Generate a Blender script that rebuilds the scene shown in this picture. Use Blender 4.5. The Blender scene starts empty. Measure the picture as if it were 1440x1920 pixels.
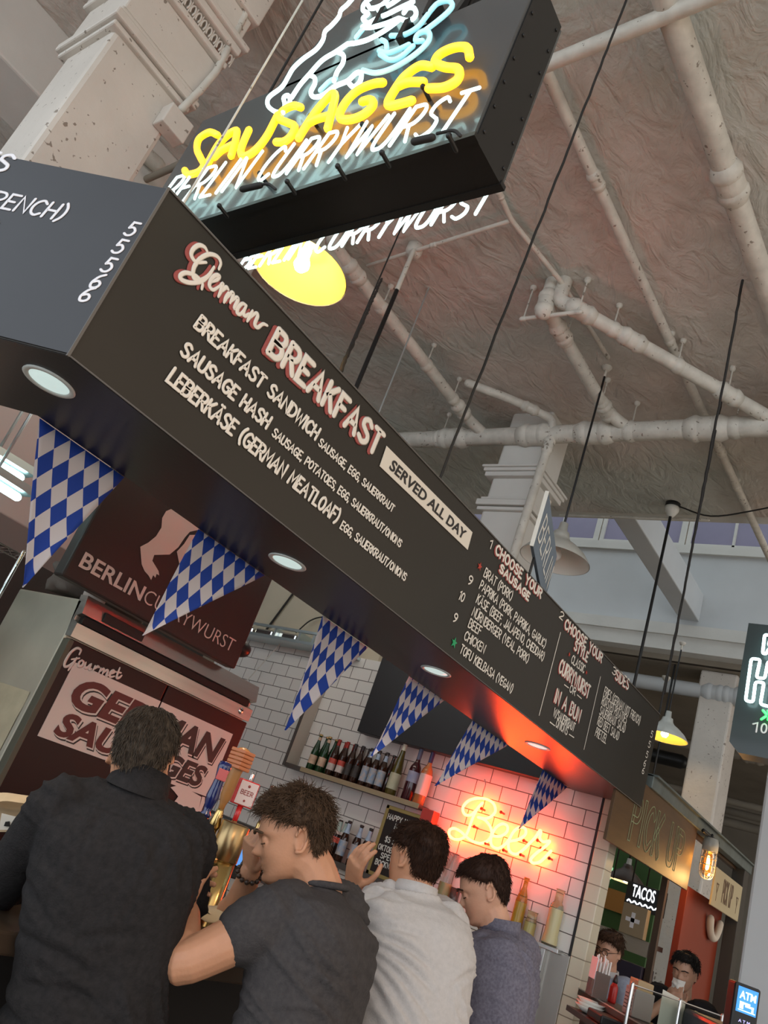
import bpy, bmesh, math, random
from mathutils import Vector as V, Matrix, noise
from math import sin, cos, pi, radians, sqrt, atan2, hypot
random.seed(7)
scene = bpy.context.scene
COL = scene.collection

# ------------------------------------------------------------------ camera
# X runs along the menu board, Y into the stall, Z up; the lens is 1.5 m above the floor
EYE = V((0.0, 0.0, 1.5))
FPX = 1470.0
PITCH, ROLL, YAW = radians(22.06584), radians(20.54596), radians(41.72651)
FW = V((cos(PITCH)*cos(YAW), cos(PITCH)*sin(YAW), sin(PITCH)))
_r0 = V((sin(YAW), -cos(YAW), 0)); _u0 = _r0.cross(FW)
RT = _r0*cos(ROLL) + _u0*sin(ROLL)
UP = _u0*cos(ROLL) - _r0*sin(ROLL)

def ray(x, y):
    return FW + RT*((x-720)/FPX) - UP*((y-960)/FPX)
def at(x, y, d):                       # a point d metres deep
    return EYE + ray(x, y)*d
def onX(x, y, X):
    d = ray(x, y); return EYE + d*(X/d.x)
def onY(x, y, Y):
    d = ray(x, y); return EYE + d*(Y/d.y)
def onZ(x, y, Z):
    d = ray(x, y); return EYE + d*((Z-1.5)/d.z)

cam = bpy.data.cameras.new('camera')
cam.sensor_fit = 'HORIZONTAL'; cam.sensor_width = 36.0; cam.lens = 36.0*FPX/1440.0
cam.clip_start = 0.05; cam.clip_end = 200
co = bpy.data.objects.new('camera', cam); COL.objects.link(co)
M = Matrix((RT, UP, -FW)).transposed().to_4x4(); M.translation = EYE
co.matrix_world = M
scene.camera = co
vs = scene.view_settings
scene.display_settings.display_device = 'sRGB'
vs.view_transform = 'Standard'; vs.look = 'None'; vs.gamma = 1.0; vs.use_curve_mapping = False
vs.exposure = 0.0
scene.cycles.use_denoising = True
scene.cycles.max_bounces = 8
scene.cycles.sample_clamp_indirect = 6.0

HALL = 1.36                              # scale about the camera eye for image-read coordinates of everything at the hall's ceiling
def hall(p):
    return V((p[0]*HALL, p[1]*HALL, 1.5+(p[2]-1.5)*HALL))
# ------------------------------------------------------------------ materials
MATS = {}
def mat(name, col, rough=0.6, metal=0.0, spec=0.5, noise_amt=0.0, noise_scale=8.0, col2=None, bump=0.0, bump_scale=40.0,
        emit=None, estr=0.0, trans=0.0, coat=0.0, sss=0.0, alpha=1.0, detail=4.0, stretch=None, rmix=0.0, ior=1.45):
    if name in MATS: return MATS[name]
    m = bpy.data.materials.new(name); m.use_nodes = True
    nt = m.node_tree; b = nt.nodes['Principled BSDF']; L = nt.links.new
    b.inputs['Base Color'].default_value = (*col, 1); b.inputs['Roughness'].default_value = rough
    b.inputs['Metallic'].default_value = metal; b.inputs['Specular IOR Level'].default_value = spec
    b.inputs['Transmission Weight'].default_value = trans; b.inputs['Coat Weight'].default_value = coat
    b.inputs['IOR'].default_value = ior
    b.inputs['Alpha'].default_value = alpha
    if coat: b.inputs['Coat Roughness'].default_value = 0.08
    if sss:
        b.inputs['Subsurface Weight'].default_value = sss
        b.inputs['Subsurface Radius'].default_value = (0.012, 0.004, 0.002); b.inputs['Subsurface Scale'].default_value = 1.0
    if emit:
        b.inputs['Emission Color'].default_value = (*emit, 1); b.inputs['Emission Strength'].default_value = estr
    if noise_amt or bump or rmix:
        tc = nt.nodes.new('ShaderNodeTexCoord'); mp = nt.nodes.new('ShaderNodeMapping')
        L(tc.outputs['Object'], mp.inputs['Vector'])
        if stretch: mp.inputs['Scale'].default_value = stretch
    if noise_amt:
        n = nt.nodes.new('ShaderNodeTexNoise'); n.inputs['Scale'].default_value = noise_scale; n.inputs['Detail'].default_value = detail
        L(mp.outputs['Vector'], n.inputs['Vector'])
        cr = nt.nodes.new('ShaderNodeValToRGB')
        cr.color_ramp.elements[0].position = 0.5-0.25; cr.color_ramp.elements[1].position = 0.5+0.25
        c2 = col2 if col2 else tuple(c*(1-noise_amt) for c in col)
        cr.color_ramp.elements[0].color = (*c2, 1); cr.color_ramp.elements[1].color = (*col, 1)
        L(n.outputs['Fac'], cr.inputs['Fac']); L(cr.outputs['Color'], b.inputs['Base Color'])
        if rmix:
            mr = nt.nodes.new('ShaderNodeMapRange'); mr.inputs['To Min'].default_value = rough-rmix; mr.inputs['To Max'].default_value = rough+rmix
            L(n.outputs['Fac'], mr.inputs['Value']); L(mr.outputs['Result'], b.inputs['Roughness'])
    if bump:
        n2 = nt.nodes.new('ShaderNodeTexNoise'); n2.inputs['Scale'].default_value = bump_scale; n2.inputs['Detail'].default_value = 5
        L(mp.outputs['Vector'], n2.inputs['Vector'])
        bp = nt.nodes.new('ShaderNodeBump'); bp.inputs['Strength'].default_value = bump; bp.inputs['Distance'].default_value = 0.02
        L(n2.outputs['Fac'], bp.inputs['Height']); L(bp.outputs['Normal'], b.inputs['Normal'])
    MATS[name] = m
    return m

def emis(name, col, strength, base=(0.8, 0.8, 0.8)):
    return mat(name, base, 0.4, emit=col, estr=strength)

def mat_tile(name, tile, grout, w, h, axis, off=(0, 0), rough=0.16, bond=0.5, mortar=0.0035):
    """glazed wall tiles; axis 'X' = laid on a wall of constant X (u=Y, v=Z), 'Y' = constant Y"""
    m = bpy.data.materials.new(name); m.use_nodes = True
    nt = m.node_tree; b = nt.nodes['Principled BSDF']; L = nt.links.new
    tc = nt.nodes.new('ShaderNodeTexCoord'); sx = nt.nodes.new('ShaderNodeSeparateXYZ'); cx = nt.nodes.new('ShaderNodeCombineXYZ')
    L(tc.outputs['Object'], sx.inputs[0])
    au = nt.nodes.new('ShaderNodeMath'); au.operation = 'ADD'; au.inputs[1].default_value = off[0]
    av = nt.nodes.new('ShaderNodeMath'); av.operation = 'ADD'; av.inputs[1].default_value = off[1]
    L(sx.outputs['Y' if axis == 'X' else 'X'], au.inputs[0]); L(sx.outputs['Z'], av.inputs[0])
    L(au.outputs[0], cx.inputs[0]); L(av.outputs[0], cx.inputs[1])
    br = nt.nodes.new('ShaderNodeTexBrick'); br.offset = bond
    br.inputs['Scale'].default_value = 1.0; br.inputs['Brick Width'].default_value = w; br.inputs['Row Height'].default_value = h
    br.inputs['Mortar Size'].default_value = mortar; br.inputs['Mortar Smooth'].default_value = 0.1; br.inputs['Bias'].default_value = 0.0
    br.inputs['Color1'].default_value = (*tile, 1); br.inputs['Color2'].default_value = (*[c*0.93 for c in tile], 1); br.inputs['Mortar'].default_value = (*grout, 1)
    L(cx.outputs[0], br.inputs['Vector']); L(br.outputs['Color'], b.inputs['Base Color'])
    mr = nt.nodes.new('ShaderNodeMapRange'); mr.inputs['To Min'].default_value = rough; mr.inputs['To Max'].default_value = 0.85
    L(br.outputs['Fac'], mr.inputs['Value']); L(mr.outputs['Result'], b.inputs['Roughness'])
    nz = nt.nodes.new('ShaderNodeTexNoise'); nz.inputs['Scale'].default_value = 7.0; L(cx.outputs[0], nz.inputs['Vector'])
    ad = nt.nodes.new('ShaderNodeMath'); ad.operation = 'MULTIPLY_ADD'; ad.inputs[1].default_value = 0.25
    inv = nt.nodes.new('ShaderNodeMath'); inv.operation = 'SUBTRACT'; inv.inputs[0].default_value = 1.0
    L(br.outputs['Fac'], inv.inputs[1]); L(nz.outputs['Fac'], ad.inputs[0]); L(inv.outputs[0], ad.inputs[2])
    bp = nt.nodes.new('ShaderNodeBump'); bp.inputs['Strength'].default_value = 0.5; bp.inputs['Distance'].default_value = 0.004
    L(ad.outputs[0], bp.inputs['Height']); L(bp.outputs['Normal'], b.inputs['Normal'])
    return m

# ------------------------------------------------------------------ mesh building
class MB:
    def __init__(s): s.v = []; s.f = []; s.sm = []
    def add(s, vs_, fs, smooth=False):
        o = len(s.v); s.v.extend([tuple(p) for p in vs_])
        for f in fs: s.f.append(tuple(i+o for i in f)); s.sm.append(smooth)
        return s
    def box(s, lo, hi, bev=0.0, M=None):
        bm = bmesh.new(); bmesh.ops.create_cube(bm, size=1.0)
        for v in bm.verts:
            v.co = V([lo[i] + (v.co[i]+0.5)*(hi[i]-lo[i]) for i in range(3)])
        if bev: bmesh.ops.bevel(bm, geom=bm.edges[:], offset=bev, segments=2, affect='EDGES', profile=0.5)
        if M: bmesh.ops.transform(bm, matrix=M, verts=bm.verts[:])
        return s.bm(bm)
    def bm(s, bm, smooth=False):
        bm.verts.index_update(); bm.normal_update()
        s.add([v.co.copy() for v in bm.verts], [[v.index for v in f.verts] for f in bm.faces], smooth); bm.free(); return s
    def prism(s, poly, d, smooth=False):
        """closed prism: polygon (3D points, planar) swept by vector d"""
        n = len(poly); a = [V(p) for p in poly]; b = [p+V(d) for p in a]
        nrm = V((0, 0, 0))
        for i in range(n): nrm += (a[i]-a[0]).cross(a[(i+1) % n]-a[0])
        flip = nrm.dot(V(d)) > 0
        fs = [list(range(n)), list(range(2*n-1, n-1, -1))] + [[i, i+n, (i+1) % n + n, (i+1) % n] for i in range(n)]
        if flip: fs = [f[::-1] for f in fs]
        return s.add(a+b, fs, smooth)
    def lathe(s, prof, n=24, M=None, cap=True):
        vs_ = []; fs = []
        for r, z in prof:
            for i in range(n):
                t = 2*pi*i/n; p = V((r*cos(t), r*sin(t), z)); vs_.append(M @ p if M else p)
        for k in range(len(prof)-1):
            for i in range(n):
                j = (i+1) % n; fs.append([k*n+i, k*n+j, (k+1)*n+j, (k+1)*n+i])
        if cap:
            fs.append(list(range(n))[::-1]); m_ = (len(prof)-1)*n; fs.append([m_+i for i in range(n)])
        return s.add(vs_, fs, True)
    def tube(s, pts, r, n=10, caps=True, flatn=None, flat=1.0, closed=False):
        """swept tube; r a number or list; flatn: fixed normal with section flattened along it"""
        P = [V(p) for p in pts]
        q = [P[0]]
        for p in P[1:]:
            if (p-q[-1]).length > 1e-6: q.append(p)
        rs = r if isinstance(r, (list, tuple)) else None
        if rs and len(q) != len(P): rs = [rs[0]]*len(q)
        P = q; m_ = len(P)
        if m_ < 2: return s
        T = []
        for i in range(m_):
            a = (P[i]-P[i-1]).normalized() if i > 0 else None
            b = (P[i+1]-P[i]).normalized() if i < m_-1 else None
            if a is None: t = b; k = 1
            elif b is None: t = a; k = 1
            else:
                t = a+b
                if t.length < 1e-3: t = b; k = 1
                else: t.normalize(); k = min(1.6, 1/max(0.3, t.dot(b)))
            T.append((t, k))
        if flatn is not None: side = None
        else:
            t0 = T[0][0]; ref = V((0, 0, 1)) if abs(t0.z) < 0.9 else V((1, 0, 0)); side = t0.cross(ref).normalized()
        vs_ = []; fs = []; rings = []
        def ring(c, sd, nn, rad, k):
            rings.append(len(vs_))
            for i in range(n):
                a = 2*pi*i/n; vs_.append(c + sd*(cos(a)*rad*k) + nn*(sin(a)*rad*(flat if flatn is not None else 1)))
        for i in range(m_):
            t, k = T[i]; rad = rs[i] if rs else r
            if flatn is not None:
                nn = V(flatn); sd = t.cross(nn)
                sd = sd.normalized() if sd.length > 1e-4 else V((1, 0, 0))
            else:
                side = side - t*side.dot(t); side.normalize(); sd = side; nn = t.cross(sd); 
                k = 1 if k < 1.01 else k
            if i == 0 and caps:
                for e, h in ((0.25, 0.95), (0.75, 0.62)): ring(P[0]-t*rad*h, sd, nn, rad*e, 1)
            ring(P[i], sd, nn, rad, k if flatn is not None else 1)
            if i == m_-1 and caps:
                for e, h in ((0.75, 0.62), (0.25, 0.95)): ring(P[-1]+t*rad*h, sd, nn, rad*e, 1)
        for a, b in zip(rings[:-1], rings[1:]):
            for i in range(n):
                j = (i+1) % n; fs.append([a+i, a+j, b+j, b+i])
        fs.append([rings[0]+i for i in range(n)][::-1]); fs.append([rings[-1]+i for i in range(n)])
        return s.add(vs_, fs, True)
    def ball(s, c, r, n=12, M=None):
        r3 = r if isinstance(r, (tuple, list, V)) else (r, r, r)
        vs_ = []; fs = []; h = n//2+1
        for k in range(1, h):
            ph = pi*k/h
            for i in range(n):
                t = 2*pi*i/n; p = V((sin(ph)*cos(t)*r3[0], sin(ph)*sin(t)*r3[1], cos(ph)*r3[2]))
                if M is not None: p = M @ p
                vs_.append(V(c)+p)
        for k in range(h-2):
            for i in range(n):
                j = (i+1) % n; fs.append([k*n+i, (k+1)*n+i, (k+1)*n+j, k*n+j])
        top = V((0, 0, r3[2])); bot = V((0, 0, -r3[2]))
        if M is not None: top = M @ top; bot = M @ bot
        a = len(vs_); vs_.append(V(c)+top); vs_.append(V(c)+bot)
        for i in range(n):
            j = (i+1) % n; fs.append([a, i, j]); fs.append([a+1, (h-2)*n+j, (h-2)*n+i])
        return s.add(vs_, fs, True)
    def obj(s, name, m, parent=None, loc=None):
        me = bpy.data.meshes.new(name); me.from_pydata(s.v, [], s.f); me.update()
        me.polygons.foreach_set('use_smooth', s.sm)
        if isinstance(m, str): m = MATS[m]
        me.materials.append(m)
        o = bpy.data.objects.new(name, me); COL.objects.link(o)
        if parent is not None:
            o.parent = parent
            o.matrix_parent_inverse = Matrix.Translation(-parent.location) if parent.parent is None else Matrix.Identity(4)
        if loc is not None: o.location = loc
        return o

def tag(o, label, cat, group=None, kind=None):
    o['label'] = label; o['category'] = cat
    if group: o['group'] = group
    if kind: o['kind'] = kind
    return o
def empty(name, loc, label=None, cat=None, group=None):
    o = bpy.data.objects.new(name, None); COL.objects.link(o); o.location = V(loc); o.empty_display_size = 0.05
    if label: tag(o, label, cat, group)
    return o
def struct(o):
    o['kind'] = 'structure'; return o
def copy_thing(src, loc, label, group=None, rotz=0.0):
    r = src.copy(); COL.objects.link(r); r.location = V(loc); r.rotation_euler = (0, 0, rotz); r['label'] = label
    if group: r['group'] = group
    for ch in list(src.children):
        c = ch.copy(); COL.objects.link(c); c.parent = r
        for g in list(ch.children):
            d = g.copy(); COL.objects.link(d); d.parent = c
    return r

def smooth_pts(P, closed=False, sub_=5):
    P = [V(p) for p in P]; n = len(P)
    if n < 3: return P
    out = []
    rng = range(n) if closed else range(n-1)
    for i in rng:
        p1 = P[i]; p2 = P[(i+1) % n]
        p0 = P[i-1] if (i > 0 or closed) else p1*2-p2
        p3 = P[(i+2) % n] if (i+2 < n or closed) else p2*2-p1
        for k in range(sub_):
            t = k/sub_
            out.append(0.5*((2*p1) + (p2-p0)*t + (2*p0-5*p1+4*p2-p3)*t*t + (3*p1-p0-3*p2+p3)*t**3))
    out.append(P[0] if closed else P[-1])
    return out

# ------------------------------------------------------------------ a brush-stroke alphabet (unit cap height)
_G = {
 'A': (.64, 'l0,0 .32,1 .64,0', 'l.12,.34 .52,.34'), 'B': (.54, 'l0,0 0,1', 's0,1 .38,.98 .5,.77 .36,.56 0,.53', 's0,.53 .42,.5 .55,.27 .4,.03 0,0'),
 'C': (.56, 's.56,.83 .34,1 .1,.84 0,.5 .1,.15 .34,0 .56,.16'), 'D': (.56, 'l0,0 0,1', 's0,1 .34,.95 .56,.7 .56,.3 .34,.05 0,0'),
 'E': (.46, 'l.46,1 0,1 0,0 .46,0', 'l0,.52 .38,.52'), 'F': (.46, 'l.46,1 0,1 0,0', 'l0,.52 .38,.52'),
 'G': (.6, 's.58,.85 .35,1 .1,.84 0,.5 .1,.15 .35,0 .57,.12 .6,.44', 'l.6,.44 .36,.44'), 'H': (.54, 'l0,0 0,1', 'l.54,0 .54,1', 'l0,.5 .54,.5'),
 'I': (.04, 'l.02,0 .02,1'), 'J': (.4, 's.4,1 .4,.35 .32,.06 .15,0 0,.17'), 'K': (.52, 'l0,0 0,1', 'l.48,1 0,.42', 'l.16,.58 .52,0'),
 'L': (.44, 'l0,1 0,0 .44,0'), 'M': (.7, 'l0,0 .05,1 .35,.3 .65,1 .7,0'), 'N': (.56, 'l0,0 0,1 .56,0 .56,1'),
 'O': (.6, 's.3,1 .08,.85 0,.5 .08,.15 .3,0 .52,.15 .6,.5 .52,.85 .3,1'), 'P': (.52, 'l0,0 0,1', 's0,1 .38,.97 .52,.74 .38,.49 0,.46'),
 'Q': (.6, 's.3,1 .08,.85 0,.5 .08,.15 .3,0 .52,.15 .6,.5 .52,.85 .3,1', 'l.38,.22 .6,-.08'),
 'R': (.54, 'l0,0 0,1', 's0,1 .38,.97 .52,.74 .38,.5 0,.47', 'l.24,.47 .54,0'), 'S': (.54, 's.52,.85 .3,1 .06,.88 .06,.66 .28,.52 .5,.38 .52,.14 .28,0 .02,.13'),
 'T': (.56, 'l0,1 .56,1', 'l.28,1 .28,0'), 'U': (.56, 's0,1 0,.32 .1,.05 .28,0 .46,.05 .56,.32 .56,1'), 'V': (.58, 'l0,1 .29,0 .58,1'),
 'W': (.82, 'l0,1 .2,0 .41,.8 .62,0 .82,1'), 'X': (.54, 'l0,1 .54,0', 'l.54,1 0,0'), 'Y': (.56, 'l0,1 .28,.48 .56,1', 'l.28,.48 .28,0'), 'Z': (.5, 'l0,1 .5,1 0,0 .5,0'),
 '0': (.5, 's.25,1 .06,.85 0,.5 .06,.15 .25,0 .44,.15 .5,.5 .44,.85 .25,1'), '1': (.22, 'l0,.8 .18,1 .18,0'), '2': (.5, 's.02,.8 .22,1 .46,.86 .44,.58 .2,.28 0,0', 'l0,0 .5,0'),
 '3': (.48, 's.02,.9 .24,1 .44,.82 .36,.58 .18,.52', 's.18,.52 .42,.46 .48,.2 .26,0 0,.12'), '5': (.48, 'l.46,1 .08,1 .04,.56', 's.04,.56 .28,.62 .48,.38 .4,.08 .18,0 0,.1'),
 '6': (.48, 's.42,1 .16,.78 0,.36 .08,.04 .28,0 .46,.14 .46,.36 .28,.5 .06,.38'), '9': (.46, 's.44,.64 .34,.5 .14,.5 0,.68 .06,.92 .24,1 .42,.88 .46,.6 .34,.22 .16,0'),
 '(': (.22, 's.22,1.12 .06,.85 0,.5 .06,.15 .22,-.12'), ')': (.22, 's0,1.12 .16,.85 .22,.5 .16,.15 0,-.12'), ',': (.08, 'l.06,.08 0,-.16'), '.': (.05, 'l.02,.02 .04,.03'),
 '/': (.42, 'l0,-.06 .42,1.06'), '!': (.06, 'l.03,1 .03,.34', 'l.03,.06 .035,.02'), '-': (.34, 'l0,.48 .34,.48'), '·': (.1, 'l.04,.46 .06,.46'), "'": (.06, 'l.05,1 .01,.8'),
 '$': (.54, 's.52,.85 .3,1 .06,.88 .06,.66 .28,.52 .5,.38 .52,.14 .28,0 .02,.13', 'l.28,1.12 .28,-.12'), ' ': (.3,),
}
_G['Ä'] = _G['A'] + ('l.2,1.2 .22,1.2', 'l.42,1.2 .44,1.2'); _G['Ü'] = _G['U'] + ('l.15,1.2 .17,1.2', 'l.39,1.2 .41,1.2')
def glyph(ch):
    g = _G[ch]; st = []
    for s_ in g[1:]:
        pts = [V([float(c) for c in p.split(',')] + [0]) for p in s_[1:].split()]
        if s_[0] == 's': pts = smooth_pts(pts, False, 4)
        st.append(pts)
    return g[0], st
def layout(txt, gap=.2):
    """strokes of a line of lettering in units of cap height, and its width"""
    x = 0; out = []
    for ch in txt:
        w, st = glyph(ch)
        out += [[V((p.x+x, p.y, 0)) for p in s_] for s_ in st]
        x += w + gap
    return out, x-gap
def letter(mb, txt, p0, p1, up, h, wt, nrm, gap=.2, slant=0.0, flat=.12, n=6, dx=(0, 0), curve=0.0):
    """hand lettering from p0 to p1 (baseline, world), cap height h along up, stroke half-width wt"""
    st, w = layout(txt, gap); p0 = V(p0); ex = (V(p1)-p0)/w; u = V(up).normalized()*h; nn = V(nrm).normalized()
    exn = ex.normalized()
    for s_ in st:
        mb.tube([p0 + ex*(p.x+slant*p.y*h/ex.length) + u*p.y + exn*dx[0] + u.normalized()*dx[1] + nn*wt*flat*.6 for p in s_], wt, n, True, nn, flat)
    return mb
def font_mesh(txt, name, shear=0.0, offset=0.0, extrude=0.01, res=4, spacing=1.0):
    """the program's own plain lettering turned into a mesh (list of verts, faces, width, cap height)"""
    cu = bpy.data.curves.new(name, 'FONT'); cu.body = txt; cu.size = 1.0; cu.shear = shear; cu.offset = offset
    cu.extrude = extrude; cu.resolution_u = res; cu.space_character = spacing
    o = bpy.data.objects.new(name, cu); COL.objects.link(o)
    dg = bpy.context.evaluated_depsgraph_get(); me = bpy.data.meshes.new_from_object(o.evaluated_get(dg))
    vs_ = [v.co.copy() for v in me.vertices]; fs = [tuple(p.vertices) for p in me.polygons]
    bpy.data.objects.remove(o); bpy.data.curves.remove(cu); bpy.data.meshes.remove(me)
    return vs_, fs
def type_on(mb, txt, p0, p1, up, h, nrm, depth=0.002, shear=0.0, offset=0.0, spacing=1.0, lift=0.0, caps=0.729, dx=(0, 0)):
    vs_, fs = font_mesh(txt, 'type', shear, offset, 0.5, 4, spacing)
    x0 = min(v.x for v in vs_); x1 = max(v.x for v in vs_)
    p0 = V(p0); ex = (V(p1)-p0)/(x1-x0); u = V(up).normalized()*h/caps; nn = V(nrm).normalized()
    exn = ex.normalized(); un = u.normalized()
    mb.add([p0 + ex*(v.x-x0) + u*v.y + nn*(lift+depth*(v.z+.5)) + exn*dx[0] + un*dx[1] for v in vs_], fs)
    return mb
# ------------------------------------------------------------------ palette
def plaster():
    m = mat('plaster', (.60, .57, .52), .85); nt = m.node_tree; L = nt.links.new; b = nt.nodes['Principled BSDF']
    tc = nt.nodes.new('ShaderNodeTexCoord')
    def nz(sc, det, dist=0.0, st=None):
        n = nt.nodes.new('ShaderNodeTexNoise'); n.inputs['Scale'].default_value = sc; n.inputs['Detail'].default_value = det; n.inputs['Distortion'].default_value = dist
        if st:
            mp = nt.nodes.new('ShaderNodeMapping'); mp.inputs['Scale'].default_value = st; L(tc.outputs['Object'], mp.inputs['Vector']); L(mp.outputs['Vector'], n.inputs['Vector'])
        else: L(tc.outputs['Object'], n.inputs['Vector'])
        return n
    def ramp(n, p0, c0, p1, c1):
        r = nt.nodes.new('ShaderNodeValToRGB'); e = r.color_ramp.elements; e[0].position = p0; e[0].color = (*c0, 1); e[1].position = p1; e[1].color = (*c1, 1); L(n.outputs['Fac'], r.inputs['Fac']); return r
    a = ramp(nz(.55, 5, .4), .38, (.52, .53, .48), .62, (.62, .54, .48))       # old paint: greenish and pinkish fields
    s = ramp(nz(2.6, 9, 1.2), .34, (.86, .85, .84), .58, (1, 1, 1))              # soot in the hollows
    d = ramp(nz(26, 3), .26, (.80, .78, .76), .33, (1, 1, 1))                    # flecks
    def mul(x, y):
        mx = nt.nodes.new('ShaderNodeMix'); mx.data_type = 'RGBA'; mx.blend_type = 'MULTIPLY'; mx.inputs['Factor'].default_value = 1; L(x, mx.inputs['A']); L(y, mx.inputs['B']); return mx.outputs['Result']
    L(mul(mul(a.outputs['Color'], s.outputs['Color']), d.outputs['Color']), b.inputs['Base Color'])
    t = nz(3.0, 10, 1.6, (1, 1.8, 1)); f = nz(14, 6, .8)
    ad = nt.nodes.new('ShaderNodeMath'); ad.operation = 'MULTIPLY_ADD'; ad.inputs[1].default_value = .22; L(f.outputs['Fac'], ad.inputs[0]); L(t.outputs['Fac'], ad.inputs[2])
    bp = nt.nodes.new('ShaderNodeBump'); bp.inputs['Strength'].default_value = 1.0; bp.inputs['Distance'].default_value = .032
    L(ad.outputs[0], bp.inputs['Height']); L(bp.outputs['Normal'], b.inputs['Normal'])
plaster()
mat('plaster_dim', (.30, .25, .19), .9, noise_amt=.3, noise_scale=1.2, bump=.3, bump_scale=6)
mat('white_paint', (.66, .64, .59), .55, noise_amt=.12, noise_scale=2.0, bump=.12, bump_scale=14)
mat('pipe_paint', (.68, .64, .56), .5, noise_amt=.28, noise_scale=9, bump=.1, bump_scale=30)
mat('wall_white', (.56, .57, .57), .7, noise_amt=.1, noise_scale=1.5)
mat('column_paint', (.66, .60, .53), .45, noise_amt=.15, noise_scale=2.5, bump=.25, bump_scale=14)
mat('floor_concrete', (.42, .38, .33), .6, noise_amt=.3, noise_scale=2.0)
mat('black_paint', (.022, .021, .02), .5, noise_amt=.15, noise_scale=6, bump=.03, bump_scale=60)
mat('board_black', (.022, .018, .0125), .55, noise_amt=.1, noise_scale=5, bump=.02, bump_scale=80)
mat('black_metal', (.018, .018, .018), .4, metal=.3)
mat('dark_gap', (.012, .011, .011), .8)
mat('steel', (.62, .61, .59), .28, metal=1.0, noise_amt=.08, noise_scale=6, stretch=(1, 1, 12))
mat('steel_brushed', (.55, .53, .50), .3, metal=1.0, noise_amt=.12, noise_scale=5, stretch=(.3, 1, 22), rmix=.06)
mat('chrome', (.75, .75, .74), .12, metal=1.0)
mat('brass', (.62, .43, .17), .2, metal=1.0, noise_amt=.18, noise_scale=30)
mat('lettering_white', (.78, .72, .63), .6)
mat('lettering_red', (.33, .07, .06), .6)
mat('lettering_black', (.02, .018, .017), .5)
mat('label_cream', (.72, .66, .56), .6)
mat('rope_black', (.02, .018, .016), .7)
mat('wood', (.36, .18, .07), .5, noise_amt=.35, noise_scale=6, stretch=(1, 1, 6))

def flecks(m):
    """chipped paint: small dark flakes over the base colour"""
    nt = m.node_tree; L = nt.links.new; b = nt.nodes['Principled BSDF']; src = b.inputs['Base Color'].links[0].from_socket
    tc = nt.nodes.new('ShaderNodeTexCoord'); n = nt.nodes.new('ShaderNodeTexNoise'); n.inputs['Scale'].default_value = 26; n.inputs['Detail'].default_value = 2; L(tc.outputs['Object'], n.inputs['Vector'])
    k = nt.nodes.new('ShaderNodeTexNoise'); k.inputs['Scale'].default_value = 2.2; L(tc.outputs['Object'], k.inputs['Vector'])
    md = nt.nodes.new('ShaderNodeMath'); md.operation = 'MULTIPLY_ADD'; md.inputs[1].default_value = .30; L(k.outputs['Fac'], md.inputs[0]); L(n.outputs['Fac'], md.inputs[2])
    r = nt.nodes.new('ShaderNodeValToRGB'); e = r.color_ramp.elements; e[0].position = .83; e[0].color = (1, 1, 1, 1); e[1].position = .86; e[1].color = (.42, .38, .35, 1); L(md.outputs[0], r.inputs['Fac'])
    mx = nt.nodes.new('ShaderNodeMix'); mx.data_type = 'RGBA'; mx.blend_type = 'MULTIPLY'; mx.inputs['Factor'].default_value = 1; L(src, mx.inputs['A']); L(r.outputs['Color'], mx.inputs['B']); L(mx.outputs['Result'], b.inputs['Base Color'])
flecks(MATS['column_paint']); flecks(MATS['pipe_paint'])
CEIL = 6.26; XEND = 8.568; XFAR = 12.022; XW = 5.94; FY = 1.95; SOF = 1.5+.868; FTOP = 3.02

def slab(name, lo, hi, m, kind=True):
    o = MB().box(lo, hi).obj(name, m)
    if kind: struct(o)
    return o
slab('floor', (-8, -8, -.1), (24, 14, 0), 'floor_concrete')

# ceiling: a dented plaster slab, gently uneven
def uneven(name, x0, x1, y0, y1, z, m, amp=.012, step=.16, th=.2):
    nx = int((x1-x0)/step)+1; ny = int((y1-y0)/step)+1; mb = MB(); vs_ = []; fs = []
    for i in range(nx+1):
        for j in range(ny+1):
            x = x0+(x1-x0)*i/nx; y = y0+(y1-y0)*j/ny
            e = 0 if i in (0, nx) or j in (0, ny) else 1
            d = noise.fractal(V((x*1.1, y*1.1, 0)), 1.0, 2.0, 4)
            vs_.append((x, y, z + e*amp*d))
    n = ny+1
    for i in range(nx):
        for j in range(ny): fs.append([i*n+j, i*n+j+1, (i+1)*n+j+1, (i+1)*n+j])
    mb.add(vs_, fs, True)
    mb.box((x0, y0, z+.03), (x1, y1, z+th))
    return struct(mb.obj(name, m))
uneven('ceiling', -3.5, XEND, -4, 13, CEIL, 'plaster', .016)
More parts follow.
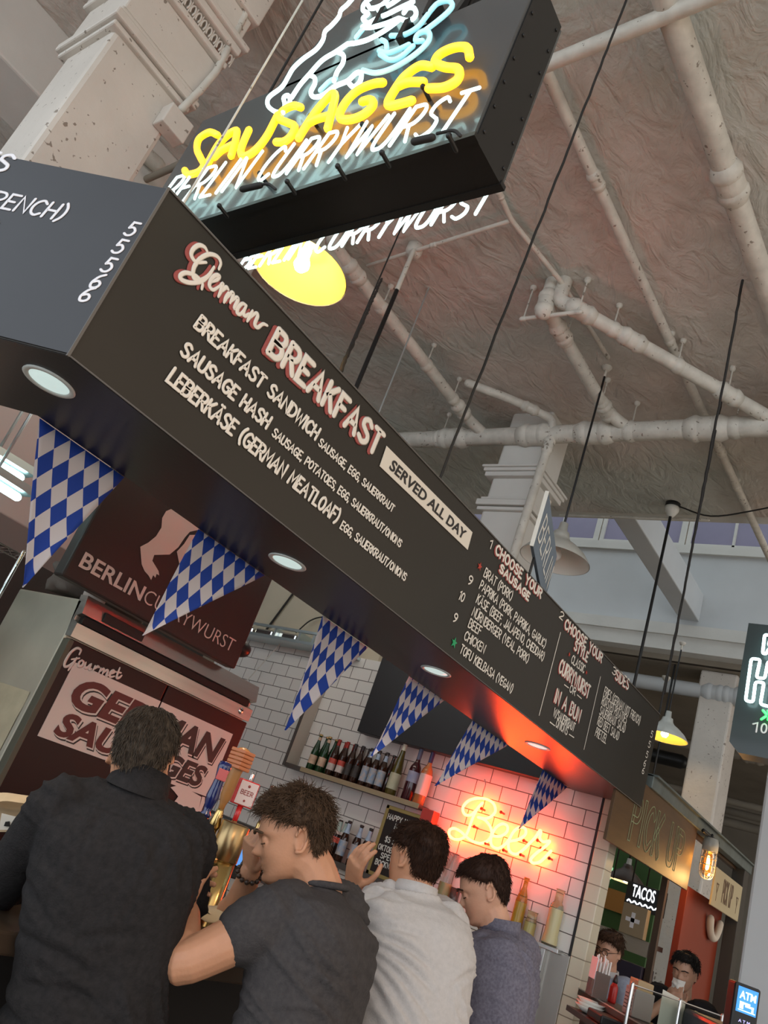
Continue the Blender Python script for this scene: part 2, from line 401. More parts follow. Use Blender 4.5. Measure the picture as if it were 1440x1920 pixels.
# light well past the ceiling's edge: far wall with a strip of windows
slab('trim_1', (XEND, -6, CEIL+.02), (XEND+.2, 13, 9.4), 'white_paint')
slab('wall_far', (XFAR, -6, 6.07), (XFAR+.2, 13, 7.52), 'wall_white')
slab('trim_2', (XFAR-.06, -6, 7.43), (XFAR+.12, 13, 7.58), 'white_paint')
slab('trim_3', (XFAR-.09, -6, 5.96), (XFAR+.3, 13, 6.15), 'white_paint')
slab('trim_4', (XFAR-.04, -6, 5.72), (XFAR+.4, 13, 5.96), 'white_paint')
mat('window_glass', (.17, .16, .22), .18, noise_amt=.35, noise_scale=.8, col2=(.10, .10, .15), emit=(.34, .31, .46), estr=.16)
for i in range(11):
    y0 = 10.2 - i*1.52
    fr = MB()
    fr.box((XFAR, y0-1.50, 7.55), (XFAR+.1, y0-1.40, 9.3)); fr.box((XFAR, y0-.07, 7.55), (XFAR+.1, y0, 9.3))
    fr.box((XFAR, y0-.77, 7.57), (XFAR+.08, y0-.73, 9.3)); fr.box((XFAR, y0-1.40, 7.57), (XFAR+.1, y0-.07, 7.64))
    f = struct(fr.obj('window_%d' % (i+1), 'white_paint'))
    g = MB().box((XFAR+.04, y0-1.40, 7.64), (XFAR+.06, y0-.07, 9.3)).obj('pane', 'window_glass', f)
slab('wall_clerestory', (XFAR+.1, -6, 9.3), (XFAR+.2, 13, 9.6), 'wall_white')
mat('skylight_glow', (.6, .65, .7), .3, emit=(.80, .92, 1.0), estr=.9)  # unseen glowing roof pane added to brighten the far wall and beams
slab('window_12', (XEND, -6, 9.4), (XFAR+.2, 13, 9.5), 'skylight_glow')
# beams bridging the light well at ceiling level
for j, y in enumerate((3.67, -2.2, 9.5)):
    struct(MB().box((XEND+.14, y, CEIL), (XFAR, y+.30, CEIL+.46), .015).obj('beam', 'wall_white'))
# low ceiling beyond
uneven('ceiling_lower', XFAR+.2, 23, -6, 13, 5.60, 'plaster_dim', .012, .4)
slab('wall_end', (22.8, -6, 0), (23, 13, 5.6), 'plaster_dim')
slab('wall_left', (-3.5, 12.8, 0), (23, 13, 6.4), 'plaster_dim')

# ------------------------------------------------------------------ columns (image-read coordinates, scaled about the eye by hall())
def column(x0, y0, w):
    mb = MB(); lo = hall((x0+.015, y0+.015, 0)); hi = hall((x0+w-.015, y0+w-.015, 0))
    mb.box((lo.x, lo.y, 0), (hi.x, hi.y, CEIL), .03)
    def band(za, zb, out, bev=.010):
        lo = hall((x0-out, y0-out, za)); hi = hall((x0+w+out, y0+w+out, zb)); mb.box(lo, hi, bev)
    return mb, band
mb, band = column(.63, 2.81, .40)          # near column, deep capital with a leaf frieze
for za, zb, o_ in ((3.99, 4.015, .012), (4.02, 4.06, .03), (4.065, 4.085, .02), (4.09, 4.30, .012), (4.30, 4.33, .04), (4.40, 4.44, .055), (4.44, 4.47, .075), (4.62, 5.0, .06), (4.47, 4.62, .035)):
    band(za, zb, o_)
for i in range(15):                                     # egg-and-dart frieze on the two faces in sight
    t = (i+.5)/15
    for c, d in ((hall((.58+.5*t, 2.81-.03, 4.365)), V((1, 0, 0))), (hall((.63-.03, 2.76+.5*t, 4.365)), V((0, 1, 0)))):
        mb.tube([c+d*.016*cos(a)+V((0, 0, .035*sin(a))) for a in [k*pi/4 for k in range(-1, 6)]], .007, 5)
        mb.tube([c+d*.023+V((0, 0, .04)), c+d*.023-V((0, 0, .04))], .0055, 5)
o = struct(mb.obj('column', 'column_paint'))
mb, band = column(4.63, 2.80, .40)
for za, zb, o_ in ((4.06, 4.09, .02), (4.10, 4.15, .035), (4.16, 4.18, .015), (4.36, 4.40, .035), (4.40, 4.43, .05), (4.43, 4.45, .065)):
    band(za, zb, o_)
struct(mb.obj('column', 'white_paint'))
mb = MB(); lo = hall((9.1, 2.27, 0)); hi = hall((9.55, 2.63, 0))
mb.box((lo.x, lo.y, 0), (hi.x, hi.y, 5.6), .03); mb.box((lo.x-.03, lo.y-.03, 5.30), (hi.x+.03, hi.y+.03, 5.6), .03)
struct(mb.obj('column', 'column_paint'))
mb = MB(); p = onX(1437, 1475, 6.4)
mb.box((6.4, p.y-1.4, 0), (7.0, p.y+.01, CEIL), .02)
struct(mb.obj('column', 'wall_white'))

# ------------------------------------------------------------------ the stall's tiled end wall
tile_m = mat_tile('tiles_white', (.74, .71, .66), (.10, .085, .075), .236, .1205, 'X', (0.0, -.092))
tile_w = mat_tile('tiles_wainscot', (.72, .66, .57), (.14, .10, .07), .236, .1205, 'X', (.06, -.01))
tile_p = mat_tile('tiles_post', (.70, .62, .46), (.30, .24, .17), .6, .1205, 'X', (.3, -.092), .25, 0.0)
struct(MB().box((XW, 2.255, 0), (XW+.12, 6.9, 3.08)).obj('wall_tile', tile_m))
struct(MB().box((XW-.06, 2.42, 0), (XW, 6.9, 1.28)).obj('wall_wainscot', tile_w))
struct(MB().box((XW-.015, 2.13, 0), (XW+.14, 2.235, 2.4), .006).obj('wall_post', tile_p))
struct(MB().box((XW-.006, 2.232, 0), (XW+.05, 2.256, 2.4)).obj('trim_5', 'black_paint'))
struct(MB().box((XW-.085, 2.30, 1.275), (XW+.005, 6.9, 1.305), .004).obj('trim_6', 'steel'))
mat('corner_steel', (.40, .37, .33), .32, metal=1.0, noise_amt=.15, noise_scale=4)
struct(MB().box((XW-.03, 2.232, 0), (XW+.0, 2.40, 1.29), .003).obj('trim_7', 'corner_steel'))
struct(MB().box((XW-.075, 2.395, 0), (XW-.02, 2.43, 1.28), .003).obj('trim_8', 'steel'))
mat('upper_cream', (.56, .50, .37), .7, noise_amt=.14, noise_scale=2.5, bump=.1, bump_scale=9)
struct(MB().box((XW+.01, 4.7, 3.08), (XW+.12, 9.8, 4.1)).obj('wall_upper', 'upper_cream'))
mat('kitchen_dark', (.05, .045, .04), .7, noise_amt=.3, noise_scale=2)
struct(MB().box((-1.5, 7.6, 0), (XW+.4, 7.75, 4.1)).obj('wall_back', 'kitchen_dark'))
# ------------------------------------------------------------------ menu board: a boxed soffit that turns the corner of the stall
A = V((.79, FY)); e = V((-.475, .88)).normalized(); nrm2 = V((-.88, -.475)).normalized()
Bq = V((5.885, FY)); Cq = V((5.885, 2.48)); Dq = V((1.02, 2.48)); Lx = 2.6
Eq = Dq + e*Lx; Fq = A + e*Lx
board = empty('menu_board', (A.x, A.y, SOF), 'long matt black boxed menu board with white hand lettering wrapping the stall corner', 'menu board')
foot = [A, Bq, Cq, Dq, Eq, Fq]
ZT = [2.985, 3.055, 3.055, 2.985, 3.0, 3.0]
mb = MB()
n = 6; vs_ = [(p.x, p.y, SOF) for p in foot] + [(p.x, p.y, z) for p, z in zip(foot, ZT)]
mb.add(vs_, [[5, 4, 3, 2, 1, 0]] + [[6, 7, 8, 9, 10, 11]] + [[i, (i+1) % n, (i+1) % n + n, i+n] for i in range(n)])
mb.obj('box', 'board_black', board)
mb = MB().prism([(p.x*.9995+.001, p.y+(.004 if p.y < 2 else -.004), SOF-.0015) for p in foot], (0, 0, .0012)); mb.obj('soffit', mat('soffit_black', (.016, .013, .013), .36, bump=.02, bump_scale=60), board)
mat('board_black_daylit', (.040, .041, .046), .5, noise_amt=.1, noise_scale=4)  # the board's black with cool daylight put into its colour
mb = MB(); a3 = V((A.x, A.y, SOF+.004)); b3 = V((Fq.x, Fq.y, SOF+.004)); o3 = V((nrm2.x, nrm2.y, 0))*.004
mb.prism([a3, b3, V((Fq.x, Fq.y, 2.996)), V((A.x, A.y, 2.981))], o3); mb.obj('end_panel', 'board_black_daylit', board)
mb = MB()                                                           # thin pale edge strips where the panels meet
mb.box((A.x-.004, FY-.006, SOF-.004), (A.x+.004, FY+.002, 2.985))
edge = mat('board_edge', (.12, .11, .10), .6)
mb.tube([(A.x, FY-.003, 2.987), (Bq.x, FY-.003, 3.057)], .004, 5); mb.tube([(A.x, FY-.003, SOF), (Bq.x, FY-.003, SOF)], .003, 5)
mb.obj('edge_strip', edge, board)

NF = V((0, -1, 0)); UZ = V((0, 0, 1))
def fp(x, y): p = onY(x, y, FY-.002); return p
def fline(txt, a, b, top, wt, gap=.2, name='menu_line', m='lettering_white', slant=0.12, shadow=None, fat=None, flat=.12):
    p0 = fp(*a); p1 = fp(*b); h = (fp(*top)-p0); ex = (p1-p0).normalized(); hh = h.z - (h.x*ex.z/ex.x)
    up = V((-ex.z, 0, ex.x))
    wt = wt*(.80 if shadow else .68)
    if shadow:
        mb = MB(); letter(mb, txt, p0, p1, up, hh, wt*1.12, NF, gap, slant, .06, 6, (-shadow[0], -shadow[1]))
        mb.obj(name+'_shadow', 'lettering_red', board)
    mb = MB(); letter(mb, txt, p0 + NF*.0012, p1 + NF*.0012, up, hh, wt, NF, gap, slant, flat)
    return mb.obj(name, m, board)

# "German" in script, traced on the board
def script(strokes, wt, name='script_heading', shadow=(.012, .008), thin=None, flat=.12):
    for mname, off, w_ in (('lettering_red', shadow, 1.15), ('lettering_white', (0, 0), 1.0)):
        mb = MB()
        for st in strokes:
            P = smooth_pts([fp(280+x/2.25, 430+y/2.25) for x, y in st], False, 6)
            mb.tube([p + V((-off[0], -(.0004 if off[0] else .0018), -off[1])) for p in P], [wt*w_*(.62+.38*sin(pi*i/(len(P)-1))) for i in range(len(P))], 6, True, NF, flat)
        mb.obj(name + ('_shadow' if off[0] else ''), mname, board)
script([
 [(244, 96), (232, 76), (208, 68), (184, 84), (176, 110), (196, 138), (238, 140)],
 [(292, 168), (300, 142), (286, 116), (252, 106), (214, 124), (188, 160), (184, 200), (206, 216), (244, 198), (272, 160)],
 [(272, 160), (250, 196), (216, 222), (170, 226), (136, 214), (130, 196), (154, 184), (196, 198), (222, 228), (220, 252)],
 [(258, 222), (284, 214), (294, 200), (282, 194), (264, 206), (252, 236), (268, 256), (296, 240)],
 [(296, 240), (308, 232), (300, 262), (290, 284)], [(304, 262), (322, 246), (332, 254)],
 [(332, 268), (322, 290), (314, 308)], [(326, 290), (346, 268), (352, 280), (340, 310)], [(344, 304), (366, 288), (372, 300), (358, 332), (372, 338)],
 [(408, 322), (392, 314), (374, 330), (370, 352), (384, 358), (404, 332)], [(408, 322), (396, 352), (404, 366), (420, 356)],
 [(434, 344), (424, 366), (412, 388)], [(426, 372), (448, 354), (456, 366), (444, 400), (456, 414), (478, 400), (496, 406)],
], .0085)

# block heading
p0 = fp(700, 661); p1 = fp(700, 855)
fline('BREAKFAST', (502, 660), (704, 853), (526, 622), .0165, .24, 'block_heading', 'lettering_white', .05, (.014, .008))
mb = MB(); q = [fp(724, 836), fp(885, 998), fp(876, 1031), fp(711, 874)]
mb.prism([p+NF*.001 for p in q], NF*.002); mb.obj('served_panel', 'label_cream', board)
ex = (q[2]-q[3]); h_ = (q[0]-q[3]).length
pa = q[3] + ex*.07 + UZ*h_*.24; pb = q[3] + ex*.93 + UZ*h_*.24
mb = MB(); type_on(mb, 'SERVED ALL DAY', pa+NF*.0045, pb+NF*.0045, UZ, h_*.52, NF, .001, .12, .022); mb.obj('served_lettering', 'lettering_black', board)

T = .0066
fline('BREAKFAST SANDWICH', (364, 613), (590, 824), (378, 592), .0092, .2)
fline('SAUSAGE, EGG, SAUERKRAUT', (596, 834), (735, 960), (602, 822), .0056, .2)
fline('SAUSAGE HASH', (337, 663), (498, 803), (351, 642), .0092, .2)
fline('SAUSAGE, POTATOES, EGG, SAUERKRAUT/ONIONS', (509, 816), (749, 1026), (514, 801), .0056, .2)
fline('LEBERKÄSE (GERMAN MEATLOAF)', (312, 714), (629, 980), (326, 689), .0092, .2)
fline('EGG, SAUERKRAUT/ONIONS', (637, 990), (758, 1089), (643, 977), .0056, .2)
S_ = .005
fline('1', (916, 1026), (920, 1029), (922, 1013), .006, .2, 'list_number')
fline('CHOOSE YOUR', (928, 1037), (1013, 1121), (935, 1023), .0088, .24, 'list_heading', 'lettering_white', .0, (.008, .005))
fline('SAUSAGE', (936, 1071), (990, 1126), (941, 1059), .0088, .24, 'list_heading', 'lettering_white', .0, (.008, .005))
for t_, a, b in (('BRAT (PORK)', (906, 1080), (957, 1126)), ('PAPRIKA (PORK, PAPRIKA, GARLIC)', (898, 1103), (1020, 1215)), ('KÄSE (BEEF, JALAPENO, CHEDDAR)', (892, 1129), (1017, 1239)),
                 ('NÜRNBERGER (VEAL, PORK)', (884, 1153), (988, 1243)), ('BEEF', (877, 1175), (899, 1191)), ('CHICKEN', (869, 1198), (906, 1225)), ('TOFU KIELBASA (VEGAN)', (861, 1223), (958, 1299))):
    fline(t_, a, b, (a[0]+6, a[1]-14.5), .0058, .2)
for t_, a, b in (('9', (876, 1093), (882, 1098)), ('10', (859, 1122), (867, 1129)), ('9', (848, 1163), (853, 1168))):
    fline(t_, a, b, (a[0]+6, a[1]-14), .006, .2, 'price')
def star(c, r, m, n_='star'):
    mb = MB(); P = [fp(*c) + V((cos(pi/2+k*pi/5), 0, sin(pi/2+k*pi/5)))*(r if k % 2 == 0 else r*.42) for k in range(10)]
    mb.prism([p+NF*.001 for p in P], NF*.002); mb.obj(n_, m, board)
mat('star_red', (.45, .05, .03), .6); mat('star_green', (.02, .32, .12), .6)
star((899, 1062), .021, 'star_red'); star((851, 1205), .026, 'star_green'); star((1067, 1227), .014, 'star_red'); star((1099, 1261), .014, 'star_red')
fline('2', (1048, 1157), (1054, 1163), (1053, 1146), .006, .2, 'list_number')
fline('CHOOSE YOUR', (1058, 1177), (1127, 1242), (1064, 1162), .0088, .24, 'list_heading', 'lettering_white', 0, (.008, .005))
fline('STYLE', (1076, 1217), (1100, 1241), (1082, 1203), .0088, .24, 'list_heading', 'lettering_white', 0, (.008, .005))
fline('CLASSIC', (1070, 1242), (1094, 1262), (1075, 1229), .0062, .2)
fline('CURRYWURST', (1047, 1259), (1102, 1309), (1055, 1238), .009, .24, 'list_heading', 'lettering_white', 0, (.008, .005))
fline('OR', (1067, 1296), (1077, 1304), (1071, 1284), .006, .2); 
fline('-', (1056, 1290), (1064, 1296), (1061, 1278), .005, .2, 'dash'); fline('-', (1080, 1309), (1088, 1316), (1085, 1297), .005, .2, 'dash')
fline('IN A BUN', (1039, 1315), (1085, 1354), (1047, 1294), .009, .24, 'list_heading', 'lettering_white', 0, (.008, .005))
fline('W/SAUERKRAUT', (1036, 1342), (1075, 1371), (1041, 1328), .0056, .2)
fline('ONIONS', (1041, 1362), (1062, 1378), (1046, 1349), .0056, .2)
fline('-', (1029, 1360), (1038, 1367), (1034, 1348), .005, .2, 'dash'); fline('-', (1065, 1383), (1074, 1389), (1070, 1371), .005, .2, 'dash')
for a, b in (((1051, 1186), (1011, 1341)), ((1126, 1269), (1095, 1405))):
    mb = MB().tube([fp(*a), fp(*b)], .0035, 6, True, NF, .2); mb.obj('divider_line', 'lettering_white', board)
fline('3', (1147, 1262), (1153, 1267), (1151, 1250), .006, .2, 'list_number')
fline('SIDES', (1153, 1273), (1177, 1293), (1158, 1256), .0088, .24, 'list_heading', 'lettering_white', 0, (.008, .005))
for t_, a, b in (('FRIES (GERMAN NOT FRENCH)', (1131, 1303), (1198, 1359)), ('ROASTED POTATOES', (1127, 1320), (1173, 1357)), ('SAUERKRAUT SALAD', (1123, 1339), (1170, 1374)), ('RED BEET SALAD', (1119, 1358), (1158, 1388)), ('PRETZEL', (1115, 1379), (1135, 1394))):
    fline(t_, a, b, (a[0]+5, a[1]-14.5), .0054, .2)
for t_, c in (('5', (1219, 1381)), ('5', (1214.5, 1400)), ('5', (1210, 1419)), ('6', (1206, 1435)), ('6', (1203, 1449))):
    fline(t_, c, (c[0]+3.2, c[1]+2.6), (c[0]+4, c[1]-10), .005, .2, 'price')
# the same list on the short end round the corner
def ep(x, y):
    d = ray(x, y); c = V((A.x, A.y, 0)) + V((nrm2.x, nrm2.y, 0))*.005; N = V((nrm2.x, nrm2.y, 0))
    return EYE + d*((c-EYE).dot(N)/d.dot(N))
E3 = V((-e.x, -e.y, 0)); N3 = V((nrm2.x, nrm2.y, 0))
mat('lettering_cold', (.80, .78, .80), .6)  # end lettering: the same cool daylight put into the white
def eline(txt, end, length, h, wt, name='menu_line'):
    p1 = ep(*end); mb = MB(); letter(mb, txt, p1-E3*length, p1, UZ, h, wt*.75, N3, .2, .14, .12); mb.obj(name, 'lettering_cold', board)
eline('FRIES (GERMAN NOT FRENCH)', (111, 413), 1.06, .058, .0068)
eline('3 SIDES', (6, 322), .34, .07, .0095, 'list_heading')
eline('ROASTED POTATOES', (-22, 440), .72, .058, .0068)
for t_, c in (('5', (238, 441)), ('5', (215, 474)), ('5', (194, 509)), ('6', (173, 539)), ('6', (153, 564))):
    eline(t_, (c[0]+8, c[1]+2), .026, .05, .0062, 'price')

# cable drops holding the board, each of them a rope or rod of its own
def cable(a, b, r, label, m='rope_black', name='suspension_cable', twist=True, group=None):
    mb = MB(); a = V(a); b = V(b)
    if twist:
        L_ = (b-a).length; n_ = int(L_/.06)
        mb.tube([a.lerp(b, i/n_) + V((random.uniform(-1, 1), random.uniform(-1, 1), 0))*r*.35 for i in range(n_+1)], r, 6)
    else: mb.tube([a, b], r, 8)
    return tag(mb.obj(name, m), label, 'cable', group)
b_ = onY(824, 896, FY+.06)
cable(V((b_.x, b_.y, 3.03)), onZ(1214, -100, CEIL), .007, 'black twisted cable dropping from the ceiling to the menu board above the word breakfast')
b_ = onY(1236, 1338, FY+.1)
cable((b_.x, b_.y, 3.05), (b_.x, b_.y, CEIL), .008, 'black twisted cable dropping from the ceiling to the far end of the menu board')
b_ = onY(366, 344, FY+.05)
cable((b_.x, b_.y, 2.96), (b_.x, b_.y, CEIL), .004, 'thin grey wire running up past the yellow neon letters to the ceiling', 'pipe_paint', 'support_wire', False)
b_ = onY(640, 690, FY+.12)
cable((b_.x, b_.y, 2.96), onZ(716, 523, 5.6), .010, 'black beaded chain hanging from the pipe bracket beside the yellow lamp')

# ------------------------------------------------------------------ recessed downlights
lens_m = emis('downlight_lens', (.80, 1.0, .95), .62, (.3, .32, .32))
trim_m = mat('downlight_trim', (.62, .66, .64), .35)
spots = [(.875, 2.175), (2.035, 2.20), (3.24, 2.19), (4.52, 2.18)]
names_ = ['round recessed downlight under the bluish short end of the menu board', 'round recessed downlight under the board, second from the near corner',
          'round recessed downlight under the board above the fourth pennant', 'round recessed downlight in the red lit stretch of the soffit']
for (x, y), lb in zip(spots, names_):
    t = empty('recessed_downlight', (x, y, SOF), lb, 'downlight', 'recessed downlights in the soffit')
    MB().lathe([(.078, -.0005), (.080, -.004), (.076, -.007), (.064, -.006), (.060, -.002), (.060, .0)], 32, Matrix.Translation((x, y, SOF)), False).obj('trim_ring', trim_m, t)
    MB().lathe([(.0005, -.0016), (.062, -.0016), (.062, -.003), (.03, -.0045), (.0005, -.005)], 32, Matrix.Translation((x, y, SOF)), False).obj('lens', lens_m, t)
    l = bpy.data.lights.new('downlight', 'SPOT'); l.energy = 16; l.color = (1, .84, .64); l.spot_size = radians(105); l.spot_blend = .8; l.shadow_soft_size = .05
    lo = bpy.data.objects.new('downlight', l); COL.objects.link(lo); lo.location = (x, y, SOF-.02); lo['kind'] = 'helper'

# ------------------------------------------------------------------ bavarian pennants
def mat_lozenge():
    m = bpy.data.materials.new('lozenge_cloth'); m.use_nodes = True; nt = m.node_tree; L = nt.links.new; b = nt.nodes['Principled BSDF']
    uv = nt.nodes.new('ShaderNodeUVMap'); sp = nt.nodes.new('ShaderNodeSeparateXYZ'); L(uv.outputs[0], sp.inputs[0])
    def mth(op, a, b_=None, v=None):
        n_ = nt.nodes.new('ShaderNodeMath'); n_.operation = op; L(a, n_.inputs[0])
        if b_ is not None: L(b_, n_.inputs[1])
        elif v is not None: n_.inputs[1].default_value = v
        return n_.outputs[0]
    s = mth('ADD', sp.outputs[0], sp.outputs[1]); d = mth('SUBTRACT', sp.outputs[0], sp.outputs[1])
    fs_ = mth('FLOOR', s); fd = mth('FLOOR', d); t = mth('ADD', fs_, fd); t = mth('ADD', t, None, 400.0); t = mth('MODULO', t, None, 2.0)
    mx = nt.nodes.new('ShaderNodeMix'); mx.data_type = 'RGBA'; L(mth('GREATER_THAN', t, None, .5), mx.inputs['Factor'])
    mx.inputs['A'].default_value = (.010, .055, .36, 1); mx.inputs['B'].default_value = (.66, .62, .63, 1)
    L(mx.outputs['Result'], b.inputs['Base Color']); b.inputs['Roughness'].default_value = .75
    # thin cloth: some light comes through
    tr = nt.nodes.new('ShaderNodeBsdfTranslucent'); L(mx.outputs['Result'], tr.inputs[0]); ms = nt.nodes.new('ShaderNodeMixShader'); ms.inputs[0].default_value = .25
    L(b.outputs[0], ms.inputs[1]); L(tr.outputs[0], ms.inputs[2]); L(ms.outputs[0], nt.nodes['Material Output'].inputs[0])
    return m
loz = mat_lozenge()
pens = [((75, 785), (237, 890), (45, 1102)), ((370, 1000), (497, 1080), (270, 1192)), ((605, 1158), (692, 1212), (537, 1370)),
        ((768, 1270), (834, 1313), (697, 1420)), ((885, 1360), (955, 1392), (818, 1474)), ((1018, 1448), (1065, 1475), (975, 1555))]
plab = ['blue and white lozenge pennant nearest the board corner, beside the wire shelf', 'blue and white lozenge pennant partly covering the black bear sign',
        'blue and white lozenge pennant in front of the tiled niche, its lower edge nicked', 'blue and white lozenge pennant over the upper row of beer bottles',
        'blue and white lozenge pennant beside the rosé wine bottle', 'narrow blue and white lozenge pennant drooping in front of the red neon word']
for i, ((a, b, c), lb) in enumerate(zip(pens, plab)):
    yy = 2.482
    pa = onY(*a, yy); pb = onY(*b, yy); pc = onY(*c, yy+.0)
    pa.z = pb.z = SOF - .001
    N = 14; vs_ = []; fs = []; uv = []; ph = random.random()*6
    for r in range(N+1):
        t = r/N
        for k in range(N+1):
            s = k/N; p = pa.lerp(pc, t).lerp(pb.lerp(pc, t), s)
            off = (.022*sin(s*pi)*sin(t*pi*.9) + .010*sin(5*s+3*t+ph)*t*(1-t)*2)
            vs_.append(V((p.x, p.y+off+.004, p.z)))
            lx = (p.x-pa.x)/.0635 + .3*i; lz = (p.z-pa.z)/.115 + .2*i
            uv.append((lx, lz))
    for r in range(N):
        for k in range(N): fs.append([r*(N+1)+k, (r+1)*(N+1)+k, (r+1)*(N+1)+k+1, r*(N+1)+k+1])
    back = len(vs_); vs_ += [p+V((0, .0022, 0)) for p in vs_]; uv += uv[:back]
    fs += [[j+back for j in f[::-1]] for f in fs]
    nn = N+1
    per = [(k, k+1) for k in range(N)] + [(r*nn+N, (r+1)*nn+N) for r in range(N)] + [((r+1)*nn, r*nn) for r in range(N)]
    fs += [[x, y, y+back, x+back] for x, y in per]
    mb = MB(); mb.add(vs_, fs, True); o = mb.obj('pennant', loz)
    ul = o.data.uv_layers.new(name='UVMap')
    for lp in o.data.loops: ul.data[lp.index].uv = uv[lp.vertex_index]
    tag(o, lb, 'pennant', 'lozenge pennants along the soffit')
# ------------------------------------------------------------------ the hanging neon sausage sign
X0, X1, YR, YL, ZB, ZTOP = 1.08, 1.265, 1.135, 2.72, 3.245, 3.955
neon = empty('neon_sign', (X0, YR, ZB), 'black hanging box sign with yellow and white neon lettering and a bear outline', 'neon sign')
sheet_m = mat('sign_sheet', (.055, .062, .066), .22, spec=.6, noise_amt=.2, noise_scale=5, coat=.4)
mb = MB().box((X0+.012, YR, ZB), (X1-.012, YL, ZTOP)); mb.obj('housing', 'black_metal', neon)
for nm, xa, xb in (('face_panel', X0, X0+.012), ('back_panel', X1-.012, X1)):
    mb = MB(); tp = lambda x, y: onX(x, y, X0)
    mb.box((xa, YR+.004, ZB+.004), (xb, YL-.004, ZTOP-.004))
    # cut-out behind the bear and the plate rises over the box
    out = [tp(521, 161), tp(553, 112), tp(585, 92), tp(608, 62), tp(640, 34), tp(673, 17), tp(690, -50), tp(700, -190), tp(880, -170), tp(905, -60), tp(850, 20), tp(838, 32)]
    out = [V((xa, p.y, p.z)) for p in out] + [V((xa, tp(838, 32).y, ZTOP-.02)), V((xa, tp(521, 161).y, ZTOP-.02))]
    mb.prism(out, (xb-xa, 0, 0)); mb.obj(nm, sheet_m, neon)
mb = MB()
for k in range(7):
    for xx in (X0+.03, X1-.03):
        z = ZB+.05+k*.103; mb.ball((xx, YR-.002, z), (.006, .004, .006), 8)
mb.obj('rivets', 'black_metal', neon)
mb = MB().box((X0-.004, YR-.004, ZB-.004), (X0+.022, YL, ZB+.012)).box((X1-.022, YR-.004, ZB-.004), (X1+.004, YL, ZB+.012))
mb.obj('bottom_rim', 'black_metal', neon)

y_neon = emis('neon_yellow', (1.0, .42, .004), 2.6, (.9, .6, .1))
w_neon = emis('neon_white', (.62, 1.0, .97), 2.6, (.9, .95, .95))
c_neon = emis('neon_cyan', (.20, .62, .72), .9, (.6, .9, .95))
XN = X0-.045
def sp_(x, y): return onX(x, y, XN)
def zt(x, y): return sp_(300+x/1.846, y/1.846)
def z2(x, y): return sp_(460+x/3.13, y/3.13)
NX = V((-1, 0, 0))
def neon_tube(strokes, r, name, m, conv, smooth=True):
    mb = MB()
    for st in strokes:
        P = [conv(*p) for p in st]
        if smooth: P = smooth_pts(P, False, 6)
        mb.tube(P, r, 10)
    return mb.obj(name, m, neon)
# SAUSAGES, one bent tube per letter
sa = [
 [[(200, 468), (172, 458), (136, 480), (128, 515), (140, 545), (152, 572), (132, 596), (96, 604), (86, 590)]],
 [[(168, 562), (200, 505), (232, 470), (262, 452), (266, 462), (258, 500), (246, 540)], [(188, 545), (215, 520), (250, 502)]],
 [[(308, 450), (292, 485), (280, 520), (286, 540), (312, 534), (345, 505), (372, 468), (392, 430), (408, 398)]],
 [[(488, 372), (462, 366), (425, 384), (412, 410), (440, 424), (466, 438), (456, 468), (430, 490), (402, 492)]],
 [[(480, 478), (510, 430), (545, 380), (592, 328), (606, 332), (596, 380), (580, 445)], [(512, 428), (545, 412), (588, 400)]],
 [[(772, 286), (740, 290), (690, 310), (650, 345), (624, 388), (628, 412), (668, 412), (712, 392), (738, 362), (728, 346), (700, 352)]],
 [[(942, 232), (900, 228), (850, 262), (820, 300), (790, 352), (796, 366), (830, 360), (872, 348)], [(820, 300), (860, 285), (912, 284)]],
 [[(1072, 198), (1062, 166), (1020, 165), (972, 186), (952, 215), (985, 232), (1032, 240), (1030, 276), (985, 302), (930, 306)]],
]
for st in sa: neon_tube(st, .0135, 'yellow_letter', y_neon, zt)
# BERLIN CURRYWURST in white
def neon_word(txt, bl, br, tl, r, name, gap=.22, slant=.25, m=None):
    p0 = zt(*bl); p1 = zt(*br); h = (zt(*tl)-p0).z; st, w = layout(txt, gap); ex = (p1-p0)/w
    mb = MB(); u = V((0, 0, h))
    for s_ in st: mb.tube([p0 + ex*(p.x + slant*p.y*h/ex.length) + u*p.y + V((0, 0, 0)) for p in s_], r, 8)
    return mb.obj(name, m or w_neon, neon)
neon_word('BERLIN', (-28, 728), (262, 650), (-28, 645), .0052, 'white_word')
neon_word('CURRYWURST', (322, 632), (1010, 446), (322, 545), .0052, 'white_word')
# bear and plate
bear = [[(655, -40), (600, 25), (562, 60), (548, 100), (505, 150), (468, 185), (455, 235), (415, 290), (340, 345), (282, 400), (252, 450), (215, 510), (150, 560), (130, 590), (136, 625), (175, 655), (222, 662)],
 [(222, 650), (232, 615), (225, 575), (250, 560), (262, 590), (245, 625)], [(272, 572), (320, 500), (372, 440), (450, 355), (530, 305), (600, 258)],
 [(372, 440), (405, 455), (408, 490), (385, 540), (400, 568), (450, 560), (530, 505), (600, 475), (650, 430), (680, 432), (672, 480), (635, 510), (600, 480)],
 [(540, 305), (575, 325), (572, 370), (540, 420), (520, 475)], [(600, 258), (650, 252), (720, 232), (800, 190), (860, 150), (900, 118)],
 [(985, 10), (900, 50), (840, 80), (770, 110), (700, 150), (690, 160), (740, 160), (820, 140), (900, 108)], [(900, 108), (960, 122), (1000, 90), (992, 50), (955, 45), (930, 75)],
 [(760, -30), (700, 20), (690, 60), (720, 80), (690, 110), (720, 140)], [(780, 60), (860, 20), (930, -30)], [(720, 30), (740, 50), (800, 30), (850, -20)]]
neon_tube(bear, .008, 'bear_outline', w_neon, z2)
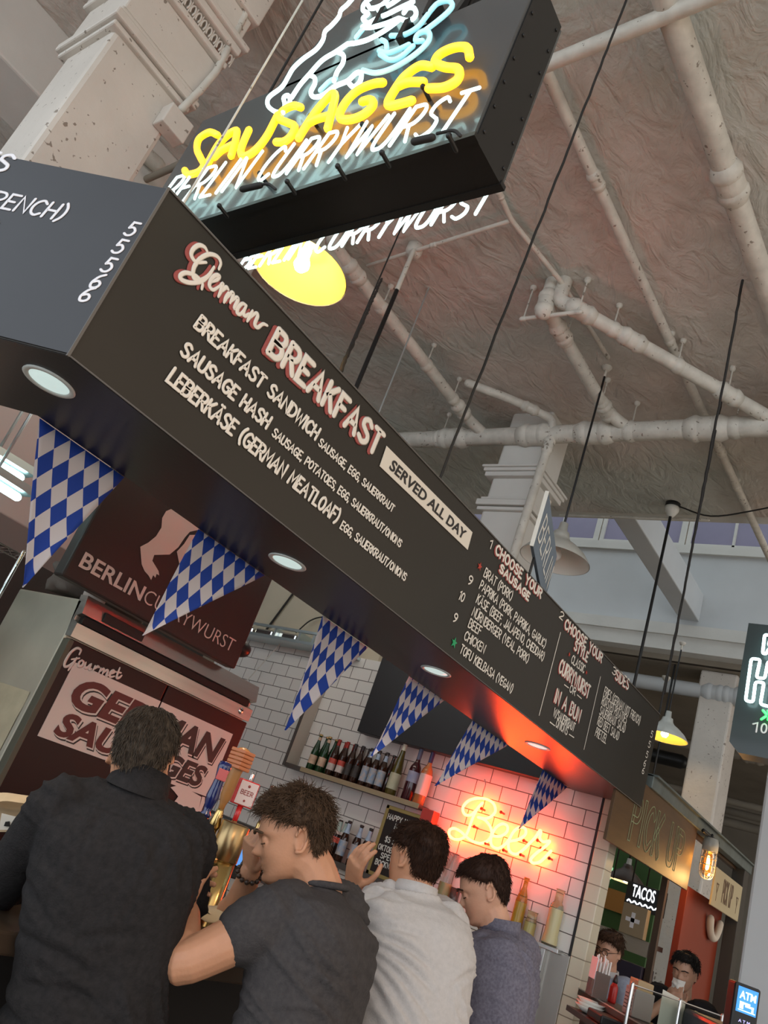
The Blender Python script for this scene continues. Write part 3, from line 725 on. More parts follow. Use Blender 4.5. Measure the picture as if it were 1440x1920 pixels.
plate = [[(690, 412), (760, 428), (840, 410), (930, 365), (1020, 300), (1075, 240), (1080, 195), (1050, 185), (1010, 205), (1000, 240), (1040, 240)],
 [(785, 300), (840, 310), (900, 290), (960, 262)], [(790, 320), (850, 352), (910, 335), (985, 270)], [(830, 285), (825, 250), (800, 235)], [(855, 210), (930, 205), (1010, 160), (1060, 100), (1090, 60), (1130, 20), (1190, 5), (1215, 30), (1190, 70), (1120, 130), (1060, 175)],
 [(650, 220), (690, 170)], [(440, 530), (490, 480), (530, 460)]]
neon_tube(plate, .0085, 'plate_outline', c_neon, z2)
# back side: the same lettering seen under the box edge
XB = X1+.05
mb = MB(); pa = onX(449, 498, XB); pb = onX(905, 398, XB); pa.z = pb.z = min(pa.z, pb.z)+.0
st, w = layout('BERLIN CURRYWURST', .22); ex = (V((XB, pb.y, pb.z))-V((XB, pa.y, pa.z)))/w
for s_ in st: mb.tube([pa + ex*(p.x+.2*p.y*.1/ex.length) + V((0, 0, .105))*p.y for p in s_], .0055, 8)
mb.obj('white_word', w_neon, neon)
# stand-offs, end blocks and leads
for x, y in ((205, 712), (440, 628), (615, 575), (768, 528), (1000, 470), (345, 600), (700, 430), (910, 300), (520, 400)):
    p = zt(x, y); MB().tube([p, V((X0, p.y, p.z-.004))], .0065, 8).ball(p, .009, 8).obj('tube_support', 'black_metal', neon)
for a, b, c in (((285, 655), (345, 640), (400, 655)), ((880, 490), (960, 462), (1040, 470))):
    MB().tube([zt(*a), zt(a[0]+62, a[1]-14)], .011, 8).tube(smooth_pts([zt(*b), zt(c[0]-25, c[1]-18), zt(*c)]), .005, 6).obj('lead', 'rope_black', neon)
for x, y, w_ in ((845, 105, 1), (760, 60, 1), (936, 20, 1)):
    p = sp_(300+x/1.846, y/1.846); MB().box((XN-.01, p.y-.012, p.z-.05), (X0, p.y+.012, p.z+.05), .003).obj('end_block', 'black_metal', neon)
for y in (1.5, 2.5):
    cable((1.17, y, ZTOP-.02), (1.17, y, CEIL), .006, 'dark wire holding the neon sausage sign, %s' % ('over its free end' if y < 2 else 'over its stall end'), 'rope_black', 'suspension_wire', False)

# ------------------------------------------------------------------ red neon script on the tiled wall
mat('neon_clear', (.8, .8, .8), .1)
XR = XW-.06
beer_m = emis('neon_red', (1.0, .052, .008), 74.0, (.9, .3, .1))
bs = empty('neon_script', onX(935, 1560, XW-.02), 'glowing red-orange neon script reading Beer on the white tiled wall', 'neon sign')
zb = lambda x, y: onX(620+x/3.273, 1480+y/3.273, XR)
beer = [[(932, 84), (905, 112), (872, 175), (838, 268), (805, 302), (762, 306), (730, 285), (730, 252), (756, 240), (796, 258), (850, 306), (905, 330), (955, 322), (985, 285), (982, 235), (948, 190), (905, 172)],
 [(905, 172), (962, 178), (1008, 142), (1002, 92), (960, 62), (900, 55), (845, 72), (812, 112), (822, 152), (858, 158), (890, 130), (925, 88)],
 [(985, 285), (1040, 288), (1080, 262), (1084, 226), (1052, 212), (1010, 240), (984, 300), (990, 346), (1030, 362), (1072, 335), (1100, 300)],
 [(1100, 318), (1150, 308), (1192, 280), (1196, 246), (1168, 232), (1124, 258), (1092, 325), (1098, 378), (1138, 398), (1182, 370), (1222, 330)],
 [(1222, 330), (1258, 292), (1282, 256), (1290, 262), (1284, 300), (1306, 322), (1344, 318), (1318, 350), (1262, 392), (1228, 430), (1242, 452), (1282, 446), (1320, 412), (1352, 378)]]
mb = MB()
for st in beer: mb.tube(smooth_pts([zb(*p) for p in st], False, 6), .0105, 10)
mb.obj('glass_tube', beer_m, bs)
sup = mat('support_red', (.25, .03, .02), .3)
for x, y in ((880, 228), (1045, 140), (950, 330), (1060, 372), (1165, 400), (1185, 315), (1270, 312), (1290, 362), (1340, 422), (925, 118)):
    p = zb(x, y); MB().tube([p, V((XW, p.y, p.z))], .008, 8).ball(p, .013, 8).obj('tube_support', sup, bs)
mb = MB().tube(smooth_pts([zb(930, 62), zb(935, 20), zb(950, -30), zb(945, -60)]), .005, 6); mb.obj('lead', mat('lead_grey', (.4, .38, .36), .5), bs)
# ------------------------------------------------------------------ painted pipes under the ceiling
def pipe(pts, r, label, collars=(), hang=(), m='pipe_paint', name='ceiling_pipe', up=True):
    """pts: image-read points that hall() scales about the eye (world points when up is off); collars / hang: fractions along the run that get a coupling / a hanger rod"""
    P = [hall(p) for p in pts] if up else [V(p) for p in pts]
    if up: r *= HALL
    L_ = [0]
    for a, b in zip(P[:-1], P[1:]): L_.append(L_[-1]+(b-a).length)
    def along(t):
        d = t*L_[-1]
        for i in range(len(P)-1):
            if d <= L_[i+1]+1e-6: return P[i].lerp(P[i+1], (d-L_[i])/(L_[i+1]-L_[i])), (P[i+1]-P[i]).normalized()
        return P[-1], (P[-1]-P[-2]).normalized()
    # rounded elbows
    Q = [P[0]]
    for i in range(1, len(P)-1):
        a = (P[i-1]-P[i]).normalized(); b = (P[i+1]-P[i]).normalized(); k = min(r*2.2, (P[i-1]-P[i]).length*.4, (P[i+1]-P[i]).length*.4)
        for t in (0, .25, .5, .75, 1): Q.append((P[i]+a*k).lerp(P[i], t).lerp(P[i].lerp(P[i]+b*k, t), t))
    Q.append(P[-1])
    o = MB().tube(Q, r, 14).obj(name, m); tag(o, label, 'pipe')
    for t in collars:
        c, d = along(t); mb = MB()
        mb.tube([c-d*r*1.1, c+d*r*1.1], r*1.22, 14); mb.tube([c-d*r*1.25, c-d*r*.95], r*1.34, 14); mb.tube([c+d*r*.95, c+d*r*1.25], r*1.34, 14)
        mb.obj('coupling', m, o)
    for t in hang:
        c, d = along(t); mb = MB()
        mb.tube([c-d*.018, c+d*.018], r*1.14, 14); mb.obj('clamp', m, o)
        mb = MB(); ct_ = CEIL if c.x < XEND else 5.6
        mb.tube([c+V((0, 0, r)), V((c.x, c.y, ct_+.01))], .008, 6); mb.tube([V((c.x, c.y, ct_-.016)), V((c.x, c.y, ct_+.006))], .03, 10); mb.obj('hanger_rod', m, o)
    return o
ZP = 4.85
main = pipe([(4.62, 6.0, 4.74), (4.60, 1.15, 4.74), (4.58, -3.0, 4.74)], .072, 'thick cream painted main pipe running across under the ceiling in front of the far column', (.26, .345, .40, .49, .56), (.245, .43, .51, .575))
def pipe_b(px, pz=CEIL-.1): return onZ(px[0], px[1], pz)
p0 = V((2.10, 3.44, 4.80)); p1 = V((4.45, 3.44, 4.80))
pipe([(2.45, 3.44, 5.0), (2.45, 3.44, 4.80), p1, (4.60, 3.36, 4.76)], .046, 'cream pipe dropping from the ceiling behind the yellow lamp and running to the main pipe', (.2, .86), (.35, .62, .8))
pipe([(2.60, 3.55, 5.0), (2.60, 3.55, 4.83), (2.5, 3.72, 4.80), (2.05, 3.72, 4.80)], .046, 'short cream pipe with a raised elbow next to the yellow lamp', (.35,))
mb_o = pipe([(2.30, 3.20, 4.745), (2.35, 3.75, 4.745)], .014, 'flat steel support bar under the two pipes by the yellow lamp', (), (.06, .94), 'pipe_paint', 'pipe_bracket')
# the pair of stubs in the middle of the ceiling
s1 = onZ(1037, 528, 5.0); s2 = onZ(1060, 526, 5.0)
pipe([s1, (s1.x, s1.y, 4.80), (4.42, s1.y-.02, 4.79), (4.58, s1.y-.12, 4.76)], .046, 'left of two paired cream pipe stubs, slanting down from the ceiling to the main pipe', (.12, .3, .86), (.35, .8))
s3 = s2; t3 = onZ(1440, 782, 4.78)
pipe([s3, (s3.x, s3.y, 4.83), (s3.x+.05, s3.y-.1, 4.80), t3, t3+(t3-s3)*.35], .046, 'right of two paired cream pipe stubs, running from the ceiling off to the right', (.14, .3, .62), (.24, .45, .62))
br = pipe([V((s1.x+.02, s1.y+.16, 4.735)), V((s2.x+.02, s2.y-.16, 4.735))], .014, 'rusty support bar hung on two rods under the pair of ceiling pipes', (), (.04, .96), 'pipe_paint', 'pipe_bracket')
# long straight runs along the ceiling
pipe([(1.0, 1.12, 4.88), (1.75, 1.12, 4.88), (3.55, 1.04, 4.88), (6.25, .94, 4.88)], .058, 'long thick pipe running down the right of the ceiling with a bolted coupling', (.33,), (.55,))
pipe([(1.2, 1.75, 4.93), (4.61, 1.67, 4.93), (6.28, 1.63, 4.93), (7.6, 1.6, 4.93)], .030, 'slim pipe along the ceiling with a round coupling beside a small hole', (.215, .62), (.42, .70))
pipe([onZ(880, 235, 4.94), onZ(958, 412, 4.94), onZ(1052, 528, 4.94), onZ(1140, 670, 4.94)], .016, 'thin conduit running along the ceiling behind the neon sign to the pipe stubs', (.18, .235))
pipe([onZ(956, 414, 4.94), onZ(690, 498, 4.94)], .013, 'thin conduit branching across the ceiling to a round junction box', (.5,))
u = onZ(1040, 115, 4.84); w = onZ(1320, 0, 4.84)
pipe([u+(u-w)*.8, u, w, w+(w-u)*2.5], .034, 'slender cream pipe crossing the ceiling at the upper right on a loop hanger', (.62,), (.47,))
pipe([(4.05, 3.26, 4.86), (4.30, 2.98, 4.86), (4.55, 2.74, 4.84), (4.585, 2.74, 4.70), (4.56, 2.74, 4.1), (4.585, 2.76, 3.9), (4.585, 2.76, 2.7)], .034, 'bent cream drain pipe running down the face of the far column', (.18, .33))
pipe([(6.28, 3.4, 4.945), (6.28, 2.0, 4.945)], .014, 'thin conduit along the edge of the ceiling by the light well')
jb = onZ(778, 467, CEIL-.03)
o = MB().lathe([(.001, -.115), (.06, -.11), (.075, -.07), (.075, 0), (.001, 0)], 16, Matrix.Translation((jb.x, jb.y, CEIL))).obj('junction_box', 'pipe_paint')
tag(o, 'round cream junction box on the ceiling where a lamp rod and conduits meet', 'junction box')
# black disc standing in for the shade inside a hole in the plaster
h_ = onZ(1094, 294, CEIL-.02)
tag(MB().lathe([(.001, -.02), (.034, -.02), (.036, .012), (.001, .012)], 14, Matrix.Translation((h_.x, h_.y, CEIL))).obj('hole_shade_disc', 'dark_gap'), 'small black disc for the shade of a round ceiling hole beside the slim pipe', 'ceiling_hole')
# upper left: duct and pipe runs behind the near column
a = onZ(-60, 0, 4.8); b = onZ(95, 135, 4.8)
pipe([a+(a-b)*1.2, a, b, b+(b-a)*1.5], .05, 'cream pipe crossing behind the near column at the upper left', (.45,), (.44,))
pipe([a+V((-.5, .28, -.03)), b+V((1.2, .30, -.03))], .026, 'thin dark stained pipe beside the cream pipe at the upper left', (), (.4,))
struct(MB().box((-3.2, 5.85, 5.65), (3.5, 6.46, CEIL), .02).obj('beam', 'white_paint'))
# low-ceiling services, far right
pipe([(9.15, 5, 4.28), (9.15, -3, 4.28)], .085, 'fat grey pipe running in front of the far column head', (.32, .335), (.34,), 'wall_white')
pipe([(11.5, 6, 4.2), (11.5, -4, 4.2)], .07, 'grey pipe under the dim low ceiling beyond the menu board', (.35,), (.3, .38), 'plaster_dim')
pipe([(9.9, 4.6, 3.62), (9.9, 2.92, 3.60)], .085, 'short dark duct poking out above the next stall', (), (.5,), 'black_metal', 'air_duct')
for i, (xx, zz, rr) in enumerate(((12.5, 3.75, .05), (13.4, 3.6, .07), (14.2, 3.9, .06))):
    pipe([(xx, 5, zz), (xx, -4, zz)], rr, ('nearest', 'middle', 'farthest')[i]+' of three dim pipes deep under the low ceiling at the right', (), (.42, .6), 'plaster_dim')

# ------------------------------------------------------------------ pendant lamps
enamel = mat('enamel_grey', (.50, .50, .45), .35, coat=.3, noise_amt=.15, noise_scale=8)
enamel_in = mat('enamel_inside', (.75, .74, .68), .35)
bulb_m = emis('warm_bulb', (1.0, .72, .32), 40.0)
bulb_off = mat('bulb_unlit', (.75, .74, .70), .3)
def pendant(c, dia, ztop, label, lit, rod=True, power=0, tilt=0, shade=enamel, rodm='black_metal', inner=enamel_in, cap_white=True, group='shaded pendant lamps'):
    c = V(c); R = dia/2; t = empty('pendant_lamp', c, label, 'lamp', group)
    k = dia/.45
    out = [(.020*k, .205*k), (.050*k, .200*k), (.058*k, .165*k), (.075*k, .140*k), (.125*k, .110*k), (.185*k, .060*k), (R*.985, .010*k), (R, 0)]
    inn = [(R-.004*k, 0.002), (R*.965, .010*k), (.178*k, .055*k), (.118*k, .102*k), (.06*k, .128*k), (.0008, .132*k)]
    T_ = Matrix.Translation(c)
    MB().lathe(out, 40, T_, False).lathe([(.0008, .207*k), (.022*k, .205*k)], 40, T_, False).obj('lamp_shade', shade, t)
    MB().lathe(inn, 40, T_, False).obj('reflector', inner, t)
    MB().lathe([(.0008, .125*k), (.016*k, .12*k), (.018*k, .085*k), (.034*k, .05*k), (.036*k, .03*k), (.022*k, .008*k), (.0008, .002*k)], 16, T_).obj('bulb', bulb_m if lit else bulb_off, t)
    MB().lathe([(.001, .27*k), (.026*k, .268*k), (.032*k, .2*k), (.046*k, .195*k), (.001, .19*k)], 18, T_).obj('socket_cap', enamel, t)
    if rod:
        mb = MB().tube([c+V((0, 0, .26*k)), V((c.x, c.y, ztop-.10))], .011, 8); mb.obj('rod', rodm, t)
        MB().tube([V((c.x, c.y, ztop-.11)), V((c.x, c.y, ztop))], .014, 8).lathe([(.001, -.05), (.03, -.045), (.05, -.01), (.05, -.001), (.001, -.001)], 14, Matrix.Translation((c.x, c.y, ztop))).obj('ceiling_cap', 'pipe_paint', t)
    if lit and power:
        l = bpy.data.lights.new('lamp_glow', 'POINT'); l.energy = power; l.color = (1, .74, .42); l.shadow_soft_size = .03*k
        lo = bpy.data.objects.new('lamp_glow', l); COL.objects.link(lo); lo.location = c+V((0, 0, .02)); lo['kind'] = 'helper'
    return t
inner_warm = mat('reflector_warm', (.85, .55, .12), .3)
pendant(at(560, 508, 3.45), .45, CEIL, 'large pendant lamp glowing yellow behind the menu board under the neon sign', True, True, 24, inner=inner_warm)
pendant(hall((4.17, 2.215, 3.46)), .61, CEIL, 'unlit grey enamel pendant lamp beside the far column', False)
pendant(at(1245, 1383, 11.0), .64, 5.6, 'small pendant lamp glowing yellow past the far end of the menu board', True, True, 8, inner=inner_warm)
# the rod of a lamp whose shade hides behind the board
c = onZ(1262, 945, CEIL-.01)
t = empty('lamp_rod', c, 'black lamp rod hanging from a round white box at the edge of the ceiling', 'lamp rod')
MB().tube([c+V((0, 0, -.1)), (c.x, c.y, 3.6)], .018, 8).obj('rod', 'black_metal', t)
MB().lathe([(.001, -.18), (.038, -.17), (.082, -.095), (.085, -.048), (.001, -.048)], 18, Matrix.Translation(c)).obj('ceiling_cap', 'enamel_inside', t)
MB().lathe([(.082, -.046), (.087, -.04), (.087, .007), (.001, .007)], 18, Matrix.Translation(c)).obj('mounting_ring', 'black_metal', t)
mb = MB().tube(smooth_pts([c+V((0, -.07, -.03)), c+V((-.07, -.48, -.19)), c+V((-.14, -.95, -.14)), c+V((-.14, -1.36, -.01))]), .009, 6); mb.obj('flex', 'rope_black', t)
c = onZ(776, 468, CEIL-.1)
t = empty('lamp_rod', c, 'dark lamp rod under the round junction box, ending behind the menu board', 'lamp rod')
q_ = V((c.x, c.y, 3.9))
MB().tube([V((c.x, c.y, 5.72)), q_], .019, 8).obj('rod', 'black_metal', t)
MB().tube([V((c.x, c.y, 6.15)), V((c.x, c.y, 5.70))], .021, 8).obj('sleeve', 'pipe_paint', t)
g = onX(1275, 1200, 12.3)
cable((g.x, g.y, 5.6), (g.x, g.y, 3.7), .016, 'dark rod dropping from the low ceiling just past the board end', 'black_metal', 'suspension_rod', False)
cable(onZ(1393, 525, CEIL-.01), onX(1246, 1300, 6.6), .010, 'long dark knotted rope slanting from the ceiling in front of the light well beam')

# little blade board with script, standing on top of the menu board
p_t = at(1026, 922, 4.1); p_b = at(999, 1012, 4.1*1.0)
k_ = (p_t.x*0+1); v_dir = ray(1137, 1735); v_dir = V((v_dir.x, v_dir.y, 0)).normalized()
p_b = V((p_t.x, p_t.y, p_t.z-.30)); nb = v_dir.cross(V((0, 0, 1))).normalized()
hh = .32; LL = .82
t = empty('blade_board', p_t-UZ*hh, 'narrow blue-grey board lettered Berlin in script, seen nearly edge on above the menu board', 'sign')
mb = MB(); mb.prism([p_t-nb*.008, p_t-nb*.008-UZ*hh, p_t-nb*.008-UZ*hh+v_dir*LL, p_t-nb*.008+v_dir*LL], nb*.016); mb.obj('panel', mat('board_blue', (.13, .17, .22), .35, noise_amt=.2, noise_scale=4), t)
mb = MB(); mb.prism([p_t-nb*.010+UZ*.002, p_t-nb*.010-UZ*(hh+.002), p_t-nb*.010-UZ*(hh+.002)-v_dir*.006, p_t-nb*.010+UZ*.002-v_dir*.006], nb*.020); mb.obj('edge_trim', 'enamel_inside', t)
mb = MB()
for sgn in (1, -1):
    a_ = p_t + nb*.0095*sgn - UZ*.24 + v_dir*.06
    for st in layout('BERLIN', .3)[0]: mb.tube([a_ + v_dir*(p.x*.17+p.y*.05) + UZ*p.y*.16 for p in st], .009, 6, True, nb, .15)
mb.obj('lettering', 'enamel_inside', t)
mb = MB()
for d_ in (.15, .65): mb.tube([p_t+v_dir*d_-UZ*hh, p_t+v_dir*d_-UZ*(hh+.0)-UZ*(p_t.z-hh-3.0)], .008, 6)
mb.obj('post', 'black_metal', t)

# electrical box and conduit on the near column
YN = 2.81*HALL-.01
cp = lambda x, y: onY(x, y, YN-.03)
t = empty('conduit_box', cp(325, 232), 'painted electrical box with a conduit on the face of the near column', 'electrical box')
c = cp(327, 234); MB().box((c.x-.085, YN-.07, c.z-.075), (c.x+.085, YN+.03, c.z+.075), .008).obj('box', 'column_paint', t)
MB().tube([cp(340, 205), cp(375, 170), cp(405, 135), cp(430, 85), cp(458, 30), cp(470, -5)], .022, 10).obj('conduit', 'pipe_paint', t)
pipe([onZ(255, 345, 4.7), onZ(450, 258, 4.7)], .022, 'dark pipe passing behind the neon sign from the near column', (), (), 'plaster_dim')
# ------------------------------------------------------------------ refrigerator
YF = 3.80; XL, XR_ = 2.30, 3.745
fr = empty('refrigerator', (XL, YF, 0), 'large stainless two-door refrigerator with black doors and a sausage sign', 'refrigerator')
mat('fridge_steel', (.60, .56, .50), .3, metal=.95, noise_amt=.14, noise_scale=3, stretch=(.3, 1, 14), rmix=.05)
mat('fridge_side', (.62, .58, .47), .42, metal=.6, noise_amt=.22, noise_scale=3)
mat('fridge_door_redlit', (.022, .005, .004), .42, noise_amt=.15, noise_scale=3, spec=.35)  # black doors, tinted with the red glow that falls on them
MB().box((XL, YF+.06, .1), (XR_, YF+.74, 2.15), .01).obj('cabinet', 'fridge_side', fr)
mb = MB()                                                     # header with its slanted grille slot
mb.prism([(XL, YF+.06, 1.945), (XL, YF+.005, 1.945), (XL, YF+.005, 2.02), (XL, YF+.05, 2.035), (XL, YF+.05, 2.06), (XL, YF+.005, 2.075), (XL, YF+.03, 2.175), (XL, YF+.1, 2.175)], (XR_-XL, 0, 0))
hd = mb.obj('header_panel', 'fridge_steel', fr)
mb = MB().box((XL+.03, YF+.012, 2.028), (XR_-.05, YF+.06, 2.067)); mb.obj('vent_slot', 'dark_gap', hd)
MB().box((XL+.13, YF+.000, 2.085), (XL+.42, YF+.02, 2.135), .003).obj('nameplate', 'black_metal', hd)
MB().lathe([(.001, .006), (.014, .006), (.018, .003), (.022, .0), (.001, 0)], 20, Matrix.Translation((XR_-.1, YF+.005, 1.985)) @ Matrix.Rotation(pi/2, 4, 'X')).obj('lock', 'chrome', hd)
xm = 3.02
dl = MB().box((XL+.01, YF, .15), (xm-.006, YF+.055, 1.935), .006).obj('door', 'fridge_door_redlit', fr)
dr = MB().box((xm+.006, YF, .15), (XR_-.01, YF+.055, 1.935), .006).obj('door', 'fridge_door_redlit', fr)
MB().box((XL-.002, YF-.004, .1), (XL+.03, YF+.055, 1.93), .003).obj('hinge_edge', mat('rubber_olive', (.09, .085, .06), .6), fr)
mb = MB()
for xx, d in ((xm-.045, -1), (xm+.045, 1)): mb.tube([(xx, YF-.002, 1.0), (xx, YF-.035, 1.03), (xx, YF-.035, 1.3), (xx, YF-.002, 1.33)], .011, 8)
mb.obj('handle', 'chrome', fr)
mat('sign_cream', (.66, .56, .50), .5)
yp = YF-.003
q = [onY(135, 1252, yp), onY(439, 1367, yp), onY(394, 1486, yp), onY(65, 1390, yp)]
za_, zb_ = (q[2].z+q[3].z)/2, (q[0].z+q[1].z)/2; xa_, xb_ = (q[0].x+q[3].x)/2, (q[1].x+q[2].x)/2
for d_, (a, b) in ((dl, (xa_, xm-.006)), (dr, (xm+.006, xb_))):
    MB().box((a, yp, za_), (b, yp+.004, zb_)).obj('sign_panel', 'sign_cream', d_)
def ftype(txt, x0, x1, z, h, par, m='lettering_black', off=.03, shear=.18, dx=(0, 0), lift=.001, name='lettering'):
    mb = MB(); type_on(mb, txt, (x0, yp, z), (x1, yp, z), UZ, h, NF, .0012, shear, off, 1.0, lift, .729, dx); return mb.obj(name, m, par)
H = zb_-za_; W = xb_-xa_
lx = lambda t: xa_+W*t
mat('lettering_redlit', (.10, .008, .006), .4)  # black letters with the red glow put into their colour
def shadowed(txt, t0, t1, z, h, par, m):
    ftype(txt, lx(t0), lx(t1), z, h, par, 'sign_cream', .035, .18, (0, 0), .0030, 'lettering_face') if False else None
    mb = MB(); type_on(mb, txt, (lx(t0), yp, z), (lx(t1), yp, z), UZ, h, NF, .0010, .18, .055, 1.0, .0006, .729, (.014, -.012)); mb.obj('lettering_shadow', 'lettering_black', par)
    mb = MB(); type_on(mb, txt, (lx(t0), yp, z), (lx(t1), yp, z), UZ, h, NF, .0010, .18, .056, 1.0, .0014, .729, (.006, -.005)); mb.obj('lettering_gap', 'sign_cream', par)
    mb = MB(); type_on(mb, txt, (lx(t0), yp, z), (lx(t1), yp, z), UZ, h, NF, .0010, .18, .04, 1.0, .0024, .729); mb.obj('lettering', m, par)
xg = (xm-xa_)/W
shadowed('GER', .055, xg-.03, za_+H*.50, H*.385, dl, 'lettering_redlit'); shadowed('MAN', xg+.02, .965, za_+H*.50, H*.385, dr, 'lettering_black')
shadowed('SAUS', .055, xg-.02, za_+H*.10, H*.30, dl, 'lettering_redlit'); shadowed('AGES', xg+.02, .93, za_+H*.10, H*.30, dr, 'lettering_black')
# Gourmet, a brush script
zz3 = lambda x, y: onY(x/2.769, 1180+y/2.769, yp-.001)
gou = [[(412, 130), (420, 108), (400, 98), (368, 120), (340, 165), (335, 190), (352, 192), (380, 172), (398, 148)], [(398, 148), (378, 180), (355, 212)], [(372, 156), (412, 150)],
 [(425, 160), (412, 170), (408, 190), (424, 190), (434, 172), (425, 160)], [(446, 172), (440, 195), (452, 200), (468, 182)], [(474, 180), (464, 206), (476, 206)], [(494, 190), (484, 214)], [(488, 206), (506, 194), (516, 198)],
 [(524, 202), (514, 226)], [(518, 220), (534, 206), (540, 212), (532, 232)], [(536, 226), (554, 212), (560, 220), (552, 240), (564, 238)], [(572, 232), (592, 224), (588, 214), (574, 224), (572, 246), (594, 244)], [(622, 200), (606, 246), (618, 252), (632, 240)], [(598, 220), (628, 226)]]
mb = MB()
for st in gou:
    P = smooth_pts([zz3(*p) for p in st], False, 5); mb.tube(P, [.0085*(.6+.4*sin(pi*i/(len(P)-1))) for i in range(len(P))], 6, True, NF, .15)
mb.obj('script_lettering', 'sign_cream', dl)
# pointing glove painted under the panel
gl = lambda x, y: onY(x/2.769, 1180+y/2.769, yp-.0015)
P = [gl(*p) for p in ((885, 820), (915, 812), (960, 822), (1005, 846), (1045, 870), (1030, 940), (1008, 962), (960, 935), (925, 915), (905, 895), (925, 868), (905, 842))]
mb = MB(); mb.prism(P, NF*.0012); mb.obj('painted_glove', 'sign_cream', dr)
P = [gl(*p) for p in ((1050, 868), (1064, 872), (1062, 900), (1040, 955), (1022, 974), (1008, 968), (1030, 940))]
mb = MB(); mb.prism(P, NF*.0012); mb.obj('painted_cuff', 'sign_cream', dr)
# paper sheets taped to the fridge side
mb = MB()
for z0_, z1_, y0_ in ((1.08, 1.62, .10), ):
    vs_ = [];
    for i in range(9):
        for j in range(9):
            vs_.append((XL-.004-.006*noise.noise(V((i*.5, j*.5, 3))), YF+y0_+.5*i/8, z0_+(z1_-z0_)*j/8))
    fs = [[i*9+j, i*9+j+1, (i+1)*9+j+1, (i+1)*9+j] for i in range(8) for j in range(8)]
    mb.add(vs_, fs, True)
tag(mb.obj('paper_sheet', mat('paper_brown', (.56, .48, .33), .8, noise_amt=.25, noise_scale=9)), 'creased brown paper sheet stuck on the side of the refrigerator', 'paper')

# ------------------------------------------------------------------ black bear sign over the fridge
YB = 3.74
bsg = empty('hanging_sign', (2.05, YB, 2.2), 'black square hanging sign with a white bear leg and BERLIN CURRYWURST lettering above the refrigerator', 'sign')
zb0, zb1 = 2.185, 3.30
MB().box((2.055, YB, zb0), (3.40, YB+.09, zb1), .012).obj('panel', mat('sign_brownblack', (.028, .022, .020), .5), bsg)
MB().tube([(3.40, YB+.05, 2.33), (3.44, YB+.05, 2.33)], .055, 20).obj('end_knob', 'black_metal', bsg)
ys = YB-.003
xB0 = onY(150, 1062, ys); xT1 = onY(437, 1218, ys)
zl = 2.268
mb = MB(); xs = onY(262, 1128, ys).x
type_on(mb, 'BERLIN', (xB0.x-.01, ys, zl), (2.545, ys, zl), UZ, .085, NF, .0015, 0, .018); mb.obj('lettering_bold', 'sign_cream', bsg)
mb = MB(); type_on(mb, 'CURRYWURST', (2.56, ys, zl), (xT1.x-.005, ys, zl), UZ, .085, NF, .0015, 0, -.012); mb.obj('lettering_light', 'sign_cream', bsg)
bp_ = lambda x, y: onY(x/2.769, 740+y/2.769, ys)
leg = [bp_(*p) for p in ((893, 592), (1036, 700), (985, 712), (960, 740), (925, 792), (880, 830), (800, 832), (790, 862), (822, 915), (826, 938), (812, 930), (806, 950), (795, 936), (784, 962), (772, 940), (750, 915), (735, 880), (728, 790), (770, 768), (810, 735), (838, 690), (842, 640), (862, 605))]
leg += []
mb = MB(); mb.prism(leg, NF*.0015); mb.obj('bear_leg', 'sign_cream', bsg)
leg2 = [bp_(*p) for p in ((985, 728), (1032, 728), (1040, 760), (1010, 850), (960, 905), (935, 900), (918, 815), (955, 775))]
mb = MB(); mb.prism(leg2, NF*.0015); mb.obj('bear_leg', 'sign_cream', bsg)
body_ = [V((x, ys, z)) for x, z in ((leg[0].x, leg[0].z), (leg[1].x, leg[1].z), (2.95, 2.92), (2.98, 3.15), (2.75, 3.22), (2.5, 3.18), (2.42, 3.0))]
for sx_ in (2.2, 3.25):
    cable((sx_, YB+.045, zb1-.02), (sx_, YB+.045, CEIL), .006, 'wire carrying the black bear sign, over its %s end' % ('fridge-hinge' if sx_ < 2.5 else 'tiled wall'), 'rope_black', 'suspension_wire', False)

# ------------------------------------------------------------------ counter
mat('counter_front', (.016, .013, .012), .6); mat('counter_top', (.055, .035, .022), .3, noise_amt=.3, noise_scale=8, stretch=(.4, 4, 4))
ct = empty('bar_counter', (1.0, 1.85, 0), 'dark bar counter under the menu board where the customers lean', 'counter')
MB().box((.62, 1.72, 1.02), (4.25, 2.55, 1.07), .006).obj('worktop', 'counter_top', ct)
MB().box((.72, 1.90, .0), (4.15, 2.50, 1.02)).obj('front_panel', 'counter_front', ct)
MB().tube([(.75, 1.82, .18), (4.1, 1.82, .18)], .02, 10).obj('foot_rail', 'brass', ct)

# ------------------------------------------------------------------ dark bulkhead hung before the tiles
o = MB().box((XW-.16, 2.57, SOF+.002), (XW-.02, 4.53, 3.085), .004).obj('bulkhead_panel', mat('bulkhead', (.017, .015, .016), .5))
tag(o, 'dark flat bulkhead panel hung in front of the tiled wall above the wine bottles', 'panel')
# top rail of the tiles with pans on it
t = empty('rail_shelf', (XW-.12, 6.1, 3.06), 'pale bluish metal rail shelf with pans running along the top of the tiles', 'shelf')
mat('cold_metal', (.62, .72, .74), .3, metal=.8)
mb = MB().box((XW-.26, 4.9, 3.045), (XW-.005, 7.0, 3.075), .003).box((XW-.26, 4.9, 3.16), (XW-.23, 7.0, 3.185)); mb.obj('rail', 'cold_metal', t)
for y in (5.35, 5.55, 5.9, 6.6): MB().box((XW-.25, y, 3.075), (XW-.02, y+.03, 3.165)).obj('bracket', 'cold_metal', t)
for y in (5.0, 5.65, 6.0, 6.3): MB().box((XW-.2, y, 3.077), (XW-.03, y+.26, 3.15), .02).obj('pan', 'chrome', t)
cable((XW-.08, 5.95, 3.05), (XW-.15, 6.35, 2.2), .006, 'loose grey flex dangling across the tiles beside the refrigerator', 'pipe_paint', 'power_cord', False)
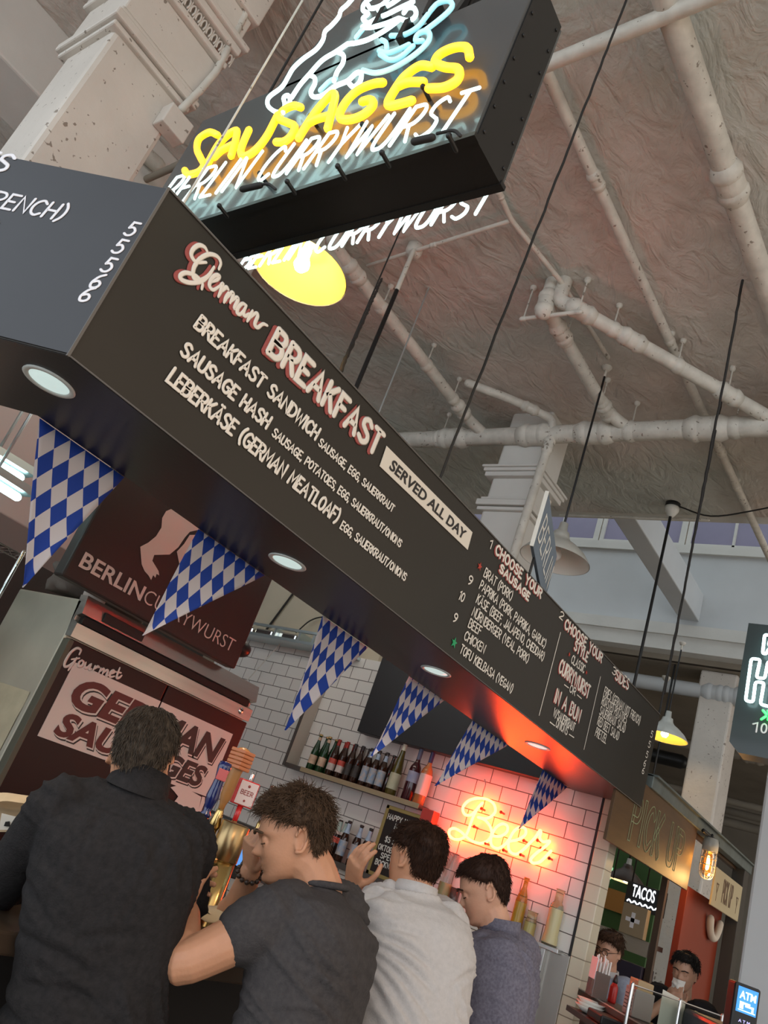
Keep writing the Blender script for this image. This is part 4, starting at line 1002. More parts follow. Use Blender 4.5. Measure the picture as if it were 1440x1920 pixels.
mb = MB().tube(smooth_pts([(XW-.12, 5.75, 3.19), (XW-.06, 5.68, 3.36), (XW-.05, 5.52, 3.42), (XW-.05, 5.42, 3.33), (XW-.06, 5.40, 3.2)]), .008, 6)
tag(mb.obj('power_cord', 'rope_black'), 'black cord looping above the rail shelf on the cream wall', 'cord')
cable((XW-.015, 6.3, 3.19), (XW-.015, 5.95, 4.1), .012, 'dark conduit climbing the cream wall above the tiles', 'rope_black', 'conduit', False)

# ------------------------------------------------------------------ wall shelf unit
sh = empty('wall_shelf', (XW, 4.4, 1.92), 'dark L-shaped wall shelf with an upright end panel on the tiles', 'shelf')
wd = mat('shelf_dark', (.085, .07, .06), .5, noise_amt=.2, noise_scale=8); ins = mat('shelf_side', (.50, .45, .38), .6)
ZS = 1.93
MB().box((XW-.17, 3.66, ZS-.035), (XW-.001, 5.22, ZS), .003).obj('board', wd, sh)
MB().box((XW-.17, 5.20, ZS-.035), (XW-.001, 5.225, 3.0), .002).obj('end_panel', ins, sh)
MB().box((XW-.176, 5.198, ZS-.035), (XW-.168, 5.229, 3.0)).obj('edge_strip', wd, sh)
MB().box((XW-.172, 3.66, ZS-.038), (XW-.168, 5.0, ZS+.002)).obj('front_lip', mat('lip_brass', (.35, .27, .16), .4), sh)
ls = empty('wall_ledge', (XW, 4.4, 1.28), 'brown wooden ledge with bottles under the wall shelf', 'shelf')
MB().box((XW-.17, 3.42, 1.255), (XW-.062, 5.6, 1.30), .003).obj('board', wd, ls)

# ------------------------------------------------------------------ bottles
def glass(name, col, tr=.0, rough=.08): return mat(name, col, rough, spec=.6, trans=tr, coat=.3)
g_brown = glass('glass_brown', (.035, .012, .006)); g_green = glass('glass_green', (.012, .045, .014)); g_olive = glass('glass_olive', (.13, .10, .02), .35)
g_clear = glass('glass_clear', (.75, .85, .78), .9, .04); g_rose = glass('glass_rose', (.75, .30, .10), .55); g_red = glass('glass_wine', (.05, .008, .012)); g_cola = glass('glass_cola', (.02, .006, .003))
def lab_mat(name, c1, c2, sc=22): return mat(name, c1, .45, noise_amt=.5, noise_scale=sc, col2=c2, detail=2)
L_green = lab_mat('label_salmon', (.70, .50, .34), (.45, .32, .22)); L_red = lab_mat('label_red', (.62, .10, .06), (.5, .06, .04)); L_cream = lab_mat('label_white', (.70, .62, .56), (.5, .42, .38))
L_dark = lab_mat('label_dark', (.06, .045, .035), (.02, .015, .012)); L_blue = lab_mat('label_blue', (.16, .32, .52), (.55, .42, .30), 30); L_wine = lab_mat('label_moss', (.50, .48, .33), (.42, .40, .27))
L_wblue = lab_mat('label_greyblue', (.28, .28, .42), (.45, .42, .48), 14); L_pink = lab_mat('label_pink', (.80, .58, .54), (.76, .54, .50), 4); L_silver = lab_mat('label_silver', (.45, .55, .66), (.30, .38, .5))
cap_gold = mat('cap_gold', (.45, .30, .12), .35, metal=.6); cap_red = mat('cap_red', (.35, .03, .02), .35, metal=.3); cap_blk = mat('cap_black', (.03, .02, .02), .4); cap_cream = mat('cap_cream', (.68, .62, .48), .4)
cap_slate = mat('cap_slate', (.10, .10, .16), .4); cap_navy = mat('cap_navy', (.03, .03, .10), .35); cap_blue = mat('cap_blue', (.16, .24, .42), .4)
BEER = [(.001, 0), (.034, 0), (.037, .006), (.037, .185), (.034, .205), (.022, .245), (.0165, .27), (.0155, .315), (.0165, .318), (.0165, .330)]
LONG = [(.001, 0), (.034, 0), (.037, .006), (.037, .15), (.030, .20), (.018, .255), (.0155, .28), (.0150, .32), (.0165, .322), (.0165, .330)]
HOCK = [(.001, 0), (.045, 0), (.049, .008), (.049, .17), (.042, .24), (.024, .35), (.0185, .40), (.0185, .47), (.0185, .475)]
BORD = [(.001, 0), (.047, 0), (.051, .008), (.051, .25), (.044, .285), (.022, .32), (.0185, .345), (.0185, .43), (.0185, .435)]
FLIP = [(.001, 0), (.036, 0), (.039, .006), (.039, .17), (.030, .22), (.020, .26), (.018, .30), (.020, .303), (.020, .312)]
def rad(prof, z):
    for (r0, z0), (r1, z1) in zip(prof[:-1], prof[1:]):
        if z0 <= z <= z1 and z1 > z0: return r0+(r1-r0)*(z-z0)/(z1-z0)
    return prof[-1][0]
def sleeve(mb, prof, za, zb, T_, o_=.0008, n=20):
    zs = [za] + [z for r, z in prof if za < z < zb] + [zb]
    return mb.lathe([(rad(prof, z)+o_, z) for z in zs], n, T_, False)
def bottle(prof, gm, loc, label, labels=(), cap=None, capz=None, group=None, name='beer_bottle', cat='bottle', rot=0):
    T_ = Matrix.Translation(loc); o = empty(name, loc, label, cat, group)
    MB().lathe(prof, 20, T_).obj('glass', gm, o)
    for nm, za, zb, m in labels: sleeve(MB(), prof, za, zb, T_).obj(nm, m, o)
    if cap:
        top = prof[-1][1]
        if capz: sleeve(MB(), prof, capz, top, T_, .0009).lathe([(.0008, top+.003), (prof[-1][0]+.0009, top+.002), (prof[-1][0]+.0009, top)], 20, T_, False).obj('cap', cap, o)
        else: MB().lathe([(.0185, top-.012), (.0188, top), (.015, top+.004), (.0008, top+.005)], 20, T_, False).obj('cap', cap, o)
    return o
def ypix(px, py, X): return onX(px, py, X).y
XB1, XB2 = XW-.115, XW-.045
rows = [((580, 1441), 'green bottle with a salmon label, first at the niche end of the upper shelf', LONG, g_green, (('label', .055, .135, L_green), ('neck_label', .275, .305, L_green)), cap_gold, None),
 ((597, 1446), 'green bottle with a salmon label, second from the niche end of the upper shelf', LONG, g_green, (('label', .055, .135, L_green), ('neck_label', .275, .305, L_green)), cap_gold, None),
 ((616, 1450), 'brown bottle with red shield label and red neck, nearer the green bottles', BEER, g_brown, (('label', .05, .11, L_cream), ('shield', .11, .155, L_red)), cap_red, .275),
 ((632, 1455), 'brown bottle with red shield label and red neck, nearer the dark labels', BEER, g_brown, (('label', .05, .11, L_cream), ('shield', .11, .155, L_red)), cap_red, .275),
 ((647, 1459), 'brown bottle with a dark label beside the red shield bottles on the upper shelf', BEER, g_brown, (('label', .05, .15, L_dark),), cap_blk, .29),
 ((661, 1463), 'brown bottle with a dark label beside the blue labels on the upper shelf', BEER, g_brown, (('label', .05, .15, L_dark),), cap_blk, .29),
 ((678, 1468), 'brown bottle with a blue mountain label next to the dark labels on the upper shelf', BEER, g_brown, (('label', .04, .17, L_blue), ('neck_label', .25, .30, L_silver)), cap_blk, None),
 ((692, 1472), 'brown bottle with a blue mountain label, middle of three on the upper shelf', BEER, g_brown, (('label', .04, .17, L_blue), ('neck_label', .25, .30, L_silver)), cap_blk, None),
 ((707, 1476), 'brown bottle with a blue mountain label next to the wine on the upper shelf', BEER, g_brown, (('label', .04, .17, L_blue), ('neck_label', .25, .30, L_silver)), cap_blk, None)]
for i, (px, lb, prof, gm, labs, cp, cz) in enumerate(rows):
    y = ypix(px[0], px[1], XB1)
    bottle(prof, gm, (XB1, y, ZS), lb, labs, cp, cz, 'beer bottles on the upper shelf')
    lb2 = 'unlabelled looking bottle in the back row of the upper shelf, %s from the niche end' % ('first', 'second', 'third', 'fourth', 'fifth', 'sixth', 'seventh', 'eighth', 'ninth')[i]
    bottle(prof, gm, (XB2, y-.028, ZS), lb2, (), cp, cz, 'beer bottles on the upper shelf')
XWI = XW-.10
bottle(HOCK, g_olive, (XWI, ypix(733, 1482, XWI), ZS), 'tall slim olive wine bottle with cream capsule and mossy label on the upper shelf', (('label', .05, .185, L_wine),), cap_cream, .385, 'wine bottles on the upper shelf', 'wine_bottle')
bottle(BORD, g_red, (XWI, ypix(764, 1491, XWI), ZS), 'dark red wine bottle with a grey-blue label on the upper shelf', (('label', .15, .24, L_wblue),), cap_slate, .345, 'wine bottles on the upper shelf', 'wine_bottle')
bottle(BORD, g_rose, (XWI, ypix(786, 1498, XWI), ZS), 'rosé wine bottle with a plain pink label and navy capsule at the shelf end', (('label', .075, .245, L_pink),), cap_navy, .345, 'wine bottles on the upper shelf', 'wine_bottle')
# ledge: cola, blue label beers, yellow-necked flip tops
ZL = 1.30; XC = XW-.115
for (px, lb) in (((608, 1578), 'clear necked cola bottle with a red label on the ledge, first behind the curly head'), ((622, 1584), 'clear necked cola bottle with a red label on the ledge, second one'), ((634, 1586), 'clear necked cola bottle on the ledge beside the blue label beers')):
    y = ypix(px[0], px[1], XC)
    bottle(FLIP, g_cola, (XC+.02, y, ZL), lb, (('label', .13, .175, L_red), ('neck', .225, .303, mat('neck_clear', (.42, .52, .46), .12)), ('paper_tag', .20, .225, L_cream)), cap_blk, None, 'cola bottles on the ledge', 'cola_bottle')
for (px, lb) in (((637, 1600), 'brown bottle with a blue label on the ledge, tallest looking, beside the cola'), ((660, 1607), 'brown bottle with a blue label on the ledge, middle of three behind the raised hand'), ((678, 1612), 'brown bottle with a blue label on the ledge beside the letter board')):
    y = ypix(px[0], px[1], XC)
    bottle(BEER, g_brown, (XC, y, ZL), lb, (('label', .05, .17, L_blue), ('neck_label', .23, .31, L_silver)), cap_blk, None, 'beer bottles on the ledge')
for k, (px, lb) in enumerate((((520, 1548), 'yellow topped bottle with a blue cap behind the red tap handle'), ((541, 1556), 'yellow topped bottle with a blue cap, middle of three over the curly head'), ((560, 1562), 'yellow topped bottle with a blue cap, nearest the cola bottles'))):
    y = ypix(px[0], px[1], XC)
    bottle(BEER, g_brown, (XC, y, ZL), lb, (('neck_foil', .235, .318, mat('foil_yellow', (.62, .48, .14), .35)), ('label', .05, .17, mat('label_amber', (.45, .22, .05), .4))), cap_blue, None, 'yellow topped bottles on the ledge')
# under-ledge jars and glasses
jar = [(.001, 0), (.036, 0), (.04, .006), (.04, .15), (.03, .175), (.03, .19)]
for px, lb, gm in (((634, 1648), 'dark small jar under the ledge behind the grey shirt shoulder', g_brown), ((648, 1654), 'dark small jar under the ledge just left of the raised wrist', g_brown), ((683, 1664), 'dark glass under the ledge between the watch and the white shirt', g_brown), ((690, 1672), 'jar of green pickles beside the white shirt shoulder', g_olive)):
    p = onX(px[0], px[1]+12, XW-.14)
    bottle(jar, gm, (XW-.14, p.y, .96), lb, (), cap_blk, None, 'jars under the ledge', 'jar', 'jar')
o = MB().box((XW-.24, 3.3, .92), (XW-.062, 5.4, .958), .003).obj('lower_shelf', wd); tag(o, 'brown lower shelf carrying dark jars under the bottle ledge', 'shelf')
# right ledge by the neon
g_amber = mat('glass_amber', (.62, .40, .07), .08, trans=.75, spec=.5); g_pale = mat('glass_pale', (.80, .78, .55), .06, trans=.92); g_smoke = mat('glass_smoke', (.75, .72, .66), .05, trans=.95)
XLg = XW-.045; ZLG = 1.305
car = [(.001, 0), (.040, 0), (.043, .006), (.043, .21), (.034, .25), (.017, .30), (.016, .345), (.021, .352), (.021, .37)]
bottle(car, g_amber, (XLg, ypix(965, 1742, XLg), ZLG), 'amber oil bottle glowing in the neon light on the steel capped ledge', (('oil', .01, .20, mat('oil_amber', (.42, .25, .03), .2)),), None, None, 'glassware by the neon', 'oil_bottle')
jr = [(.001, 0), (.038, 0), (.041, .006), (.041, .10), (.035, .115), (.035, .16), (.038, .165), (.038, .17)]
bottle(jr, g_pale, (XLg, ypix(990, 1752, XLg), ZLG), 'short squat jar half full of green liquid on the steel capped ledge', (('liquid', .008, .095, mat('liquid_green', (.42, .36, .13), .2)),), None, None, 'glassware by the neon', 'jar')
vs2 = [(.001, 0), (.052, 0), (.056, .008), (.052, .06), (.048, .07), (.050, .23), (.046, .26), (.030, .285), (.030, .36), (.033, .365), (.033, .37)]
bottle(vs2, g_pale, (XLg, ypix(1030, 1765, XLg), ZLG), 'tall waisted pale glass bottle at the corner end of the steel capped ledge', (('liquid', .012, .24, mat('liquid_pale', (.52, .46, .24), .2)),), None, None, 'glassware by the neon', 'glass_bottle')
cyl = [(.001, 0), (.048, 0), (.05, .006), (.05, .36), (.048, .365)]
bottle(cyl, g_smoke, (XLg, ypix(826, 1692, XLg), ZLG), 'tall clear cylinder of straws on the ledge behind the dark haired man in white', (('contents', .012, .14, mat('contents_olive', (.30, .26, .12), .5)),), None, None, 'glassware by the neon', 'glass_cylinder')
tum = [(.001, 0), (.03, 0), (.033, .004), (.038, .13), (.036, .13), (.031, .012), (.001, .010)]
bottle(tum, g_smoke, (XLg, ypix(846, 1699, XLg), ZLG), 'small clear tumbler on the ledge between the two dark haired heads', (), None, None, 'glassware by the neon', 'tumbler')
# letter board and red box
XBd = XW-.13
tl, tr, bl = onX(733, 1508, XBd), onX(795, 1533, XBd), onX(683, 1612, XBd)
lbz0, lbz1 = 1.30, (tl.z+tr.z)/2; ya, yb = tl.y+.035, tr.y
t = empty('letter_board', (XBd, (ya+yb)/2, lbz0), 'gold framed black letter board listing the happy hour leaning on the ledge', 'sign')
gold = mat('frame_gold', (.36, .26, .09), .4, metal=.5)
mb = MB()
for lo, hi in (((XBd, yb, lbz0), (XBd+.02, yb+.03, lbz1)), ((XBd, ya-.03, lbz0), (XBd+.02, ya, lbz1)), ((XBd, yb, lbz0), (XBd+.02, ya, lbz0+.03)), ((XBd, yb, lbz1-.03), (XBd+.02, ya, lbz1))): mb.box(lo, hi, .003)
mb.obj('frame', gold, t); MB().box((XBd+.006, yb+.02, lbz0+.02), (XBd+.018, ya-.02, lbz1-.02)).obj('felt', mat('felt_black', (.025, .018, .016), .9), t)
mb = MB(); NXm = V((-1, 0, 0)); yc = (ya+yb)/2; wb_ = ya-yb-.06
for k, (tx, w_) in enumerate((('HAPPY HOUR!', .92), ('M - F', .34), ('3 - 6', .36), ('$5 BEERS', .66), ('OKTOBERFEST', .92), ('SPECIAL', .62), ('BOCKWURST', .82))):
    z = lbz1-.03-.075-k*.058-(.012 if k > 3 else 0)
    letter(mb, tx, (XBd+.004, yc+wb_*w_/2, z), (XBd+.004, yc-wb_*w_/2, z), UZ, .040, .0042, NXm, .25, 0, .2)
mb.obj('lettering', 'enamel_inside', t)
p = onX(802, 1540, XW-.12)
o = MB().box((XW-.165, p.y-.06, 1.30), (XW-.065, p.y+.055, 1.915), .005).obj('tall_box', mat('red_card', (.55, .05, .035), .45)); tag(o, 'tall red card box standing beside the letter board under the shelf end', 'box')

# ------------------------------------------------------------------ beer tower and taps
tc = at(418, 1610, 2.52); tw = empty('beer_tower', (tc.x, tc.y, 1.07), 'polished brass beer tower standing on the counter', 'beer tower')
TX = Matrix.Translation((tc.x, tc.y, 0)); ztop_ = at(447, 1546, 2.5).z
MB().lathe([(.001, 1.071), (.07, 1.071), (.07, 1.085), (.05, 1.10), (.044, 1.12), (.044, ztop_-.115)], 28, TX).obj('column', 'brass', tw)
MB().lathe([(.044, ztop_-.118), (.0475, ztop_-.113), (.0475, ztop_-.004), (.042, ztop_), (.001, ztop_)], 28, TX).obj('collar', mat('brass_dull', (.42, .29, .14), .32, metal=1.0), tw)
left = V((-RT.x, -RT.y, 0)).normalized(); bk = V((0, 1, 0))
def tap(px0, px1, d, label, prof, m, extra=None, faucet=True):
    """px0 / px1: where the handle's foot and top stand in the picture, d its depth; the handle is plumb"""
    h0 = at(px0[0], px0[1], d); r1 = ray(*px1); k = hypot(h0.x, h0.y)/hypot(r1.x, r1.y); L_ = (r1*k).z+1.5-h0.z
    kz = L_/prof[-1][1]; kr = min(1.25, max(.8, kz))
    t = empty('beer_tap', h0-UZ*.10, label, 'beer tap', 'beer taps'); a = h0-UZ*.10
    if not faucet: MB().tube([h0-UZ*.16, h0+UZ*.004], [.010, .013], 10).obj('faucet', 'brass', t)
    else: MB().tube([a-left*.075, a+left*.0], .012, 10).tube([a-left*.055, a-left*.040], .018, 10).tube([a+UZ*.06, a-UZ*.03], .015, 10).tube([a-UZ*.01, a+left*.030-UZ*.085], [.013, .009], 8).tube([a+UZ*.055, a+UZ*.102], [.020, .013], 10).obj('faucet', 'brass', t)
    MB().lathe([(r_*kr, z*kz) for r_, z in prof], 20, Matrix.Translation(h0)).obj('tap_handle', m, t)
    if extra: extra(h0, t, L_)
    return t
faceN = V((-.62, -.78, 0)).normalized()
bh = [(.001, 0), (.020, .002), (.022, .02), (.014, .035), (.018, .06), (.026, .12), (.022, .17), (.019, .22), (.027, .29), (.024, .32), (.001, .325)]
navy = mat('handle_navy', (.012, .018, .10), .12, coat=.6)
def red_patch(h0, t, L_): MB().box((-.004, -.016, L_*.66), (.004, .016, L_*.86), .002, Matrix.Translation(h0+faceN*.024) @ Matrix.Rotation(atan2(faceN.y, faceN.x), 4, 'Z')).obj('badge', mat('badge_red', (.55, .10, .09), .4), t)
tap((383, 1532), (424, 1428), 2.42, 'brass tap with a glossy navy blue handle beside the fridge sign', bh, navy, red_patch)
wh = [(.001, 0), (.012, .002), (.014, .05), (.024, .10), (.026, .26), (.030, .30), (.032, .40), (.022, .42), (.001, .43)]
amber = mat('handle_amber', (.46, .20, .05), .35, noise_amt=.4, noise_scale=14, col2=(.30, .14, .05))
def letters_(h0, t, L_):
    mb = MB()
    for k in range(5): mb.box((-.027, -.034, L_*(.66+.06*k)), (.027, .034, L_*(.66+.06*k)+.012), .003, Matrix.Translation(h0))
    mb.obj('carved_letters', mat('carved_red', (.50, .16, .06), .4), t)
tap((412, 1522), (463, 1403), 2.58, 'brass tap with a carved amber wooden handle', wh, amber, letters_)
rh = [(.001, 0), (.011, .002), (.012, .11), (.001, .112)]
redm = mat('handle_red', (.62, .02, .02), .25, coat=.4)
def red_sign(h0, t, L_):
    Mx = Matrix.Translation(h0+UZ*(L_+.040)) @ Matrix.Rotation(atan2(faceN.y, faceN.x)+.15, 4, 'Z')
    MB().box((-.020, -.036, -.042), (.016, .036, .042), .003, Mx).obj('sign_block', redm, t)
    MB().box((.0165, -.032, -.038), (.019, .032, .038), .001, Mx).obj('sign_face', mat('tap_face', (.75, .60, .56), .4), t)
    mb = MB(); fn = Mx.to_3x3() @ V((1, 0, 0)); sd = Mx.to_3x3() @ V((0, 1, 0)); c_ = Mx @ V((.0195, 0, 0))
    letter(mb, 'BEER', c_-sd*.022-UZ*.005, c_+sd*.022-UZ*.005, UZ, .014, .0013, fn, .25)
    mb.ball(c_+UZ*.024, .005, 8); mb.ball(c_-UZ*.024, .004, 8); mb.obj('lettering', 'lettering_red', t)
    MB().tube([h0+UZ*(L_+.08), h0+UZ*(L_+.105)], .006, 8).obj('finial', 'chrome', t)
tap((437, 1546), (458, 1512), 2.64, 'brass tap with a red handle and a small pink sign block', rh, redm, red_sign, False)
bhh = [(.001, 0), (.010, .002), (.013, .03), (.011, .16), (.017, .22), (.001, .225)]
tap((487, 1548), (519, 1475), 2.75, 'tap with a slim glossy brown handle behind the curly haired man', bhh, mat('handle_brown', (.09, .03, .02), .15, coat=.5), None, False)
tap((499, 1552), (530, 1482), 2.80, 'tap with a slim golden handle behind the curly haired man', bhh, mat('handle_gold', (.42, .25, .06), .25, metal=.4), None, False)

# tablet with its lead, on an arm behind the tower
ta = [at(x, y, 3.1) for x, y in ((437, 1573), (464, 1589), (449, 1626), (423, 1611))]
t = empty('tablet', ta[3], 'tablet with a bright blue screen behind the brass tower', 'tablet')
n_ = (ta[1]-ta[0]).cross(ta[3]-ta[0]).normalized(); n_ = n_ if n_.dot(FW) > 0 else -n_
c_ = sum(ta, V((0, 0, 0)))/4
MB().prism([c_+(p-c_)*1.16+n_*.001 for p in ta], n_*.012).obj('case', 'black_metal', t)
MB().prism(ta, n_*.0008).obj('screen', emis('screen_blue', (.13, .36, .85), .95, (.05, .08, .15)), t)
MB().box((-.09, -.02, -.05), (.09, .02, 0), .004, Matrix.Translation(ta[3].lerp(ta[2], .5)-UZ*.01+n_*.02)).obj('stand', 'black_metal', t)
MB().tube([ta[3].lerp(ta[2], .5)+n_*.04-UZ*.03, V((c_.x+n_.x*.04, c_.y+n_.y*.04, 1.07))], .012, 8).obj('post', 'black_metal', t)
mb = MB().tube(smooth_pts([at(434, 1632, 3.1), at(425, 1665, 3.05), at(418, 1690, 3.0), at(408, 1694, 3.0), at(418, 1684, 3.0), at(428, 1684, 3.0), at(432, 1700, 3.0)]), .0035, 6)
tag(mb.obj('power_cord', 'rope_black'), 'thin black charging lead hanging under the tablet', 'cord')

# ------------------------------------------------------------------ food papers on the counter
def sheet(pts, name, m, label, cat, th=.0015):
    """a creased sheet from a grid of points (rows of equal length)"""
    R_, C_ = len(pts), len(pts[0]); rows_ = []
    for r in pts: rows_.append(smooth_pts(r, False, 4))
    cols = [smooth_pts([rows_[r][c] for r in range(R_)], False, 4) for c in range(len(rows_[0]))]
    nC, nR = len(cols), len(cols[0]); vs_ = [cols[c][r] for c in range(nC) for r in range(nR)]
    vs_ = [v + V((1, 1, 1))*.0025*noise.noise(v*40) for v in vs_]
    nb_ = len(vs_); vs_ += [v-V((0, 0, th)) for v in vs_]
    fs = [[c*nR+r, c*nR+r+1, (c+1)*nR+r+1, (c+1)*nR+r] for c in range(nC-1) for r in range(nR-1)]; fs += [[i+nb_ for i in f[::-1]] for f in fs]
    o = MB().add(vs_, fs, True).obj(name, m); return tag(o, label, cat)
paper = mat('tray_paper', (.60, .47, .30), .75, noise_amt=.15, noise_scale=12)
ZC = 1.075
B = at(395, 1722, 2.28)
def tp_(x, y, d): return at(x, y, d)
sheet([[tp_(352, 1660, 2.3), tp_(372, 1690, 2.3), tp_(380, 1712, 2.28), tp_(400, 1728, 2.25)], [tp_(362, 1690, 2.26), tp_(385, 1706, 2.24), tp_(400, 1718, 2.22), tp_(410, 1730, 2.2)]], 'wrapping_paper', paper, 'standing fold of greaseproof food paper at the dark shirted man\'s elbow', 'paper')
sheet([[tp_(362, 1700, 2.3), tp_(400, 1698, 2.4), tp_(445, 1698, 2.45)], [tp_(360, 1716, 2.22), tp_(405, 1706, 2.28), tp_(440, 1704, 2.34)], [tp_(366, 1718, 2.18), tp_(400, 1730, 2.16), tp_(426, 1722, 2.2)]], 'tray_paper', paper, 'curled sheet of greaseproof paper lining a food tray in front of the brass tower', 'paper')
dk = MB(); c0 = at(395, 1745, 2.2)
dk.box((c0.x-.09, c0.y-.0, 1.071), (c0.x+.10, c0.y+.10, c0.z-.012), .008)
tag(dk.obj('food_tray', mat('tray_brown', (.045, .022, .012), .5)), 'dark brown food tray under the greaseproof paper', 'tray')
# takeaway box at the far left
bx = at(20, 1535, 2.35); t = empty('takeaway_box', bx, 'brown paper takeaway bag with a white label at the left edge, behind the dark shirt', 'bag')
mb = MB(); P = [at(-30, 1490, 2.35), at(-10, 1560, 2.3), at(60, 1560, 2.3), at(58, 1500, 2.35)]
mb.prism(P, (.05, .10, 0)); mb.obj('bag', mat('kraft', (.42, .30, .17), .8, noise_amt=.2, noise_scale=14), t)
sheet_ = [[at(-30, 1492, 2.33), at(5, 1486, 2.33), at(40, 1490, 2.33), at(66, 1494, 2.35)], [at(-30, 1512, 2.27), at(5, 1502, 2.27), at(36, 1505, 2.27), at(62, 1508, 2.3)]]
R0 = [smooth_pts(r, False, 4) for r in sheet_]; mb = MB(); vs_ = R0[0]+R0[1]; nR = len(R0[0]); mb.add(vs_, [[i, i+1, nR+i+1, nR+i] for i in range(nR-1)], True); mb.obj('folded_top', mat('kraft_light', (.62, .46, .28), .8, noise_amt=.2, noise_scale=16), t)
mb = MB(); mb.prism([at(3, 1525, 2.26), at(-2, 1556, 2.26), at(28, 1556, 2.26), at(36, 1533, 2.26)], FW*.001); mb.obj('label', 'label_cream', t)
mb = MB(); mb.prism([at(7, 1549, 2.255), at(10, 1541, 2.255), at(18, 1540, 2.255), at(19, 1550, 2.255)], FW*.001); mb.obj('printed_mark', 'lettering_black', t)

# ------------------------------------------------------------------ kitchen behind, left
mat('hood_white', (.66, .58, .54), .5)
hood = MB(); hood.box((1.2, 5.2, 2.62), (3.4, 6.2, 3.35), .01)
tag(hood.obj('extractor_hood', 'hood_white'), 'pale extractor hood behind the first pennant', 'hood')
cold = emis('fluorescent', (.62, 1.0, .98), 9.0)
for k, (pa, pb, lb) in enumerate((((-70, 830), (38, 895), 'cold fluorescent tube under the pale hood behind the first pennant'), ((-70, 868), (32, 932), 'lower cold fluorescent tube just above the dark wire rack'))):
    a = onZ(*pa, 2.60-.14*k); b = onZ(*pb, 2.60-.14*k); d = (b-a).normalized(); sd_ = d.cross(UZ).normalized()
    t = empty('fluorescent_lamp', a, lb, 'lamp', 'fluorescent tubes in the kitchen')
    MB().tube([a, b], .022, 12).obj('tube', cold, t)
    MB().prism([a-d*.03+sd_*.06+UZ*.03, b+d*.05+sd_*.06+UZ*.03, b+d*.05-sd_*.06+UZ*.03, a-d*.03-sd_*.06+UZ*.03], UZ*.04).obj('batten', 'cold_metal', t)
    MB().tube([a.lerp(b, .5)+UZ*.06, V((a.lerp(b, .5).x, a.lerp(b, .5).y, 3.9))], .008, 6).obj('drop_rod', 'cold_metal', t)
t = empty('fluorescent_lamp', (4.6, 4.3, 3.55), 'cold strip lamp over the bar, hidden behind the menu board', 'lamp', 'fluorescent tubes in the kitchen')
MB().tube([(4.3, 3.3, 3.55), (4.3, 5.3, 3.55)], .022, 12).obj('tube', emis('fluorescent_warm', (1.0, .93, .78), 15.0), t)
MB().box((4.24, 3.25, 3.575), (4.36, 5.35, 3.62), .005).obj('batten', 'cold_metal', t)
MB().tube([(4.3, 4.3, 3.6), (4.3, 4.3, CEIL)], .008, 6).obj('drop_rod', 'cold_metal', t)
# chrome wire shelving
ws = empty('wire_rack', (1.6, 4.7, 0), 'chrome wire shelving loaded with dark bins at the left edge', 'rack')
for x in (1.15, 2.25):
    for y in (4.62, 5.05): MB().tube([(x, y, 0), (x, y, 2.36)], .013, 8).obj('post', 'chrome', ws)
for z in (.9, 1.55, 2.05, 2.34):
    mb = MB()
    for y in (4.62, 5.05):
        mb.tube([(1.15, y, z), (2.25, y, z)], .006, 6); mb.tube([(1.15, y, z-.035), (2.25, y, z-.035)], .005, 6)
        mb.tube([(1.15+.05*i, y, z-.035*(i % 2)) for i in range(23)], .003, 5)
    for x in [1.15+.046*i for i in range(25)]: mb.tube([(x, 4.62, z), (x, 5.05, z)], .003, 5)
    mb.obj('shelf', 'chrome', ws)
for x, z, w_, h_, m, lb in ((1.25, 2.06, .34, .24, 'black_metal', 'black bin on the upper wire shelf'), (1.68, 2.06, .30, .2, 'kitchen_dark', 'dark box on the upper wire shelf beside the black bin'), (1.3, 1.56, .4, .3, 'kraft', 'brown carton on the middle wire shelf'), (1.78, 1.56, .3, .36, 'hood_white', 'pale tub on the middle wire shelf')):
    tag(MB().box((x, 4.66, z), (x+w_, 5.0, z+h_), .015).obj('storage_bin', m), lb, 'bin', 'bins on the wire rack')
# cloth bundle on top of the fridge
mb = MB(); 
bm = bmesh.new(); bmesh.ops.create_icosphere(bm, subdivisions=4, radius=1.0)
for v in bm.verts:
    d = v.co.copy(); r_ = 1+.35*noise.fractal(d*1.7, 1.0, 2.0, 4)
    v.co = V((2.62+d.x*.30*r_, 4.22+d.y*.22*r_, 2.28+max(d.z, -.5)*.16*r_))
mb.bm(bm, True); tag(mb.obj('cloth_bundle', mat('cloth_grey', (.20, .16, .14), .9, noise_amt=.4, noise_scale=9)), 'crumpled grey cloth bundle on top of the refrigerator', 'cloth')
t = empty('food_container', (2.36, 4.15, 2.15), 'white plastic tub on the fridge top behind the first pennant', 'tub')
MB().lathe([(.001, 2.151), (.06, 2.151), (.075, 2.30), (.08, 2.31), (.001, 2.312)], 20, Matrix.Translation((2.40, 3.93, 0))).obj('tub', 'hood_white', t)
# unseen red strip added behind the board to throw red on the fridge
rn = empty('added_red_strip', (3.2, 2.52, 2.62), 'unseen red strip added behind the menu board to redden the refrigerator', 'neon sign')
MB().tube([(3.05, 2.545, 2.66), (3.35, 2.545, 2.66)], .012, 10).obj('glass_tube', emis('red_strip_glow', (1.0, .012, .006), 75.0), rn)
MB().box((2.85, 2.481, 2.62), (3.55, 2.50, 2.70), .004).obj('backing', 'black_metal', rn)
